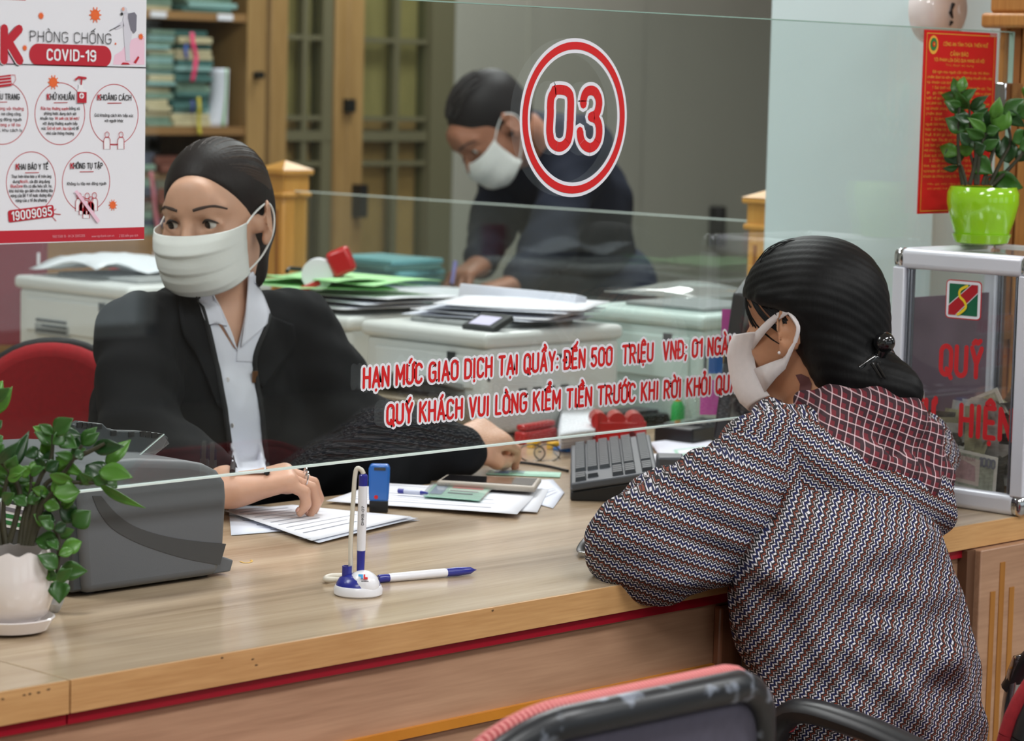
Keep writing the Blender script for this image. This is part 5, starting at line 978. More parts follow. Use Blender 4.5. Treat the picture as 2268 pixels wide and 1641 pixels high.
for k in range(5): sheet([(1232+3*k, 930-6*k), (1300+4*k, 925-6*k), (1318, 985-7*k), (1240, 993-7*k)], CT+.008+.007*k, ['lowest white file of the stack behind the red dispenser', 'second white file of the stack behind the red dispenser', 'middle file of the stack behind the red dispenser', 'fourth file of the stack behind the red dispenser', 'top white file of the stack behind the red dispenser'][k], 2, m_sheet[k % 2], 'white files stacked behind the keyboard', .002, 40+k, m_ink, 'file', solid=.005)
# red dispenser box with rounded humps
rb0 = Vector(on(1368, 998, 2, CT)); Rr = frame(Vector((.74, -.67, 0))); t = thing('red_dispenser', 'translucent red plastic clip dispenser with rounded humps', 'dispenser', rb0)
MB().box(rb0+Rr @ Vector((0, 0, .026)), (.088, .05, .052), Rr).build('tray', m_rplast, t, bevel=.003)
for x_ in (-.034, -.004, .026): MB().lathe([(.0, -.024), (.014, -.024), (.014, .024), (0, .024)], 20, rb0+Rr @ Vector((x_, 0, .052)), Rr @ Matrix.Rotation(rad(90), 3, 'X')).build('roller_cover', m_rplast, t)
MB().box(rb0+Rr @ Vector((-.038, 0, .033)), (.006, .056, .066), Rr).build('end_wall', m_rplast, t, bevel=.002); MB().lathe([(.006, 0), (.006, .004)], 14, rb0+Rr @ Vector((.02, -.027, .03)), Rr @ Matrix.Rotation(rad(90), 3, 'X')).build('screw_boss', M('plastic_dark_red', (92, 16, 18), .4), t)
# black desk equipment near the monitor
t, a, b, R = bar((1300, 945), (1500, 925), CT+.004, .10, .018, 'document_scanner', 'flat black document scanner behind the red dispenser', 'scanner', m_dark, .004); MB().box((a+b)/2+Vector((0, 0, .021)), ((b-a).length*.7, .05, .004), R).build('lid_strip', m_mach, t)
t, a, b, R = bar((1490, 985), (1590, 965), CT, .075, .03, 'desk_calculator', 'black desk calculator with a silver strip beside the monitor', 'calculator', m_dark, .004); MB().box((a+b)/2+R @ Vector((-.01, .02, .0315)), ((b-a).length*.6, .022, .003), R).build('display', m_chrome, t)
for i in range(3):
    for j in range(4): MB().box((a+b)/2+R @ Vector((-.03+.02*j, -.008-.011*i, .0318)), (.013, .008, .003), R).build('key', m_key, t)
SP = 'loose papers between keyboard and monitor'
for k, (c4, mt, lb) in enumerate((([(1440, 985), (1560, 965), (1600, 1000), (1470, 1020)], m_sheet[1], 'white paper lying beside the calculator'), ([(1440, 1010), (1570, 1000), (1600, 1040), (1460, 1050)], m_sheet[0], 'white paper sticking out from under the customer\'s arm'), ([(1450, 1060), (1560, 1046), (1590, 1075), (1470, 1085)], m_sheet[0], 'folded white paper behind the keyboard block'))): sheet(c4, CT+.003+.004*k, lb, 4, mt, SP, .003, 60+k, solid=.003)
t, q = slab([(1492, 996), (1560, 988), (1570, 1016), (1505, 1024)], CT+.016, .001, 'banknote', 'pale teal banknote lying on the papers beside the keyboard', 'banknote', m_idg, .0003); inset(q, [(.1, .1), (.9, .1), (.9, .4), (.1, .4)], m_sheet[0], 'printed_field', t)
# monitor seen almost edge-on
mn, mf = Vector(at(1618, 760, 4.22)), Vector(at(1700, 740, 4.62)); md = Vector((mf.x-mn.x, mf.y-mn.y, 0)).normalized(); Rm2 = frame(md) @ Matrix.Rotation(rad(-7), 3, 'Y') @ Matrix.Rotation(rad(7), 3, 'X')
m_mon = M('monitor_dark', (44, 44, 48), .35); mc = Vector((mn.x, mn.y, 0))+md*.17+Vector((0, 0, CT+.195)); t = thing('computer_monitor', 'black flat computer monitor turned edge-on on the desk', 'monitor', (mc.x, mc.y, CT))
MB().box(mc, (.34, .022, .235), Rm2).build('panel', m_mon, t, bevel=.004); sc_o = MB().box(mc+Rm2 @ Vector((0, .0116, .004)), (.32, .001, .212), Rm2).build('screen', m_screen, t); MB().box(mc+Rm2 @ Vector((0, -.02, -.02)), (.2, .03, .14), Rm2).build('rear_housing', m_mon, t, bevel=.01)
MB().box((mc.x, mc.y, CT+.075), (.05, .03, .15), frame(md)).build('stand_neck', m_mon, t); MB().lathe([(.09, 0), (.09, .008), (.03, .014)], 32, (mc.x, mc.y, CT)).build('stand_base', m_mon, t)
near = mc-Rm2 @ Vector((.17, 0, 0)); m_pinkp = M('sticky_pink', (220, 90, 180), .7)
for (px_, py_, w_, h_, mt, lb) in ((1578, 880, .038, .055, m_pinkp, 'bright pink sticky sheet hanging from the monitor edge'), (1608, 720, .014, .05, m_pinkp, 'small pink sticky flag high on the monitor edge'), (1585, 805, .022, .032, m_blu2, 'blue sticky note on the monitor edge'), (1598, 795, .016, .014, m_yel, 'yellow sticky flag beside the blue note')):
    p = Vector(at(px_, py_, 4.30)); tag(MB().box(p, (w_, .0012, h_), frame(Vector(_r))).build('sticky_note', mt), lb, 'sticky note')
bt = on(1540, 945, 2, CT); bt = Vector(on(1538, 960, 2, CT)); t = thing('spray_bottle', 'clear plastic bottle standing in front of the monitor', 'bottle', bt); MB().lathe([(.016, 0), (.017, .004), (.017, .055), (.009, .07), (.007, .078)], 24, bt).build('body', M_glass('bottle_clear', (.9, .94, .93), 1.4, .05, .12), t); MB().lathe([(.0085, .078), (.0085, .092), (0, .093)], 16, bt).build('cap', m_sheet[0], t)
gb_ = Vector(on(1500, 950, 2, CT)); t = thing('glue_bottle', 'small green glue bottle standing beside the clear bottle', 'bottle', gb_); MB().lathe([(.011, 0), (.012, .003), (.012, .04), (.007, .05)], 20, gb_).build('body', M('plastic_green', (40, 170, 80), .4), t); MB().lathe([(.006, .05), (.003, .068), (0, .069)], 16, gb_).build('nozzle', M('plastic_orange', (230, 130, 60), .4), t)
tp = Vector(on(1508, 905, 1, 1.0)); 
# strap with buckle lying by the customer's elbow
s0 = [on(x, y, 2, CT+z) for x, y, z in ((1322, 1196, .012), (1308, 1190, .014), (1296, 1200, .012), (1286, 1216, .006), (1288, 1224, .004), (1300, 1228, .004))]
t = thing('bag_strap', 'black strap with a metal buckle showing beside the customer\'s elbow', 'strap', on(1298, 1225, 2, CT)); MB().tube(spline(s0, 6), .0055, 8, flat=.3).build('strap', m_dark, t); bk_ = Vector(on(1296, 1226, 2, CT+.005)); MB().box(bk_, (.018, .008, .006), frame(Vector(_r))).build('buckle', m_chrome, t, bevel=.001)
# ------------------------------------------------------------------ printers along the return desk
m_prw = M('printer_white', (214, 218, 216), .35, spec=.5); m_prg = M('printer_grey', (150, 154, 154), .45); m_prd = M('printer_slot', (44, 48, 50), .5)
def printer(corner, dx, dy, h, label, tint=m_prw, screen=False, tray=True, lid=True, group='laser printers on the return desk'):
    """corner: near front corner (least x, least y) on the desk; the paper side faces the clerk (-x)"""
    x, y, z = corner; t = thing('laser_printer', label, 'printer', (x+dx/2, y+dy/2, z), 0, group)
    MB().span((x, y, z+.006), (x+dx, y+dy, z+h-.03)).build('body', tint, t, bevel=.014, seg=4)
    for a in (x+.04, x+dx-.04):
        for b in (y+.04, y+dy-.04): MB().lathe([(.012, 0), (.012, .008)], 12, (a, b, z)).build('foot', m_dark, t)
    MB().span((x-.008, y-.006, z+h-.034), (x+dx+.002, y+dy+.006, z+h-.008)).build('top_cover', tint, t, bevel=.010, seg=4)
    if lid: MB().span((x+.06, y+.05, z+h-.009), (x+dx-.07, y+dy-.05, z+h)).build('output_tray', m_prg, t, bevel=.004)
    MB().span((x-.0045, y+.03, z+.085), (x+.001, y+dy-.03, z+h-.05)).build('front_door', tint, t, bevel=.002); MB().span((x-.0052, y+.07, z+h-.062), (x-.004, y+.09, z+h-.045)).build('door_catch', m_prd, t)
    if tray:
        g = MB(); g.prism([(0, 0), (-.10, .028), (-.102, .034), (0, .012)], (x, y+.05, z+.08), (1, 0, 0), (0, 0, 1), (0, dy-.10, 0)); g.build('paper_tray', m_prg, t, bevel=.002)
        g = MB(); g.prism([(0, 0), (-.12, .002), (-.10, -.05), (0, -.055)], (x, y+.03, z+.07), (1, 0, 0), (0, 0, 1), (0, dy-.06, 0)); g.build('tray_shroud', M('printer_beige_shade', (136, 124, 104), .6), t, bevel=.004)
    for k in range(4): MB().span((x+.08+.035*k, y-.001, z+h*.42), (x+.10+.035*k, y+.0005, z+h*.44)).build('vent_slot', m_prd, t)
    MB().span((x+.13, y-.0012, z+h-.06), (x+.19, y+.0004, z+h-.052)).build('side_grip', m_prd, t)
    MB().span((x+.004, y-.001, z+.10), (x+.009, y+.0006, z+h-.06)).build('door_gap', m_prd, t)
    if screen:
        R = Matrix.Rotation(rad(-22), 3, 'Y'); c = Vector((x+.05, y+dy*.16, z+h+.004)); MB().box(c, (.055, .075, .012), R).build('control_panel', m_prd, t, bevel=.003); MB().box(c+R @ Vector((-.004, 0, .0066)), (.032, .05, .001), R).build('display', M('display_pale', (226, 222, 250), .2), t)
    return t
p1 = at(1079, 752, 4.62); h1 = p1[2]-CT+.006; printer((p1[0], p1[1], CT), .34, .30, h1+.012, 'white laser printer with a lit display and papers on top', m_prw, True)
p2 = at(1486, 710, 4.86); p2x = p2[0]; h2 = p2[2]-CT; printer((p2x+.02, p2[1]-.06, CT), .32, .29, h2+.02, 'pale greenish laser printer with a clear lid behind the notice lettering', M('printer_mint', (196, 216, 210), .35), False, False); bpy.data.objects['laser_printer.001'].children
c_ = Vector((p2x+.16, p2[1]+.09, CT+h2+.034)); g = MB(); P = []
for i in range(9):
    P.append([c_+Vector((.24*(i/8-.5), .21*(j/8-.5), .022*math.sin(pi*i/8)*math.sin(pi*j/8)+.003)) for j in range(9)])
lidp = MB().grid(P).build('clear_lid', M_glass('lid_clear', (.94, .96, .96), 1.45, .05, .12), bpy.data.objects['laser_printer.001'], solid=.002, angle=180)
p3 = at(775, 705, 5.1); printer((p3[0], p3[1], CT), .33, .28, p3[2]-CT+.01, 'white laser printer piled with green forms beside the clerk\'s shoulder')
p4 = at(287, 640, 5.3); printer((p4[0], p4[1], CT), .36, .36, p4[2]-CT+.012, 'white laser printer with a shipping label behind the red chair', m_prw, False, False)
pr4 = bpy.data.objects['laser_printer.003']
l0, l1 = on(78, 715, 0, p4[0]-.005), on(152, 748, 0, p4[0]-.005); MB().span((p4[0]-.006, l1[1], l1[2]), (p4[0]-.0045, l0[1], l0[2])).build('shipping_label', m_prg, pr4)
for k in range(3): MB().span((p4[0]-.0068, l1[1]+.006, l1[2]+.006+.01*k), (p4[0]-.006, l0[1]-.02*(k % 2)-.004, l1[2]+.011+.01*k)).build('label_print', m_prd, pr4)
g = MB(); cc_ = np.array((p4[0]+.15, p4[1]+.24, p4[2]+.012))
P = [[cc_+np.array((.26*(i/10-.5), .22*(j/10-.5), .012*math.sin(i*.9+j*.5)+.012*math.sin(pi*i/10)*math.sin(pi*j/10)+.016)) for j in range(11)] for i in range(11)]
tag(MB().grid(P).build('plastic_wrap', M('wrap_white', (226, 232, 238), .3), solid=.001, angle=180), 'crumpled white plastic sheet lying on the labelled printer', 'plastic sheet')
# papers on the printers
def wsheet(c, dx, dy, a, label, mat, group, lines=0, curl=.004, seed=0):
    c = Vector(c); R = RZ(a); t = thing('paper_sheet', label, 'paper', c, 0, group); r2 = random.Random(seed); ph = r2.uniform(0, 6); N = 8
    f = lambda u, v: c+R @ Vector(((u-.5)*dx, (v-.5)*dy, curl*(math.sin(u*4+ph)*math.sin(v*3+ph*2)+1.0)))
    MB().grid([[f(i/N, j/N) for j in range(N+1)] for i in range(N+1)]).build('sheet', mat, t, angle=180, solid=.0012)
    for k in range(lines):
        u = .1+.8*k/lines; MB().grid([[f(u, .1+.7*j/6)+Vector((0, 0, .0014)) for j in range(7)], [f(u+.01, .1+.7*j/6)+Vector((0, 0, .0014)) for j in range(7)]]).build('print_line', m_ink, t, angle=180)
    return t
zz = CT+h1+.013; G1 = 'papers lying on the display printer'
for k in range(4): wsheet((p1[0]+.19+.008*k, p1[1]+.16-.012*k, zz+.0075*k), .21, .27, .15+.12*k, ['lowest grey file on the display printer', 'second file on the display printer', 'third file on the display printer', 'top white document on the display printer'][k], m_sheet[(k+1) % 2], G1, 4 if k == 3 else 0, .003, 70+k)
tag(MB().box((p1[0]+.29, p1[1]+.20, zz+.022), (.03, .29, .036), Matrix.Rotation(rad(12), 3, 'Y')).build('ring_binder', m_sheet[1], bevel=.002), 'white lever binder standing behind the papers on the display printer', 'binder')
zz = p3[2]+.012; G3 = 'forms heaped on the printer by the clerk\'s shoulder'
for k in range(3): wsheet((p3[0]+.14+.01*k, p3[1]+.15-.012*k, zz+.009*k), .22, .30, -.2+.15*k, ['grey bundle of forms under the green ones', 'white bundle of forms under the green ones', 'thin white form just under the green ones'][k], m_sheet[k % 2], G3, 0, .003, 80+k)
for k in range(3): wsheet((p3[0]+.10+.02*k, p3[1]+.20-.02*k, zz+.032+.006*k), .21, .297, -.35+.25*k, ['pale green form lying lowest on the printer heap', 'pale green form with a curled corner on the printer heap', 'uppermost pale green form on the printer heap'][k], m_sheet[2], G3, 3 if k == 2 else 0, .010 if k == 1 else .004, 90+k)
kp = Vector((p3[0]+.02, p3[1]+.2, zz+.062)); tag(MB().tube([kp, kp+Vector((.02, .015, .004)), kp+Vector((.035, .0, .003)), kp+Vector((.05, .02, .0))], .004, 8).build('key_bunch', m_iron), 'small dark bunch of keys lying on the green forms', 'keys')
# red and white tape gun on the heap
q = Vector(on(738, 612, 2, p3[2]+.070)); t = thing('packing_tape_gun', 'red and white packing tape dispenser lying behind the green forms', 'tape dispenser', (q.x, q.y, q.z)); Rq = frame(Vector(_r)) @ Matrix.Rotation(rad(-24), 3, 'Y')
MB().box(q+Rq @ Vector((.025, 0, .02)), (.045, .05, .05), Rq).build('handle', m_rplast, t, bevel=.008, seg=3); MB().lathe([(.016, -.018), (.03, -.018), (.03, .018), (.016, .018)], 24, q+Rq @ Vector((-.025, 0, .015)), Rq @ Matrix.Rotation(rad(90), 3, 'X')).build('tape_roll', m_sheet[0], t); MB().box(q+Rq @ Vector((-.05, 0, .0)), (.05, .04, .012), Rq).build('cutter', m_rplast, t, bevel=.003)

# ------------------------------------------------------------------ partition counter with posts and low glass
PX = 2.5; yP2, yP1 = on(1719, 420, 0, PX)[1], on(632, 352, 0, PX)[1]; ZP = 1.195; LZ = .905
m_ledge = M('ledge_granite', (70, 76, 76), .18, noise=.2, nscale=120)
t = thing('partition_counter', 'low counter with dark glossy ledge where the standing man writes', 'counter', (2.75, 1.9, 0))
MB().span((PX-.03, yP2+.04, 0), (PX+.03, yP1-.04, LZ-.03)).build('wall_panel', m_front, t); MB().span((PX+.03, yP2+.1, .02), (PX+.42, yP1-.05, LZ-.03)).build('cabinet', m_front, t); MB().span((PX-.045, yP2+.04, LZ-.03), (PX+.47, yP1-.04, LZ)).build('ledge', m_ledge, t, bevel=.004)
def post(y, label):
    t = thing('wooden_post', label, 'post', (PX, y, 0), 0, 'wooden posts holding the low glass'); w_ = .037
    MB().span((PX-w_, y-w_, 0), (PX+w_, y+w_, ZP-.075)).build('shaft', m_gold2, t, bevel=.006); MB().span((PX-w_-.007, y-w_-.007, ZP-.082), (PX+w_+.007, y+w_+.007, ZP-.070)).build('neck_moulding', m_gold2, t, bevel=.004); MB().span((PX-w_-.001, y-w_-.001, ZP-.07), (PX+w_+.001, y+w_+.001, ZP-.032)).build('neck', m_gold2, t); MB().span((PX-w_-.010, y-w_-.010, ZP-.032), (PX+w_+.010, y+w_+.010, ZP-.020)).build('cap_moulding', m_gold2, t, bevel=.004)
    g = MB(); e = w_+.010; g.add([(PX-e, y-e, ZP-.02), (PX+e, y-e, ZP-.02), (PX+e, y+e, ZP-.02), (PX-e, y+e, ZP-.02), (PX, y, ZP)], [(3, 2, 1, 0), (0, 1, 4), (1, 2, 4), (2, 3, 4), (3, 0, 4)]); g.build('pyramid_cap', m_gold2, t, smooth=False)
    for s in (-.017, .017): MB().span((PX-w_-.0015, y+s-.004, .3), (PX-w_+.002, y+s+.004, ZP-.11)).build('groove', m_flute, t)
m_gold2 = M_wood('post_golden', (186, 128, 52), (216, 162, 86), 2, 1.2, .35, .35)
post(yP1, 'golden wooden post with pyramid cap behind the seated clerk'); post(yP2, 'golden wooden post with moulded cap next to the pale column')
zg = on(1200, 459, 0, PX)[2]
t = thing('partition_glass', 'low clear glass pane between the two golden posts', 'glass pane', (PX, (yP1+yP2)/2, LZ)); MB().span((PX-.004, yP2+.038, LZ+.0005), (PX+.004, yP1-.038, zg)).build('pane', m_glass, t, smooth=False); MB().span((PX-.0042, yP2+.038, zg-.001), (PX+.0042, yP1-.038, zg+.0012)).build('top_edge', m_gedge, t)
# teal folders on the ledge
m_teal = [M('folder_teal', (104, 166, 172), .6), M('folder_teal_dark', (70, 114, 110), .6), M('folder_teal_pale', (138, 178, 174), .6)]
fo = on(850, 632, 2, LZ)
for k in range(5): o = MB().box((fo[0]+.006*(k % 3), fo[1]-.005*(k % 2), LZ+.008+.0132*k), (.17, .21, .0125), RZ(.12*(k % 3)-.1)).build('document_folder', m_teal[(1, 1, 0, 1, 0)[k]], bevel=.003); tag(o, ['lowest dark teal folder of the pile on the dark ledge', 'second dark teal folder of the pile on the dark ledge', 'middle light teal folder of the pile on the dark ledge', 'fourth teal folder of the pile on the dark ledge', 'top light teal folder of the pile on the dark ledge'][k], 'folder', 'teal folders on the dark ledge')
# paper the man writes on
hd = at(1035, 632, 6.42); 

# ------------------------------------------------------------------ shelf cabinet on the back wall
CYF = 4.25; cx0, cx1 = on(-70, 200, 1, CYF)[0], on(588, 200, 1, CYF)[0]; zs1, zs2, zs3 = on(450, 36, 1, CYF)[2], on(450, 290, 1, CYF)[2], on(450, 528, 1, CYF)[2]
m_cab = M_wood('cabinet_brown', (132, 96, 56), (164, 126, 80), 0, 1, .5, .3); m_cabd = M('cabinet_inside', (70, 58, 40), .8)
t = thing('shelf_cabinet', 'tall brown wooden document cabinet with open shelves of files', 'cabinet', ((cx0+cx1)/2, 4.45, 0))
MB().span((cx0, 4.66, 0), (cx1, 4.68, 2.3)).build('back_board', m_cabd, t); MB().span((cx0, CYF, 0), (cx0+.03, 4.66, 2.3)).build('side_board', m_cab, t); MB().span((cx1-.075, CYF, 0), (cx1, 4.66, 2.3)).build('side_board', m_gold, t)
for z in (zs1, zs2, zs3): MB().span((cx0+.03, CYF+.005, z-.012), (cx1-.075, 4.66, z+.012)).build('shelf', m_cab, t)
MB().span((cx0, CYF, 2.27), (cx1, 4.66, 2.3)).build('top_board', m_cab, t); MB().span((cx0+.03, CYF+.002, 0), (cx1-.075, CYF+.02, zs3-.012)).build('door', m_cab, t)
p = on(566, 166, 1, CYF); MB().lathe([(.012, 0), (.012, .03)], 14, (p[0], CYF, p[2]), Matrix.Rotation(rad(90), 3, 'X')).build('lock_knob', m_iron, t)
for x_ in (352, 500): p = on(x_, 37, 1, CYF); MB().box((p[0], CYF+.003, zs1), (.06, .004, .018)).build('shelf_label', m_sheet[0], t)
r2 = random.Random(5); cols = [m_teal[0], m_teal[1], m_teal[2], m_teal[1], m_teal[1], M('folder_cream', (196, 186, 150), .7), M('folder_sage', (122, 150, 132), .7)]
GRP = 'files stacked in the shelf cabinet'
def pile(px0_, px1_, zbase, pytop, kind, seed, cl=None, th=.016):
    r3 = random.Random(seed); x0_, x1_ = on(px0_, 200, 1, CYF)[0], on(px1_, 200, 1, CYF)[0]; z = zbase; ztop = on(450, pytop, 1, CYF)[2]; k = 0
    while z < ztop:
        h_ = r3.uniform(.7, 1.3)*th; w_ = (x1_-x0_)*r3.uniform(.86, 1.0); o = MB().box(((x0_+x1_)/2+r3.uniform(-.012, .012), CYF+.16+r3.uniform(-.012, .012), z+h_/2), (w_, .26, h_-.0012), RZ(r3.uniform(-.05, .05))).build('document_file', r3.choice(cl or cols), bevel=.002)
        tag(o, '%s, %s' % (kind, ['lowest of its pile', 'second from the bottom', 'third from the bottom', 'fourth from the bottom', 'fifth from the bottom', 'sixth from the bottom', 'seventh from the bottom', 'eighth from the bottom', 'ninth from the bottom', 'tenth from the bottom', 'eleventh from the bottom', 'twelfth from the bottom', 'thirteenth from the bottom', 'fourteenth from the bottom', 'fifteenth from the bottom', 'sixteenth from the bottom', 'seventeenth from the bottom', 'eighteenth from the bottom', 'nineteenth from the bottom', 'twentieth from the bottom', 'twenty-first from the bottom', 'twenty-second from the bottom'][min(k, 21)]), 'file', GRP); z += h_; k += 1
pile(332, 395, zs2+.012, 78, 'thin file beside the ribboned teal pile', 1, [cols[5], cols[6], m_teal[2]]); pile(398, 482, zs2+.012, 68, 'teal file in the pile with the pink ribbon', 2)
pile(322, 395, zs1+.012, -40, 'pale file on the upper cabinet shelf', 3, [cols[5], m_teal[2], cols[6]]); pile(412, 532, zs1+.012, -40, 'green file on the upper cabinet shelf', 4)
m_bk = [M('book_red', (122, 72, 58), .7), M('book_navy', (70, 74, 92), .7), M('book_tan', (146, 118, 86), .7), M('book_greyg', (120, 120, 104), .7)]
pile(318, 360, zs3+.012, 340, 'old ledger on the lower cabinet shelf', 6, m_bk+[cols[6]], .022); pile(362, 460, zs3+.012, 350, 'brown ledger on the middle of the lower cabinet shelf', 7, m_bk, .024); pile(470, 532, zs3+.012, 360, 'ledger on the lower shelf by the cabinet post', 8, m_bk, .024)
def ribbon(px, name, label, mat, w_):
    pts = [on(a, b, 1, CYF-.004-.006*(i % 2)) for i, (a, b) in enumerate(px)]; P = [[q+np.array((-w_/2, 0, 0)), q+np.array((w_/2, .0, 0))] for q in (np.array(v) for v in spline(pts, 4))]; tag(MB().grid(P).build(name, mat, solid=.0012, angle=180), label, 'ribbon')
ribbon([(425, 72), (428, 100), (434, 125), (432, 150), (426, 180)], 'ribbon', 'bright pink ribbon hanging down the teal files', M('ribbon_pink', (238, 70, 120), .5), .016); ribbon([(440, 215), (442, 240), (440, 270), (443, 298)], 'ribbon', 'yellow ribbon hanging below the teal files', M('ribbon_yellow', (196, 182, 60), .5), .013); ribbon([(413, 98), (411, 115), (414, 130)], 'ribbon', 'short blue ribbon on the teal files', M('ribbon_blue', (60, 90, 170), .5), .012); ribbon([(425, 222), (427, 235), (424, 250)], 'ribbon', 'dark blue ribbon end low on the teal files', M('ribbon_navy', (58, 64, 130), .5), .012); ribbon([(334, 380), (340, 430), (344, 470), (352, 520)], 'ribbon', 'faded pink ribbon hanging over the old ledgers', M('ribbon_rose', (190, 110, 120), .6), .014)
a = on(505, 292, 1, CYF-.01); P = []
for i in range(13):
    v = i/12; z = zs2+.012+(on(505, 152, 1, CYF)[2]-zs2-.012)*v; wv = .040-.010*math.sin(v*pi*.9)+.008*(1-v); cx_ = a[0]+.012*math.sin(v*2); P.append([(cx_+wv*s, CYF+.02+.03*abs(s)**2, z) for s in (-1, -.6, -.2, .2, .6, 1)])
t = thing('paper_roll', 'rolled white paper with a green stripe standing on the shelf', 'paper', (a[0], CYF+.03, zs2+.012)); MB().grid(P).build('sheet', m_sheet[1], t, solid=.003, angle=180); MB().grid([[(r_[2][0]+.006, CYF+.0165, r_[2][2]), (r_[3][0]-.002, CYF+.0165, r_[3][2])] for r_ in P]).build('green_stripe', M('stripe_green', (140, 190, 130), .7), t, solid=.001)

# ------------------------------------------------------------------ things behind the clerk: maroon bag, black chair backs, red folder, pens
q = at(42, 625, 5.75); t = thing('paper_bag', 'tall maroon gift bag with white lettering behind the printer', 'bag', (q[0], q[1], q[2]-.12)); Rb = frame(Vector(_r)); cb_ = Vector((q[0], q[1], q[2]-.02)); MB().box(cb_, (.11, .06, .22), Rb).build('body', M('bag_maroon', (120, 22, 40), .5), t, bevel=.002)
for k in range(3): MB().box(cb_+Rb @ Vector((.046-.012*(k > 1), -.0306, .07-.05*k)), (.006, .001, .03), Rb).build('white_mark', m_sheet[0], t)
m_seatb = M('seat_black', (26, 28, 30), .7)
for (px_, py_, Zc, w_, lb) in ((152, 622, 6.35, .05, 'black rounded chair back showing beside the red folder'), (252, 632, 7.0, .055, 'black rounded chair back in front of the red folder')):
    q = Vector(at(px_, py_, Zc)); t = thing('office_chair', lb, 'chair', (q.x, q.y, 0), 0, 'black office chairs behind the printers')
    R = frame(Vector(_r)); g = MB(); g.prism([(p_[0], p_[1]) for p_ in [(-w_, -.30), (w_, -.30), (w_*1.05, -.06)]+arcpts(0, -.03, w_, .035, 0, 180, 10)+[(-w_*1.05, -.06)]], q+R @ Vector((0, -.02, 0)), R @ Vector((1, 0, 0)), (0, 0, 1), R @ Vector((0, .04, 0))); g.build('backrest', m_seatb, t, bevel=.008)
    MB().lathe([(.02, .05), (.02, .45)], 12, (q.x, q.y, 0)).build('column', m_iron, t); MB().box((q.x, q.y, .47), (.30, .30, .06), R).build('seat', m_seatb, t, bevel=.02); MB().box((q.x, q.y, .56), (.05, .03, .2), R).build('back_bracket', m_iron, t)
    for k in range(5): a = 2*pi*k/5; MB().tube([(q.x, q.y, .07), (q.x+.20*math.cos(a), q.y+.20*math.sin(a), .045)], .016, 8).build('base_arm', m_seatb, t); MB().lathe([(.0, -.012), (.025, -.012), (.025, .012), (0, .012)], 12, (q.x+.20*math.cos(a), q.y+.20*math.sin(a), .0255), Matrix.Rotation(rad(90), 3, 'X')).build('caster', m_dark, t)
# back table that carries the red folder and the pens
q = at(300, 655, 7.55); tz = q[2]; t = thing('back_table', 'brown wooden side table behind the clerk holding the pens', 'table', (q[0], q[1], 0)); Rt = frame(Vector(_r)); c_ = Vector((q[0], q[1], tz-.015)); MB().box(c_, (.62, .3, .03), Rt).build('tabletop', m_cab, t, bevel=.003)
for sx in (-.27, .27):
    for sy in (-.12, .12): p_ = c_+Rt @ Vector((sx, sy, 0)); MB().span((p_.x-.018, p_.y-.018, 0), (p_.x+.018, p_.y+.018, tz-.031)).build('leg', m_cab, t)
rf = c_+Rt @ Vector((-.02, 0, .015)); t = thing('red_folder', 'bright red folder standing upright behind the clerk', 'folder', rf); w_ = 85/(F_PX/7.55); MB().box(rf+Vector((0, 0, .042)), (w_, .02, .085), Rt @ Matrix.Rotation(rad(4), 3, 'Y')).build('cover', M('folder_red', (214, 48, 40), .5), t, bevel=.002); MB().box(rf+Vector((0, 0, .036))+Rt @ Vector((0, .014, 0)), (w_*.96, .006, .078), Rt @ Matrix.Rotation(rad(4), 3, 'Y')).build('papers', m_sheet[0], t)
ph_ = c_+Rt @ Vector((.075, -.04, .015)); t = thing('pen_cup', 'small dark cup of pens beside the red folder', 'pen cup', ph_); MB().lathe([(.026, 0), (.03, .05), (.027, .05), (.024, .004), (0, .004)], 24, ph_).build('cup', M('cup_navy', (34, 38, 70), .4), t)
for k, (mt, ht, lb) in enumerate(((m_blu2, .105, 'blue pen standing in the small pen cup'), (m_sheet[0], .12, 'white pen standing in the small pen cup'), (m_blue, .10, 'dark blue pen standing in the small pen cup'), (m_yel, .07, 'short yellow pen standing in the small pen cup'))):
    a0 = ph_+Vector((.009*math.cos(k*1.7), .009*math.sin(k*1.7), .006)); d_ = Vector((.16*math.cos(k*1.7), .16*math.sin(k*1.7), 1)).normalized(); tag(MB().tube([a0, a0+d_*ht*.8, a0+d_*ht], [.004, .004, .002], 8).build('pen', mt), lb, 'pen')
# white ornament hanging on the column side
q = on(2122, 20, 1, YC-.06); t = thing('wall_ornament', 'white rounded porcelain ornament with dark brush marks by the pillar', 'ornament', (q[0], YC, q[2]-.05)); Rl = Matrix.Rotation(rad(90), 3, 'X')
MB().lathe([(.0, .0), (.05, .0), (.062, -.015), (.066, -.04)][:0] or [(0, .03), (.035, .026), (.055, .012), (.062, -.01), (.058, -.028)], 36, (q[0], YC-.0285, q[2]), Rl).build('disc', m_porc, t)
for a, b, c2, d2 in ((2112, 8, 2106, 26), (2106, 26, 2110, 40), (2108, 48, 2104, 56)): 
    p_, p2_ = on(a, b, 1, YC-.060), on(c2, d2, 1, YC-.060); MB().tube([p_, p2_], [.0035, .0015], 6).build('brush_mark', m_pblack, t)
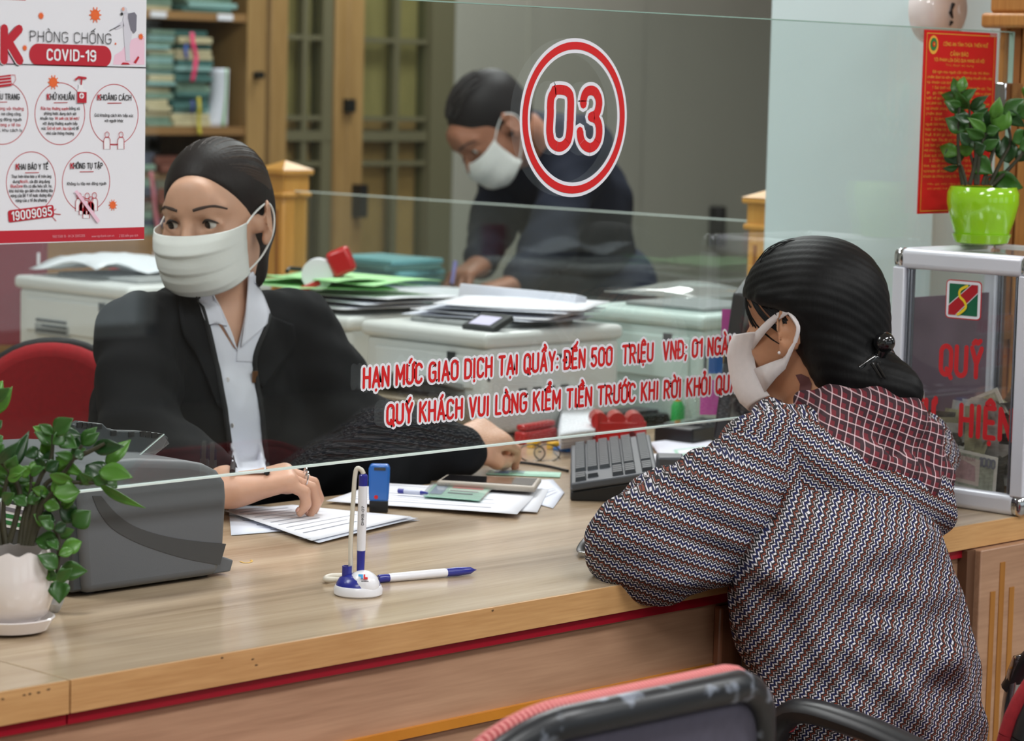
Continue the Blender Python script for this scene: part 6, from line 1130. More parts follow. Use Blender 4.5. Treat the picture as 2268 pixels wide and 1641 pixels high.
# ------------------------------------------------------------------ people
from mathutils.bvhtree import BVHTree
m_skinA = M('skin_clerk', (206, 158, 132), .5, sss=.12, noise=.05, nscale=40); m_skinB = M('skin_customer', (196, 142, 108), .5, sss=.12, noise=.06, nscale=40); m_skinC = M('skin_man', (160, 108, 84), .5, sss=.1, noise=.06, nscale=40)
m_nail = M('nail', (220, 168, 150), .25)
def M_hair(name, rgb, rough=.5):
    if name in _M: return _M[name]
    m = M(name, rgb, rough, spec=.2, bump=.08, bscale=220, stretch=(1, 1, .12)); return m
m_hairA = M_hair('hair_clerk', (34, 28, 28)); m_hairB = M_hair('hair_customer', (10, 10, 11), .55); m_hairC = M_hair('hair_man', (34, 31, 32))
m_brow = M('brow_dark', (70, 54, 48), .9)
m_mask = M('mask_white', (226, 227, 224), .85, bump=.05, bscale=400); m_mask2 = M('mask_soft_white', (222, 214, 214), .85, noise=.03, nscale=120); m_loop = M('mask_loop', (228, 228, 226), .8)
def bvh_of(*obs):
    V, F = [], []
    for o in obs:
        b = len(V); V += [v.co.copy() for v in o.data.vertices]; F += [[i+b for i in p.vertices] for p in o.data.polygons]
    return BVHTree.FromPolygons(V, F)
def drape(bvh, px, py, off=.0, Zd=None):
    d = Vector(ray(px, py)).normalized(); h = bvh.ray_cast(Vector(CAM), d)
    if h[0] is None: return None
    n = h[1] if h[1].dot(d) < 0 else -h[1]; return h[0]-d*off*.7+n*off*.3
def drape_panel(bvh, left, right, nu, nv, off, name, mat, parent, solid=.0016, relax=2):
    Lc, Rc = soft2(left, 6), soft2(right, 6)
    def samp(c, t): x = t*(len(c)-1); i = min(int(x), len(c)-2); f = x-i; return (c[i][0]*(1-f)+c[i+1][0]*f, c[i][1]*(1-f)+c[i+1][1]*f)
    P = []; last = None
    for i in range(nv+1):
        a, b = samp(Lc, i/nv), samp(Rc, i/nv); row = []
        for j in range(nu+1):
            f = j/nu; p = drape(bvh, a[0]*(1-f)+b[0]*f, a[1]*(1-f)+b[1]*f, off)
            if p is None: p = last.copy() if last is not None else Vector(at(a[0], a[1], 4.1))
            row.append(p); last = p
        P.append(row)
    A = np.array([[tuple(p) for p in r] for r in P])
    for _ in range(relax):
        B_ = A.copy(); B_[1:-1, 1:-1] = (A[:-2, 1:-1]+A[2:, 1:-1]+A[1:-1, :-2]+A[1:-1, 2:])/4*.6+A[1:-1, 1:-1]*.4; A = B_
    return MB().grid([list(map(tuple, r)) for r in A]).build(name, mat, parent, solid=solid, angle=180)
def drape_cord(bvh, pts, r, off, name, mat, parent, flat=None):
    P = [drape(bvh, a, b, off) for a, b in soft2(pts, 5)]; P = [p for p in P if p is not None]; return MB().tube(P, r, 8, flat=flat).build(name, mat, parent)

def strands(Hd, parent, mat, c, r, starts, end, n, rr_, rad_=.0011, mid=1.012, seed=4):
    """combed strands over the hair: from hairline directions to one gathering direction"""
    r2 = random.Random(seed); g = MB(); c, r = np.array(c), np.array(r); e = np.array(end, float); e /= np.linalg.norm(e)
    for k in range(n):
        s0 = np.array(starts(k/(n-1), r2)); s0 /= np.linalg.norm(s0); om = math.acos(max(-1, min(1, float(s0 @ e)))); pts = []; lf = r2.uniform(-.004, .010)
        for i in range(9):
            t_ = i/8*rr_; v = (math.sin((1-t_)*om)*s0+math.sin(t_*om)*e)/math.sin(om); pts.append(Hd.w(tuple(c+r*v*(mid+lf*math.sin(pi*i/8)))))
        g.tube(spline(pts, 2), [rad_*Hd.k*(.5+.5*math.sin(pi*(i+1)/19)) for i in range(17)], 5)
    return g.build('hair_strands', mat, parent)
# ---- the clerk
TH = Head(on(478, 497, 1, .985), face_frame((-.872, -.389, -.10), roll=rad(3)), .955)
t = thing('person', 'clerk in a black blazer, white shirt and white mask seated behind the glass', 'person', (1.03, 1.05, 0))
clerk = t
nb = np.array((1.035, 1.03, 1.015)); shR, shL = np.array(on(304, 742, 1, 1.02)), np.array((1.19, 1.01, .990))
elR = np.array(on(312, 965, 1, .91)); wrR = np.array((.815, .735, .815)); elL = np.array((1.205, .90, .845)); wrL = at(1015, 1000, 4.19)
S = Solid(.0036); TH.into(S)
S.cone(TH.w((0, -.03, -.045)), nb, .050, .054, .02); S.cone(nb, shR*.6+nb*.4+np.array((0, 0, -.005)), .05, .04, .03); S.cone(nb, shL*.6+nb*.4+np.array((0, 0, -.005)), .05, .04, .03)
S.ell((1.03, .985, .965), (.075, .05, .09), None, .04)
S.chain([(1.03, 1.05, .97), (1.03, 1.06, .86), (1.03, 1.10, .70), (1.03, 1.14, .54)], [.085, .09, .085, .10], .04, ((1, 0, 0), 1.45))
S.chain([shR, elR, wrR], [.045, .036, .026], .02); S.chain([shL, elL, wrL], [.045, .036, .026], .02)
for sx in (-1, 1): S.chain([(1.03+sx*.09, 1.10, .53), (1.03+sx*.10, .72, .50), (1.03+sx*.10, .74, .08), (1.03+sx*.10, .64, .045)], [.085, .065, .045, .035], .03)
# hand on the forms: fingers point along the counter towards the customer side
f1 = np.array((.73, -.55, .22)); f1 /= np.linalg.norm(f1); up1 = np.array((0, 0, 1.0))-f1*-.10; up1 = np.array((-.12, -.10, 1.0)); up1 -= f1*(up1 @ f1); up1 /= np.linalg.norm(up1); R1 = np.stack([np.cross(f1, up1), f1, up1], 1); R1[:, 0] *= -1
wr1 = np.array(on(512, 1088, 2, CT+.040)); R1 = np.stack([-np.cross(f1, up1), f1, up1], 1)
S.cone(wrR, wr1, .026, .024, .015); tip1 = hand_into(S, wr1, R1, (.72, .74, .78, .85), .45, 1.0)
f2 = np.array(at(1120, 955, 4.30))-np.array(at(1020, 990, 4.2)); f2 /= np.linalg.norm(f2); up2 = np.array((-.45, -.5, .75)); up2 -= f2*(up2 @ f2); up2 /= np.linalg.norm(up2); R2 = np.stack([np.cross(f2, up2), f2, up2], 1)
wr2 = np.array(at(1028, 985, 4.20)); S.cone(wrL, wr2, .026, .024, .015); tip2 = hand_into(S, wr2, R2, (.5, .58, .66, .72), .6, 1.0)
body = solid_part('body', S, m_skinA, t, 1)
TH.eyes(t, rad(22)); TH.brows(t, m_brow); nails(t, tip1, R1, m_nail); nails(t, tip2, R2, m_nail)
m_lash = M('lash', (40, 30, 28), .7)
for sx in (-1, 1): MB().tube(spline([TH.w((sx*.0185, .0835, .0125)), TH.w((sx*.031, .0905, .0195)), TH.w((sx*.0455, .0795, .0125))], 5), [.0006+.0014*math.sin(pi*i/10) for i in range(11)], 6).build('eyelash', m_lash, t)
for fr in (.30,):
    for fi in (1, 2):
        a, b = tip1[fi][1], wr1; c = wr1+R1 @ np.array(((.027, .009, -.009, -.026)[fi]*1.0+.0, .098, .000)); c = wr1+R1 @ np.array((((.009, -.009)[fi-1]), .103, -.004)); ax_ = Vector(R1[:, 1]*.9-R1[:, 2]*.4).normalized(); u, v, n = basis(ax_); P = [Vector(c)+(u*math.cos(q)+v*math.sin(q))*.0103 for q in np.linspace(0, 2*pi, 25)]; MB().tube(P, .0012, 8, caps=False).build('finger_ring', m_chrome, t)
H = Solid(.0036); w, R = TH.w, TH.R
H.ell(w((0, -.016, .048)), (.0765, .092, .083), R, .01); H.ell(w((0, -.064, .002)), (.064, .048, .064), R, .03); H.half(w((0, .071, .083)), R @ np.array((0, .80, -.60))); H.half(w((0, 0, -.065)), R @ np.array((0, .35, -1.0)))
H.ell(w((-.006, -.098, -.02)), (.044, .034, .046), R, .02); H.ell(w((-.012, -.085, -.075)), (.028, .028, .042), R, .02)
solid_part('hair', H, m_hairA, t, 2)
strands(TH, t, M('hair_clerk_highlight', (66, 52, 46), .5, spec=.3), (0, -.016, .048), (.0765, .092, .083), lambda f, q: (math.sin((f-.5)*3.0)*1.0, math.cos((f-.5)*3.0)*.75-.1, .55-.75*abs(f-.5)+q.uniform(-.02, .06)), (-.05, -.9, -.45), 170, .95, .0017, 1.032)  # paler brown strands stand in for light reflected off the hair
TH.mask(t, m_mask, top=-.002, bot=-.099, pleats=3, strapmat=m_loop, fwd=.009)
# blazer
m_blazer = M('blazer_black', (20, 21, 24), .9, bump=.03, bscale=500, spec=.2); m_blz_edge = M('blazer_edge', (20, 21, 24), .8)
J = Solid(.0045)
J.chain([(1.032, 1.045, .965), (1.03, 1.04, .88), (1.03, 1.07, .72), (1.03, 1.10, .56)], [.098, .116, .112, .118], .04, ((1, 0, 0), 1.48)); J.cone(nb+np.array((-.035, .015, .0)), shR+np.array((.0, 0, -.002)), .046, .056, .03); J.cone(nb+np.array((.035, .015, .0)), shL+np.array((.006, 0, -.004)), .046, .060, .03)
J.chain([shR, (elR+shR)/2, elR, wrR*.8+elR*.2], [.058, .056, .056, .046], .03); J.chain([shL, (elL+shL)/2+np.array((.012, .0, 0)), elL, elL*.35+np.array(wrL)*.65, wrL], [.062, .060, .058, .052, .042], .03)
J.chain([np.array((1.10, .98, .80)), elL+np.array((.02, .0, -.045)), np.array(at(880, 1062, 4.17))], [.08, .062, .05], .03); J.cone(elL+np.array((.03, .02, -.01)), elL*.5+np.array(wrL)*.5+np.array((0, 0, -.02)), .05, .045, .03)
J.cone((1.03, 1.0, 1.06), (1.035, .86, .93), .052, .035, .012, None, True)
fold = lambda V: .0022*np.sin(V[:, 0]*70+V[:, 2]*45)*np.sin(V[:, 2]*38+V[:, 1]*50)+.0012*np.sin(V[:, 0]*150-V[:, 2]*90)
jacket = solid_part('blazer', J, m_blazer, t, 2, disp=fold)
bv = bvh_of(jacket, body)
m_shirt = M('shirt_white', (222, 222, 234), .8, bump=.04, bscale=200)
drape_panel(bv, [(441, 650), (458, 712), (478, 800), (497, 905), (516, 1050)], [(520, 778), (526, 782), (560, 800), (574, 900), (590, 1050)], 12, 30, .006, 'shirt_front', m_shirt, t)
drape_panel(bv, [(470, 660), (495, 715), (521, 776), (522, 782)], [(556, 640), (585, 700), (566, 770), (562, 800)], 10, 16, .004, 'shirt_chest', m_shirt, t) if False else None
drape_panel(bv, [(548, 620), (540, 700), (523, 778), (522, 800)], [(592, 690), (586, 728), (566, 775), (562, 802)], 8, 16, .007, 'shirt_chest', m_shirt, t)
drape_panel(bv, [(436, 640), (446, 690), (458, 722)], [(462, 636), (500, 720), (487, 712)], 6, 12, .012, 'collar_flap', m_shirt, t, .002); drape_panel(bv, [(545, 604), (541, 690), (530, 770)], [(556, 600), (592, 692), (583, 722)], 6, 12, .013, 'collar_flap', m_shirt, t, .002)
drape_panel(bv, [(462, 640), (498, 712), (487, 712)], [(470, 645), (508, 728), (524, 778)], 3, 10, .009, 'collar_stand', m_shirt, t, .002)
for nm, pts in (('lapel_edge', [(440, 652), (457, 712), (477, 800), (496, 905), (515, 1050)]), ('lapel_edge', [(592, 700), (584, 730), (562, 790), (566, 850), (576, 900), (592, 1050)])): drape_cord(bv, pts, .004, .010, nm, m_blz_edge, t)
drape_panel(bv, [(392, 655), (404, 740), (440, 800), (480, 900)], [(438, 650), (456, 712), (476, 800), (495, 905)], 6, 20, .0075, 'lapel', m_blazer, t, .003); drape_panel(bv, [(594, 700), (588, 732), (566, 790), (572, 850)], [(650, 720), (655, 770), (622, 810), (580, 860)], 6, 16, .0075, 'lapel', m_blazer, t, .003)
for (x, y) in ((502, 842), (512, 942)): p = drape(bv, x, y, .009); MB().lathe([(.0, 0), (.0035, .0), (.0035, .0012), (0, .0016)], 12, p, frame(Vector((0, -1, 0)), None, (1, 0, 0))).build('shirt_button', m_porc, t) if p else None
p = drape(bv, 561, 836, .012); MB().box(p, (.010, .003, .017), RZ(.15)).build('name_badge', M('badge_bronze', (110, 72, 40), .4, metal=.4), t)
cu = Vector(wrL)*.96+Vector(wr2)*.04; MB().tube([Vector(wrL)*.93+Vector(elL)*.07, Vector(wrL)*.8+Vector(wr2)*.2], [.040, .037], 18, caps=False).build('shirt_cuff', m_shirt, t, solid=.002)

Tk = Solid(.007)
for sx in (-1, 1): Tk.chain([(1.03+sx*.085, 1.10, .54), (1.03+sx*.10, .74, .51), (1.03+sx*.10, .76, .12)], [.10, .078, .058], .03)
solid_part('trousers', Tk, m_blazer, clerk, 2)
for sx in (-1, 1): MB().box((1.03+sx*.10, .70, .03), (.08, .22, .06)).build('shoe', m_dark, clerk, bevel=.02, seg=3)
# ---- the customer
def M_zigzag(name, rot, P=.0138, lam=.0076, amp=.0030):
    if name in _M: return _M[name]
    m = bpy.data.materials.new(name); m.use_nodes = True; nt = m.node_tree; b = nt.nodes['Principled BSDF']; lk = nt.links.new; b.inputs['Roughness'].default_value = .85; b.inputs['Specular IOR Level'].default_value = .25
    uv = nd(nt, 'ShaderNodeUVMap'); mp = nd(nt, 'ShaderNodeMapping'); mp.inputs['Rotation'].default_value = (0, 0, rot); lk(uv.outputs[0], mp.inputs[0]); sx = nd(nt, 'ShaderNodeSeparateXYZ'); lk(mp.outputs[0], sx.inputs[0])
    def mt(op, a, b_=None):
        n = nd(nt, 'ShaderNodeMath', operation=op)
        for i, q in enumerate((a, b_)):
            if q is None: continue
            if isinstance(q, (int, float)): n.inputs[i].default_value = q
            else: lk(q, n.inputs[i])
        return n.outputs[0]
    tri = mt('PINGPONG', mt('DIVIDE', sx.outputs[0], lam/2), 1.0); v = mt('ADD', sx.outputs[1], mt('MULTIPLY', tri, amp)); f = mt('FRACT', mt('DIVIDE', v, P))
    rp = nd(nt, 'ShaderNodeValToRGB'); rp.color_ramp.interpolation = 'CONSTANT'; e = rp.color_ramp.elements
    stops = [(0, (118, 56, 38)), (.12, (24, 22, 26)), (.24, (206, 202, 206)), (.38, (22, 28, 74)), (.59, (206, 202, 206)), (.71, (18, 18, 26)), (.84, (190, 180, 180)), (.93, (38, 26, 26))]
    e[0].position, e[0].color = 0, L(stops[0][1]); e[1].position, e[1].color = stops[1][0], L(stops[1][1])
    for p_, c_ in stops[2:]: q = e.new(p_); q.color = L(c_)
    chk = mt('GREATER_THAN', mt('PINGPONG', mt('ADD', mt('DIVIDE', sx.outputs[0], lam/2), .25), .5), .33); cm = nd(nt, 'ShaderNodeMix', data_type='RGBA'); cm.inputs[7].default_value = L((24, 22, 30)); lk(mt('MULTIPLY', chk, .8), cm.inputs[0]); lk(f, rp.inputs[0]); lk(rp.outputs[0], cm.inputs[6]); lk(cm.outputs[2], b.inputs['Base Color'])
    _M[name] = m; return m
def M_plaid(name, P=.0115):
    if name in _M: return _M[name]
    m = bpy.data.materials.new(name); m.use_nodes = True; nt = m.node_tree; b = nt.nodes['Principled BSDF']; lk = nt.links.new; b.inputs['Roughness'].default_value = .85
    uv = nd(nt, 'ShaderNodeUVMap'); mp = nd(nt, 'ShaderNodeMapping'); mp.inputs['Rotation'].default_value = (0, 0, rad(20)); lk(uv.outputs[0], mp.inputs[0]); sx = nd(nt, 'ShaderNodeSeparateXYZ'); lk(mp.outputs[0], sx.inputs[0])
    def line(o, w_):
        d = nd(nt, 'ShaderNodeMath', operation='DIVIDE'); lk(o, d.inputs[0]); d.inputs[1].default_value = P; f = nd(nt, 'ShaderNodeMath', operation='FRACT'); lk(d.outputs[0], f.inputs[0]); c = nd(nt, 'ShaderNodeMath', operation='LESS_THAN'); lk(f.outputs[0], c.inputs[0]); c.inputs[1].default_value = w_; return c.outputs[0]
    a, c = line(sx.outputs[0], .12), line(sx.outputs[1], .12); a2, c2 = line(sx.outputs[0], .62), line(sx.outputs[1], .62)
    ad = nd(nt, 'ShaderNodeMath', operation='ADD'); lk(a, ad.inputs[0]); lk(c, ad.inputs[1]); mu = nd(nt, 'ShaderNodeMath', operation='MULTIPLY'); mu.inputs[1].default_value = .5; lk(ad.outputs[0], mu.inputs[0])
    mu2 = nd(nt, 'ShaderNodeMath', operation='MULTIPLY'); lk(a2, mu2.inputs[0]); lk(c2, mu2.inputs[1])
    base = nd(nt, 'ShaderNodeMix', data_type='RGBA'); base.inputs[6].default_value = L((44, 12, 24)); base.inputs[7].default_value = L((98, 12, 28)); lk(mu2.outputs[0], base.inputs[0])
    rp = nd(nt, 'ShaderNodeMath', operation='MINIMUM'); lk(mu.outputs[0], rp.inputs[0]); rp.inputs[1].default_value = 1.0
    cr = nd(nt, 'ShaderNodeValToRGB'); cr.color_ramp.interpolation = 'CONSTANT'; cr.color_ramp.elements[0].color = (0, 0, 0, 1); cr.color_ramp.elements[1].position = .3; cr.color_ramp.elements[1].color = (.62, .62, .62, 1); q = cr.color_ramp.elements.new(.8); q.color = (1, 1, 1, 1); lk(rp.outputs[0], cr.inputs[0])
    mx = nd(nt, 'ShaderNodeMix', data_type='RGBA'); mx.inputs[7].default_value = L((206, 178, 182)); lk(cr.outputs[0], mx.inputs[0]); lk(base.outputs[2], mx.inputs[6]); lk(mx.outputs[2], b.inputs['Base Color'])
    _M[name] = m; return m
m_zT, m_zS, m_zH, m_plaid = M_zigzag('jacket_zigzag', rad(-58)), M_zigzag('sleeve_zigzag', rad(22)), M_zigzag('hood_zigzag', rad(30)), M_plaid('hood_lining_plaid')
def uv_plane(u, v):
    u, v = np.array(u, float), np.array(v, float); u /= np.linalg.norm(u); v /= np.linalg.norm(v); return lambda V: np.stack([V @ u, V @ v], 1)
uvcam = uv_plane(_r, (0, 0, 1))
t = thing('person', 'customer in a zigzag patterned hooded jacket leaning on the counter', 'person', (1.25, -.30, 0)); cust = t
CH = Head(at(1800, 730, 3.735), face_frame((-.08, .995, -.05), roll=rad(0)), .94)
NB = np.array(at(1845, 925, 3.74)); SL, SR = np.array(at(1700, 1045, 3.53)), np.array(at(1985, 1030, 3.86)); EL = np.array(on(1412, 1208, 1, .018)); FL = np.array((1.16, .20, CT+.05))
ch, mb_, wa, pe = [np.array(at(*q)) for q in ((1865, 1130, 3.60), (1868, 1320, 3.45), (1930, 1520, 3.40), (1965, 1730, 3.37))]; pe[2] = max(pe[2], .53)
lat = SR-SL; lat[2] = 0; lat /= np.linalg.norm(lat)
ER = np.array((1.60, .13, .86)); FR = np.array((1.40, .21, CT+.05))
S = Solid(.0038); CH.into(S); S.cone(CH.w((0, -.03, -.045)), NB, .050, .055, .02); S.cone(NB, SL*.7+NB*.3, .05, .04, .03); S.cone(NB, SR*.7+NB*.3, .05, .04, .03)
S.chain([NB*.5+ch*.5, ch, mb_, wa, pe], [.08, .09, .09, .09, .10], .04, (lat, 1.35)); S.chain([SL, EL, FL], [.045, .036, .028], .02); S.chain([SR, ER, FR], [.045, .036, .028], .02)
hd2 = np.array((-.75, .10, -.05)); hd2 /= np.linalg.norm(hd2); hu2 = np.array((0, 0, 1.0)); hu2 -= hd2*(hu2 @ hd2); hu2 /= np.linalg.norm(hu2)
R3 = np.stack([np.cross(hd2, hu2), hd2, hu2], 1); tip3 = hand_into(S, FR+np.array((-.02, .0, -.012)), R3, (.25, .28, .3, .35), .4, .95)
hd3 = np.array((.72, .25, -.05)); hd3 /= np.linalg.norm(hd3); hu3 = np.array((0, 0, 1.0)); hu3 -= hd3*(hu3 @ hd3); hu3 /= np.linalg.norm(hu3); R4 = np.stack([-np.cross(hd3, hu3), hd3, hu3], 1); tip4 = hand_into(S, FL+np.array((.02, -.01, -.014)), R4, (.25, .28, .3, .35), .4, .95)
knL, knR = np.array((.98, -.10, .50)), np.array((1.24, -.08, .50))
S.chain([pe+lat*-.08, knL, (knL[0]-.02, -.12, .09), (knL[0]-.05, -.10, .045)], [.085, .062, .042, .034], .03); S.chain([pe+lat*.08, knR, (knR[0], -.12, .09), (knR[0]-.03, -.10, .045)], [.085, .062, .042, .034], .03)
body = solid_part('body', S, m_skinB, t, 1); nails(t, tip3, R3, m_nail, .95); nails(t, tip4, R4, m_nail, .95)
CH.eyes(t, 0); CH.brows(t, m_brow)
H = Solid(.0036); w, R = CH.w, CH.R
H.ell(w((0, .000, .042)), (.085, .100, .088), R, .01); H.half(w((0, .09, .047)), R @ np.array((0, .10, -1)))
for c_, r_ in (((0, -.038, .030), (.081, .062, .080)), ((0, -.062, -.030), (.072, .050, .060)), ((0, -.068, -.078), (.052, .036, .045))): H.ell(w(c_), r_, R, .03)
H.ell(w((.0, -.098, -.070)), (.050, .044, .044), R, .02); H.ell(w((.0, -.134, -.080)), (.036, .036, .036), R, .02); H.ell(w((.0, -.160, -.086)), (.018, .018, .022), R, .015)
for sx in (-1, 1): H.cone(w((sx*.080, .030, .050)), w((sx*.083, -.020, .046)), .010, .010, .012)
solid_part('hair', H, m_hairB, t, 2, disp=lambda V: .0004*np.sin(V @ (R @ np.array((300, 60, 420)))))
strands(CH, t, M('hair_customer_light', (18, 17, 18), .5, spec=.25), (0, .000, .042), (.085, .100, .088), lambda f, q: (math.sin((f-.5)*2.9), math.cos((f-.5)*2.9)*.9, .36+.10*(1-abs(2*f-1))+q.uniform(0, .7)), (-.0, -.80, -.75), 200, .9, .0014, 1.012)
rr = random.Random(9); ec_, er_ = np.array((0, .000, .042)), np.array((.085, .100, .088))
for k in range(22):
    az, e0, e1 = rr.uniform(-.9, .6), rr.uniform(1.25, 1.7), rr.uniform(.45, .9); lift = rr.uniform(.015, .075); pts = []
    for i in range(6):
        e = e0+(e1-e0)*i/5; f_ = 1.0+lift*math.sin(pi*(i+.4)/6.2); pts.append(w(tuple(ec_+er_*f_*np.array((math.sin(az)*math.cos(e*.8), math.cos(az)*math.cos(e), math.sin(e))))))
    MB().tube(spline(pts, 3), .00045, 4).build('hair_strand', m_hairB, t)
# claw clip
cl = w((.0, -.120, -.030)); m_clip = M('clip_black', (16, 16, 18), .15, coat=.6); MB().tube(spline([w((-.046, -.106, -.050)), w((-.020, -.120, -.034)), w((.014, -.120, -.034)), w((.034, -.106, -.050))], 5), .007, 10).build('hair_clip', m_clip, t)
MB().lathe([(.0145*math.sin(a), -.0145*math.cos(a)) for a in np.linspace(0, pi, 12)], 18, w((-.016, -.130, -.014))).build('hair_clip_grip', m_clip, t); MB().tube([w((-.016, -.122, -.036)), w((-.016, -.130, -.018))], [.008, .010], 10).build('hair_clip_grip', m_clip, t)
for k in range(5): MB().tube([w((-.046+.010*k, -.128, -.042)), w((-.050+.010*k, -.146, -.062))], [.0028, .0012], 6).build('hair_clip_tooth', m_clip, t)
MB().lathe([(.0022*math.sin(a), -.0022*math.cos(a)) for a in np.linspace(0, pi, 7)], 10, w((-.0905, -.002, -.028))).build('earring', m_porc, t)
mk = CH.mask(t, m_mask2, top=-.010, bot=-.122, pleats=0, loops=False, fwd=.012, fold=0.0, side=.03, rear=.024)
# wide soft ear bands of the mask
for sx in (-1, 1):
    jj = -1 if sx > 0 else 0; mp_ = CH.mP; nv_ = len(mp_)-1; ow = R[:, 0]*sx
    for i0_, i1_, c_, d_, e_ in ((0, int(nv_*.34), (sx*.085, .006, .028), (sx*.085, .006, .016), (sx*.093, -.020, .034)), (int(nv_*.62), int(nv_*.97), (sx*.080, -.002, -.036), (sx*.078, -.004, -.052), (sx*.094, -.032, -.008))):
        a, b_ = mp_[i0_][jj], mp_[i1_][jj]; P = [[a-R[:, 1]*-.004, b_-R[:, 1]*-.004], [a*.66+w(c_)*.34+ow*.007, b_*.66+w(d_)*.34+ow*.007], [a*.33+w(c_)*.67+ow*.006, b_*.33+w(d_)*.67+ow*.006], [w(c_), w(d_)], [w(e_), w(tuple(np.array(e_)+np.array((0, 0, -.006))))]]; sub(MB().grid(P), 'ear_band', m_mask2, mk, solid=.0012, angle=180)
    P = spline([w((sx*.091, -.020, .030)), w((sx*.093, -.036, .010)), w((sx*.092, -.030, -.012))], 4); sub(MB().tube(P, .0028, 6), 'ear_band', m_mask2, mk)
# birthmark on the neck
bvc = bvh_of(body); P = [drape(bvc, x, y, .0008) for x, y in ((1762, 830), (1775, 828), (1792, 836), (1798, 850), (1795, 870), (1780, 880), (1770, 868), (1772, 850))]
if all(p is not None for p in P): MB().poly(P).build('neck_mark', M('skin_mark', (96, 52, 52), .6), t)
# jacket
J = Solid(.0045); flat = (lat, 1.38); pj = pe+np.array((.0, 0, -.07))
J.chain([ch*.85+NB*.15, mb_, wa, pj], [.112, .122, .114, .132], .04, flat); J.cone(NB+np.array((0, 0, -.045)), SL, .075, .078, .04); J.cone(NB+np.array((0, 0, -.045)), SR, .075, .078, .04); J.cone(SR, ER, .074, .06, .03); J.cone(ER, FR, .058, .042, .03)
J.cone(NB+np.array((0, 0, .05)), NB+np.array((-.02, .05, -.02)), .062, .06, .012, None, True)
def ridge(V, p, d, w_, ln, a):      # one soft fold: along direction d from point p
    d = np.array(d, float); d /= np.linalg.norm(d); q = V-np.array(p); q = q-(q @ FW)[:, None]*FW; d = d-(d @ FW)*FW; d /= np.linalg.norm(d); l_ = q @ d; r_ = np.linalg.norm(q-l_[:, None]*d, axis=1); return a*np.exp(-(r_/w_)**2)*np.exp(-((l_-ln/2)/(ln*.6))**2)
aR = np.array(_r); aU = np.array((0, 0, 1.0)); arm_pit = np.array(at(1665, 1265, 3.40))
def fold2(V):
    d = .0030*np.sin((V @ np.array((40, -20, 62))))*np.sin((V @ np.array((-25, 30, 22))))+.0014*np.sin(V @ np.array((60, 80, -120)))
    for k, (sl, ln, a) in enumerate(((-.1, .22, .008), (-.5, .24, .009), (-.95, .26, .008), (.25, .2, .007), (-1.6, .22, .007))): d = d+ridge(V, arm_pit+aR*.02, aR+aU*sl, .016, ln, a)-ridge(V, arm_pit+aR*.02+aU*-.026, aR+aU*sl, .014, ln, a*.7)
    for (x, y, sl, ln) in ((1760, 1480, .5, .2), (1800, 1560, .35, .25), (2050, 1400, -1.4, .2), (1950, 1550, .8, .2)): d = d+ridge(V, at(x, y, 3.32), aR+aU*sl, .015, ln, .007)
    return d
solid_part('jacket', J, m_zT, t, 2, disp=fold2, uvf=uvcam)
A = Solid(.0042); m1 = SL*.5+EL*.5; A.chain([SL+np.array((.0, 0, -.012)), m1+np.array((0, -.01, -.01)), EL, EL*.35+FL*.65, FL], [.076, .072, .058, .052, .042], .03); A.cone(m1+np.array((.02, -.025, -.035)), EL+np.array((.02, -.03, -.022)), .055, .048, .03)
ad = (EL-SL)/np.linalg.norm(EL-SL)
fold3 = lambda V: .0042*np.sin((V-SL) @ ad*105+4*np.sin(V[:, 2]*26))*np.clip(((V-SL) @ _up)*12+.6, .1, 1)+.0012*np.sin(V @ np.array((90, 60, 140)))
def fold4(V):
    d = fold3(V)
    for (x, y, sl, ln, a) in ((1480, 1090, -.35, .14, .007), (1530, 1060, -.45, .14, .007), (1440, 1130, -.3, .16, .006), (1420, 1270, -.05, .18, .006), (1560, 1020, -.6, .1, .006)): d = d+ridge(V, at(x, y, 3.4), aR+aU*sl, .012, ln, a)-ridge(V, at(x, y+30, 3.4), aR+aU*sl, .011, ln, a*.7)
    return d
solid_part('sleeve', A, m_zS, t, 2, disp=fold4, uvf=uvcam)
Hd = Solid(.0042); hp_ = [np.array(at(*q)) for q in ((1722, 950, 3.60), (1765, 1010, 3.52), (1850, 1095, 3.475), (1950, 1140, 3.49), (2030, 1120, 3.56), (2062, 1075, 3.63))]
Hd.chain(hp_, [.030, .044, .054, .054, .046, .030], .03); Hd.cone(np.array(at(1700, 915, 3.66)), hp_[0], .022, .03, .02)
solid_part('hood_outside', Hd, m_zH, t, 2, disp=lambda V: .0022*np.sin(V @ np.array((60, -40, 90))), uvf=uvcam)
Hl = Solid(.0042); lp_ = [np.array(at(*q)) for q in ((1790, 900, 3.64), (1845, 975, 3.54), (1925, 1058, 3.49), (2000, 1096, 3.52), (2034, 1058, 3.60), (2022, 975, 3.72), (1980, 905, 3.81))]
Hl.chain(lp_, [.024, .032, .036, .040, .036, .032, .026], .02); Hl.ell(at(1918, 1000, 3.632), (.11, .10, .088), np.array(frame(Vector(lat))), .02)
Hl.cone(at(1960, 930, 3.66), at(2010, 1040, 3.60), .030, .022, .01, None, True)
solid_part('hood_lining', Hl, m_plaid, t, 2, disp=lambda V: .0075*np.sin(V @ np.array((45, -50, 38)))*np.sin(V @ np.array((-24, 36, 60)))+.003*np.sin(V @ np.array((90, -60, -100))), uvf=uvcam)
m_trous = M('trousers_dark', (46, 42, 44), .9); Tr = Solid(.006)
Tr.chain([pe+lat*-.08, knL, (knL[0]-.02, -.12, .10)], [.080, .070, .056], .03); Tr.chain([pe+lat*.08, knR, (knR[0], -.12, .10)], [.080, .070, .056], .03); Tr.cone(pe+np.array((.0, 0, -.06)), pe+np.array((0, 0, -.015)), .106, .104, .03, flat); solid_part('trousers', Tr, m_trous, t, 2)
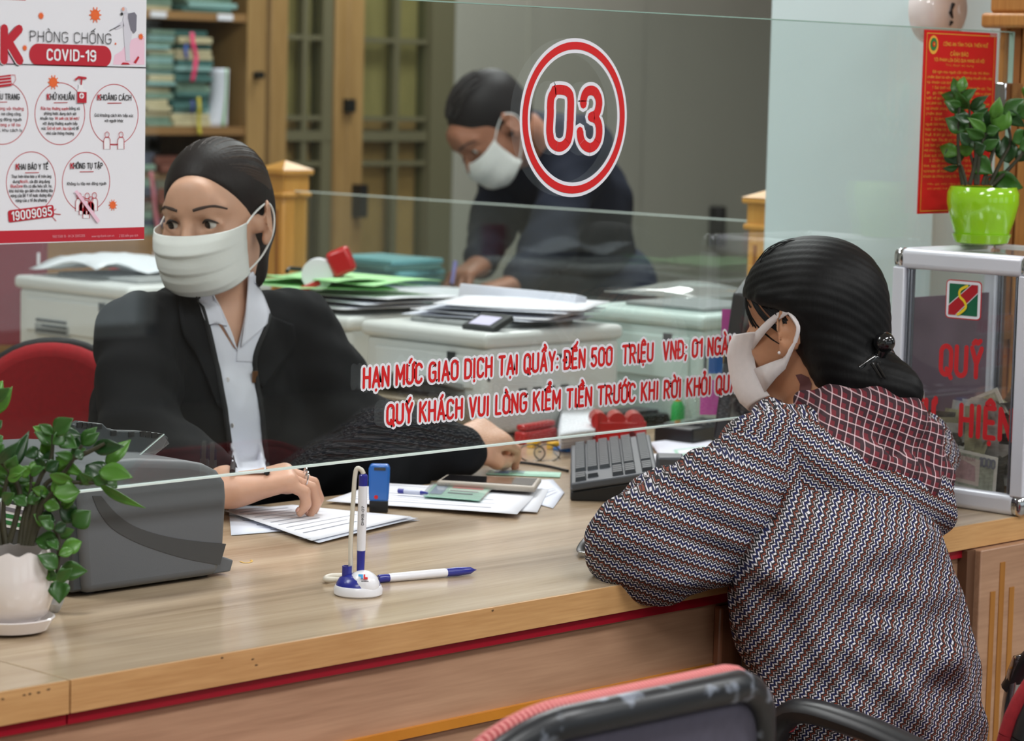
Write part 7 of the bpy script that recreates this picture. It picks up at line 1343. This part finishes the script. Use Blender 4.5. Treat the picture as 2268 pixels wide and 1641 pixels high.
for k_ in (knL, knR): MB().box((k_[0]-.03, -.125, .03), (.085, .23, .06)).build('shoe', m_dark, t, bevel=.02, seg=4)

# ---- the man writing at the far ledge
t = thing('person', 'man in a dark navy jacket and mask bent over writing', 'person', at(1320, 900, 6.75)*np.array((1, 1, 0)))
fw = -np.array(_r)*.80-np.array(_h)*.42+np.array((0, 0, -1.0)); MH = Head(at(1095, 286, 6.5), face_frame(fw, (-.45, .25, 1)), 1.02)
q = lambda a, b, Z: np.array(at(a, b, Z)); NBm = q(1165, 318, 6.62); s1, s2 = q(1130, 350, 6.78), q(1290, 330, 6.62); pem, mbm = q(1300, 640, 6.98), q(1265, 450, 6.82); chm = q(1215, 360, 6.70)
e1, w1 = q(1092, 500, 6.72), q(1062, 588, 6.50); e2, w2 = q(1215, 545, 6.50), q(1148, 625, 6.42); latm = (s2-s1)/np.linalg.norm(s2-s1)
S = Solid(.0045); MH.into(S); S.cone(MH.w((0, -.03, -.045)), NBm, .055, .06, .02); S.chain([NBm, chm, mbm, pem], [.07, .09, .095, .10], .04, (latm, 1.3)); S.chain([s1, e1, w1], [.048, .04, .029], .02); S.chain([s2, e2, w2], [.048, .04, .029], .02)
hz = LZ+.012
def hand_m(wr, tgt, up_, curl, th):
    f = np.array(tgt)-np.array(wr); f /= np.linalg.norm(f); u = np.array(up_, float); u -= f*(u @ f); u /= np.linalg.norm(u); R = np.stack([np.cross(f, u), f, u], 1); return hand_into(S, wr, R, curl, th, 1.0), R
hand_m(w1, q(1005, 622, 6.42), (0, .1, 1), (.7, .75, .8, .85), .8); hand_m(w2, q(1090, 640, 6.40), (0, 0, 1), (.2, .22, .25, .3), .3)
for sx in (-1, 1): S.chain([pem+latm*.09*sx, pem+latm*.10*sx+np.array((.03, .02, -.42)), pem+latm*.10*sx+np.array((.05, .03, -.84))], [.095, .065, .05], .03)
body = solid_part('body', S, m_skinC, t, 1); MH.eyes(t); MH.brows(t, m_brow)
H = Solid(.0042); w, R = MH.w, MH.R; H.ell(w((0, -.020, .050)), (.080, .100, .086), R, .01); H.ell(w((0, -.03, .0)), (.074, .080, .06), R, .03); H.half(w((0, .074, .070)), R @ np.array((0, .86, -.50))); H.half(w((0, -.04, -.045)), R @ np.array((0, .5, -1.0))); solid_part('hair', H, m_hairC, t, 2)
strands(MH, t, M('hair_man_light', (44, 40, 40), .5), (0, -.020, .050), (.080, .100, .086), lambda f, q: (math.sin(f*40)*.9*q.random(), q.uniform(-.5, .8), .9), (.3, .9, .1), 150, .32, .0018, 1.004)
MH.mask(t, m_mask, top=-.004, bot=-.105, pleats=2, strapmat=m_loop)
m_navy = M('jacket_navy', (30, 35, 50), .85, bump=.03, bscale=200, spec=.25); J = Solid(.0055)
J.chain([chm, mbm, pem], [.118, .122, .118], .04, (latm, 1.25)); J.ell(NBm+np.array((.02, .0, .0)), (.085, .085, .075), None, .03); J.ell(NBm*.62+MH.w((0, -.05, -.05))*.38, (.068, .068, .062), None, .03); J.cone(NBm+np.array((.04, .02, -.03)), s1, .07, .07, .04); J.cone(NBm+np.array((.04, 0, -.03)), s2, .075, .072, .04); J.chain([s1, e1, w1*.9+e1*.1], [.068, .056, .042], .03); J.chain([s2, e2, w2*.9+e2*.1], [.072, .062, .044], .03)
solid_part('jacket', J, m_navy, t, 2, disp=lambda V: .003*np.sin(V @ np.array((40, 30, 55)))*np.sin(V @ np.array((-30, 40, 20))))
Tm = Solid(.008); m_tnavy = M('trousers_navy', (26, 34, 58), .85)
for sx in (-1, 1): Tm.chain([pem+latm*.085*sx, pem+latm*.10*sx+np.array((.03, .02, -.42)), pem+latm*.10*sx+np.array((.05, .03, -.85))], [.115, .085, .07], .03)
solid_part('trousers', Tm, m_tnavy, t, 2)
for sx in (-1, 1): c_ = pem+latm*.10*sx; MB().box((c_[0]+.0, c_[1]+.02, .035), (.25, .095, .07), RZ(.2)).build('shoe', m_dark, t, bevel=.02, seg=3)
a, b = Vector(at(1009, 578, 6.40)), Vector(at(1001, 628, 6.40)); tp = thing('ballpoint_pen', 'lilac ballpoint pen held in the standing man\'s hand', 'pen', b); MB().tube([a, b], [.0048, .0042], 8).build('barrel', M('pen_lilac', (150, 144, 210), .4), tp); MB().tube([b, b+(b-a).normalized()*.012], [.004, .001], 8).build('tip', m_dark, tp)
pp = at(1050, 648, 6.45); wsheet((PX+.22, on(1030, 640, 2, LZ)[1], LZ+.002), .21, .297, .1, 'white form the standing man is writing on', m_sheet[0], None, 4, .002, 5)

# ------------------------------------------------------------------ chairs
m_rfab = M('chair_red_fabric', (140, 22, 32), .9, noise=.12, nscale=160, bump=.1, bscale=700); m_gfab = M('chair_grey_fabric', (92, 88, 104), .9, noise=.06, nscale=90, bump=.05, bscale=500)
def M_rib(name):
    if name in _M: return _M[name]
    m = M(name, (190, 74, 80), .85); nt = m.node_tree; b = nt.nodes['Principled BSDF']; tc = nd(nt, 'ShaderNodeTexCoord'); wv = nd(nt, 'ShaderNodeTexWave', Scale=70.0); wv.bands_direction = 'X'; nt.links.new(tc.outputs['Object'], wv.inputs[0]); rp = nd(nt, 'ShaderNodeValToRGB'); rp.color_ramp.elements[0].color = L((168, 52, 60)); rp.color_ramp.elements[1].color = L((224, 150, 146)); nt.links.new(wv.outputs['Fac'], rp.inputs[0]); nt.links.new(rp.outputs[0], b.inputs['Base Color']); return m
m_pinkrib = M_rib('chair_rib_fabric'); m_cframe = M('chair_frame_black', (30, 31, 34), .35, spec=.5); m_scuff = M('scuff_pale', (150, 156, 168), .6); m_redpaint = M('paint_red', (214, 44, 48), .5)
def M_frame(name):
    if name in _M: return _M[name]
    m = M(name, (34, 36, 40), .35); nt = m.node_tree; b = nt.nodes['Principled BSDF']; tc = nd(nt, 'ShaderNodeTexCoord'); nz = nd(nt, 'ShaderNodeTexNoise', Scale=28.0, Detail=6.0); nt.links.new(tc.outputs['Object'], nz.inputs['Vector']); rp = nd(nt, 'ShaderNodeValToRGB'); rp.color_ramp.elements[0].position = .60; rp.color_ramp.elements[1].position = .68; rp.color_ramp.elements[0].color = L((34, 36, 40)); rp.color_ramp.elements[1].color = L((120, 126, 138)); nt.links.new(nz.outputs['Fac'], rp.inputs[0]); nt.links.new(rp.outputs[0], b.inputs['Base Color']); return m
m_cframe_worn = M_frame('chair_frame_worn')
def visitor_chair(o, fwd, label, W=.46, top=.82, seat_z=.45, worn=True, mat_back=None, af=.20, group='visitor chairs at the counter'):
    """sled chair: o floor point under the seat centre, fwd facing direction"""
    f = Vector((fwd[0], fwd[1], 0)).normalized(); l = Vector((-f.y, f.x, 0)); z = Vector((0, 0, 1)); o = Vector(o); t = thing('visitor_chair', label, 'chair', o, math.atan2(f.y, f.x), group)
    def p(a, b, c): return o+f*a+l*b+z*c
    # backrest: rounded panel, slightly curved, leaning back
    def outline(w_, zt, zb, r, n=8): return rrect(-w_/2, zb, w_/2, zt, r, n)
    bo = outline(W, top, seat_z+.06, .13, 10); lean = .22
    def bp(x, zc, d): return p(-.21-lean*(zc-seat_z)+.10*(x*x)/(W*W/4)*.5+d, x, zc)
    def ringmesh(w0, z0, z1, r0, w1, y0, y1, r1, d0, d1):
        a = outline(w0, z0, z1, r0, 10); b = outline(w1, y0, y1, r1, 10); n = len(a); g = MB(); g.add([bp(x, zc, d0) for x, zc in a]+[bp(x, zc, d1) for x, zc in b], [(i, (i+1) % n, n+(i+1) % n, n+i) for i in range(n)]); return g
    def plate(w_, zt, zb, r, d, nm, mt, th):
        a = outline(w_, zt, zb, r, 10); n = len(a); cz_ = (zt+zb)/2; rings = []; g = MB(); vs = []
        for k in range(6):
            s = 1-k/6; vs += [bp(x*s, cz_+(zc-cz_)*s, d) for x, zc in a]
        vs.append(bp(0, cz_, d)); fs = [(k*n+i, k*n+(i+1) % n, (k+1)*n+(i+1) % n, (k+1)*n+i) for k in range(5) for i in range(n)]+[(5*n+i, 5*n+(i+1) % n, 6*n) for i in range(n)]; g.add(vs, fs); return g.build(nm, mt, t, solid=th, angle=60)
    zb = seat_z+.06
    plate(W-.05, top-.03, zb+.03, .11, -.012, 'back_panel', mat_back or m_gfab, .006)
    rim = [bp(x, zc, -.012) for x, zc in outline(W-.03, top-.016, zb+.016, .115, 10)]; rim.append(rim[0]); MB().tube(rim, .0155, 12, caps=False).build('back_rim', m_cframe_worn if worn else m_cframe, t)
    cush = [bp(x, zc, .004) for x, zc in outline(W-.016, top-.007, zb+.006, .122, 10)]; cush.append(cush[0]); MB().tube(cush, .0095, 10, caps=False).build('cushion_piping', m_pinkrib if worn else m_rfab, t)
    plate(W-.03, top-.008, zb+.012, .12, .014, 'cushion', m_rfab, .012)
    g = MB(); g.prism(rrect(-.23, -.22, .23, .22, .07, 5), p(.02, 0, seat_z-.03), f, l, z*.065); g.build('seat', m_rfab, t, bevel=.02, seg=3)
    for s in (-1, 1):
        path = [p(-.20, s*.235, .02), p(af-.03, s*.235, .02), p(af+.005, s*.235, .06), p(af+.005, s*.25, seat_z+.13), p(af-.02, s*.258, seat_z+.19)]; MB().tube(spline(path, 5), .0125, 10).build('leg_tube', m_chrome, t)
        MB().tube([p(-.20, s*.235, .02), p(-.235, s*.235, .06), p(-.25, s*.22, seat_z), p(-.27, s*.2, seat_z+.1)], .0125, 10).build('back_tube', m_chrome, t)
        arm = spline([p(af+.01, s*.258, seat_z+.15), p(af-.03, s*.262, seat_z+.205), p(af*.5-.08, s*.262, seat_z+.205), p(-.16, s*.255, seat_z+.18), p(-.26, s*.225, seat_z+.16)], 6); MB().tube(arm, [.020]*len(arm), 12, flat=.75).build('armrest', m_cframe, t)
    MB().tube([p(-.235, -.22, .06), p(-.235, .22, .06)], .0125, 10).build('cross_tube', m_chrome, t); MB().tube([p(.0, -.235, seat_z-.035), p(.0, .235, seat_z-.035)], .0125, 10).build('seat_tube', m_chrome, t)
    return t, bp

tA, bpA = visitor_chair((.222, -.285, 0), (.02, 1), 'empty visitor chair with grey back and pink ribbed cushion edge', top=.842)
pts = [(-.118, .742), (-.126, .735), (-.120, .728), (-.128, .718), (-.134, .712)]; MB().tube(spline([bpA(x, z_, -.017) for x, z_ in pts], 4), .0016, 6).build('paint_scrawl', m_redpaint, tA); MB().tube([bpA(-.135, .744, -.017), bpA(-.139, .743, -.017)], .0022, 6).build('paint_dot', m_redpaint, tA)
tB, bpB = visitor_chair((1.145, -.285, 0), (0, 1), 'red visitor chair with black armrests on which the customer sits', top=.80, worn=False, af=.09)
# clerk's side: red office chair
q = Vector(at(112, 868, 4.40)); t = thing('office_chair', 'red fabric office chair with a black shell that the clerk sits on', 'chair', (1.03, 1.17, 0)); R = frame(Vector(_r)); zt = at(112, 755, 4.40)[2]
def oc(w_, zt_, zb_, r_, d, th, nm, mt, bev): MB().prism(rrect(-w_/2, zb_, w_/2, zt_, r_, 10), Vector((q.x, q.y, 0))+R @ Vector((0, d, 0)), R @ Vector((1, 0, 0)), (0, 0, 1), R @ Vector((0, th, 0))).build(nm, mt, t, bevel=bev, seg=4)
m_chairred = M('office_red', (150, 12, 24), .9, noise=.1, nscale=120, bump=.08, bscale=500)
oc(.27, zt-.004, zt-.38, .130, 0, .045, 'cushion', m_chairred, .02); oc(.30, zt+.002, zt-.40, .145, .04, .02, 'back_shell', m_seatb, .008)
sx_, sy_ = 1.03, 1.17; MB().lathe([(0, .385), (.20, .385), (.215, .41), (.20, .435), (0, .435)], 36, (sx_, sy_, 0)).build('seat', m_chairred, t); MB().lathe([(.025, .06), (.025, .385)], 14, (sx_, sy_, 0)).build('column', m_iron, t)
MB().tube(spline([(sx_, sy_+.1, .375), (sx_+.02, sy_+.26, .38), (q.x+.04, q.y+.06, .45), (q.x+.03, q.y+.045, .62)], 5), .014, 10).build('back_bracket', m_iron, t)
for k in range(5): a = 2*pi*k/5+.3; MB().tube([(sx_, sy_, .08), (sx_+.20*math.cos(a), sy_+.20*math.sin(a), .055)], .018, 8).build('base_arm', m_seatb, t); MB().lathe([(0, -.012), (.026, -.012), (.026, .012), (0, .012)], 12, (sx_+.20*math.cos(a), sy_+.20*math.sin(a), .0265), Matrix.Rotation(rad(90), 3, 'X')).build('caster', m_dark, t)
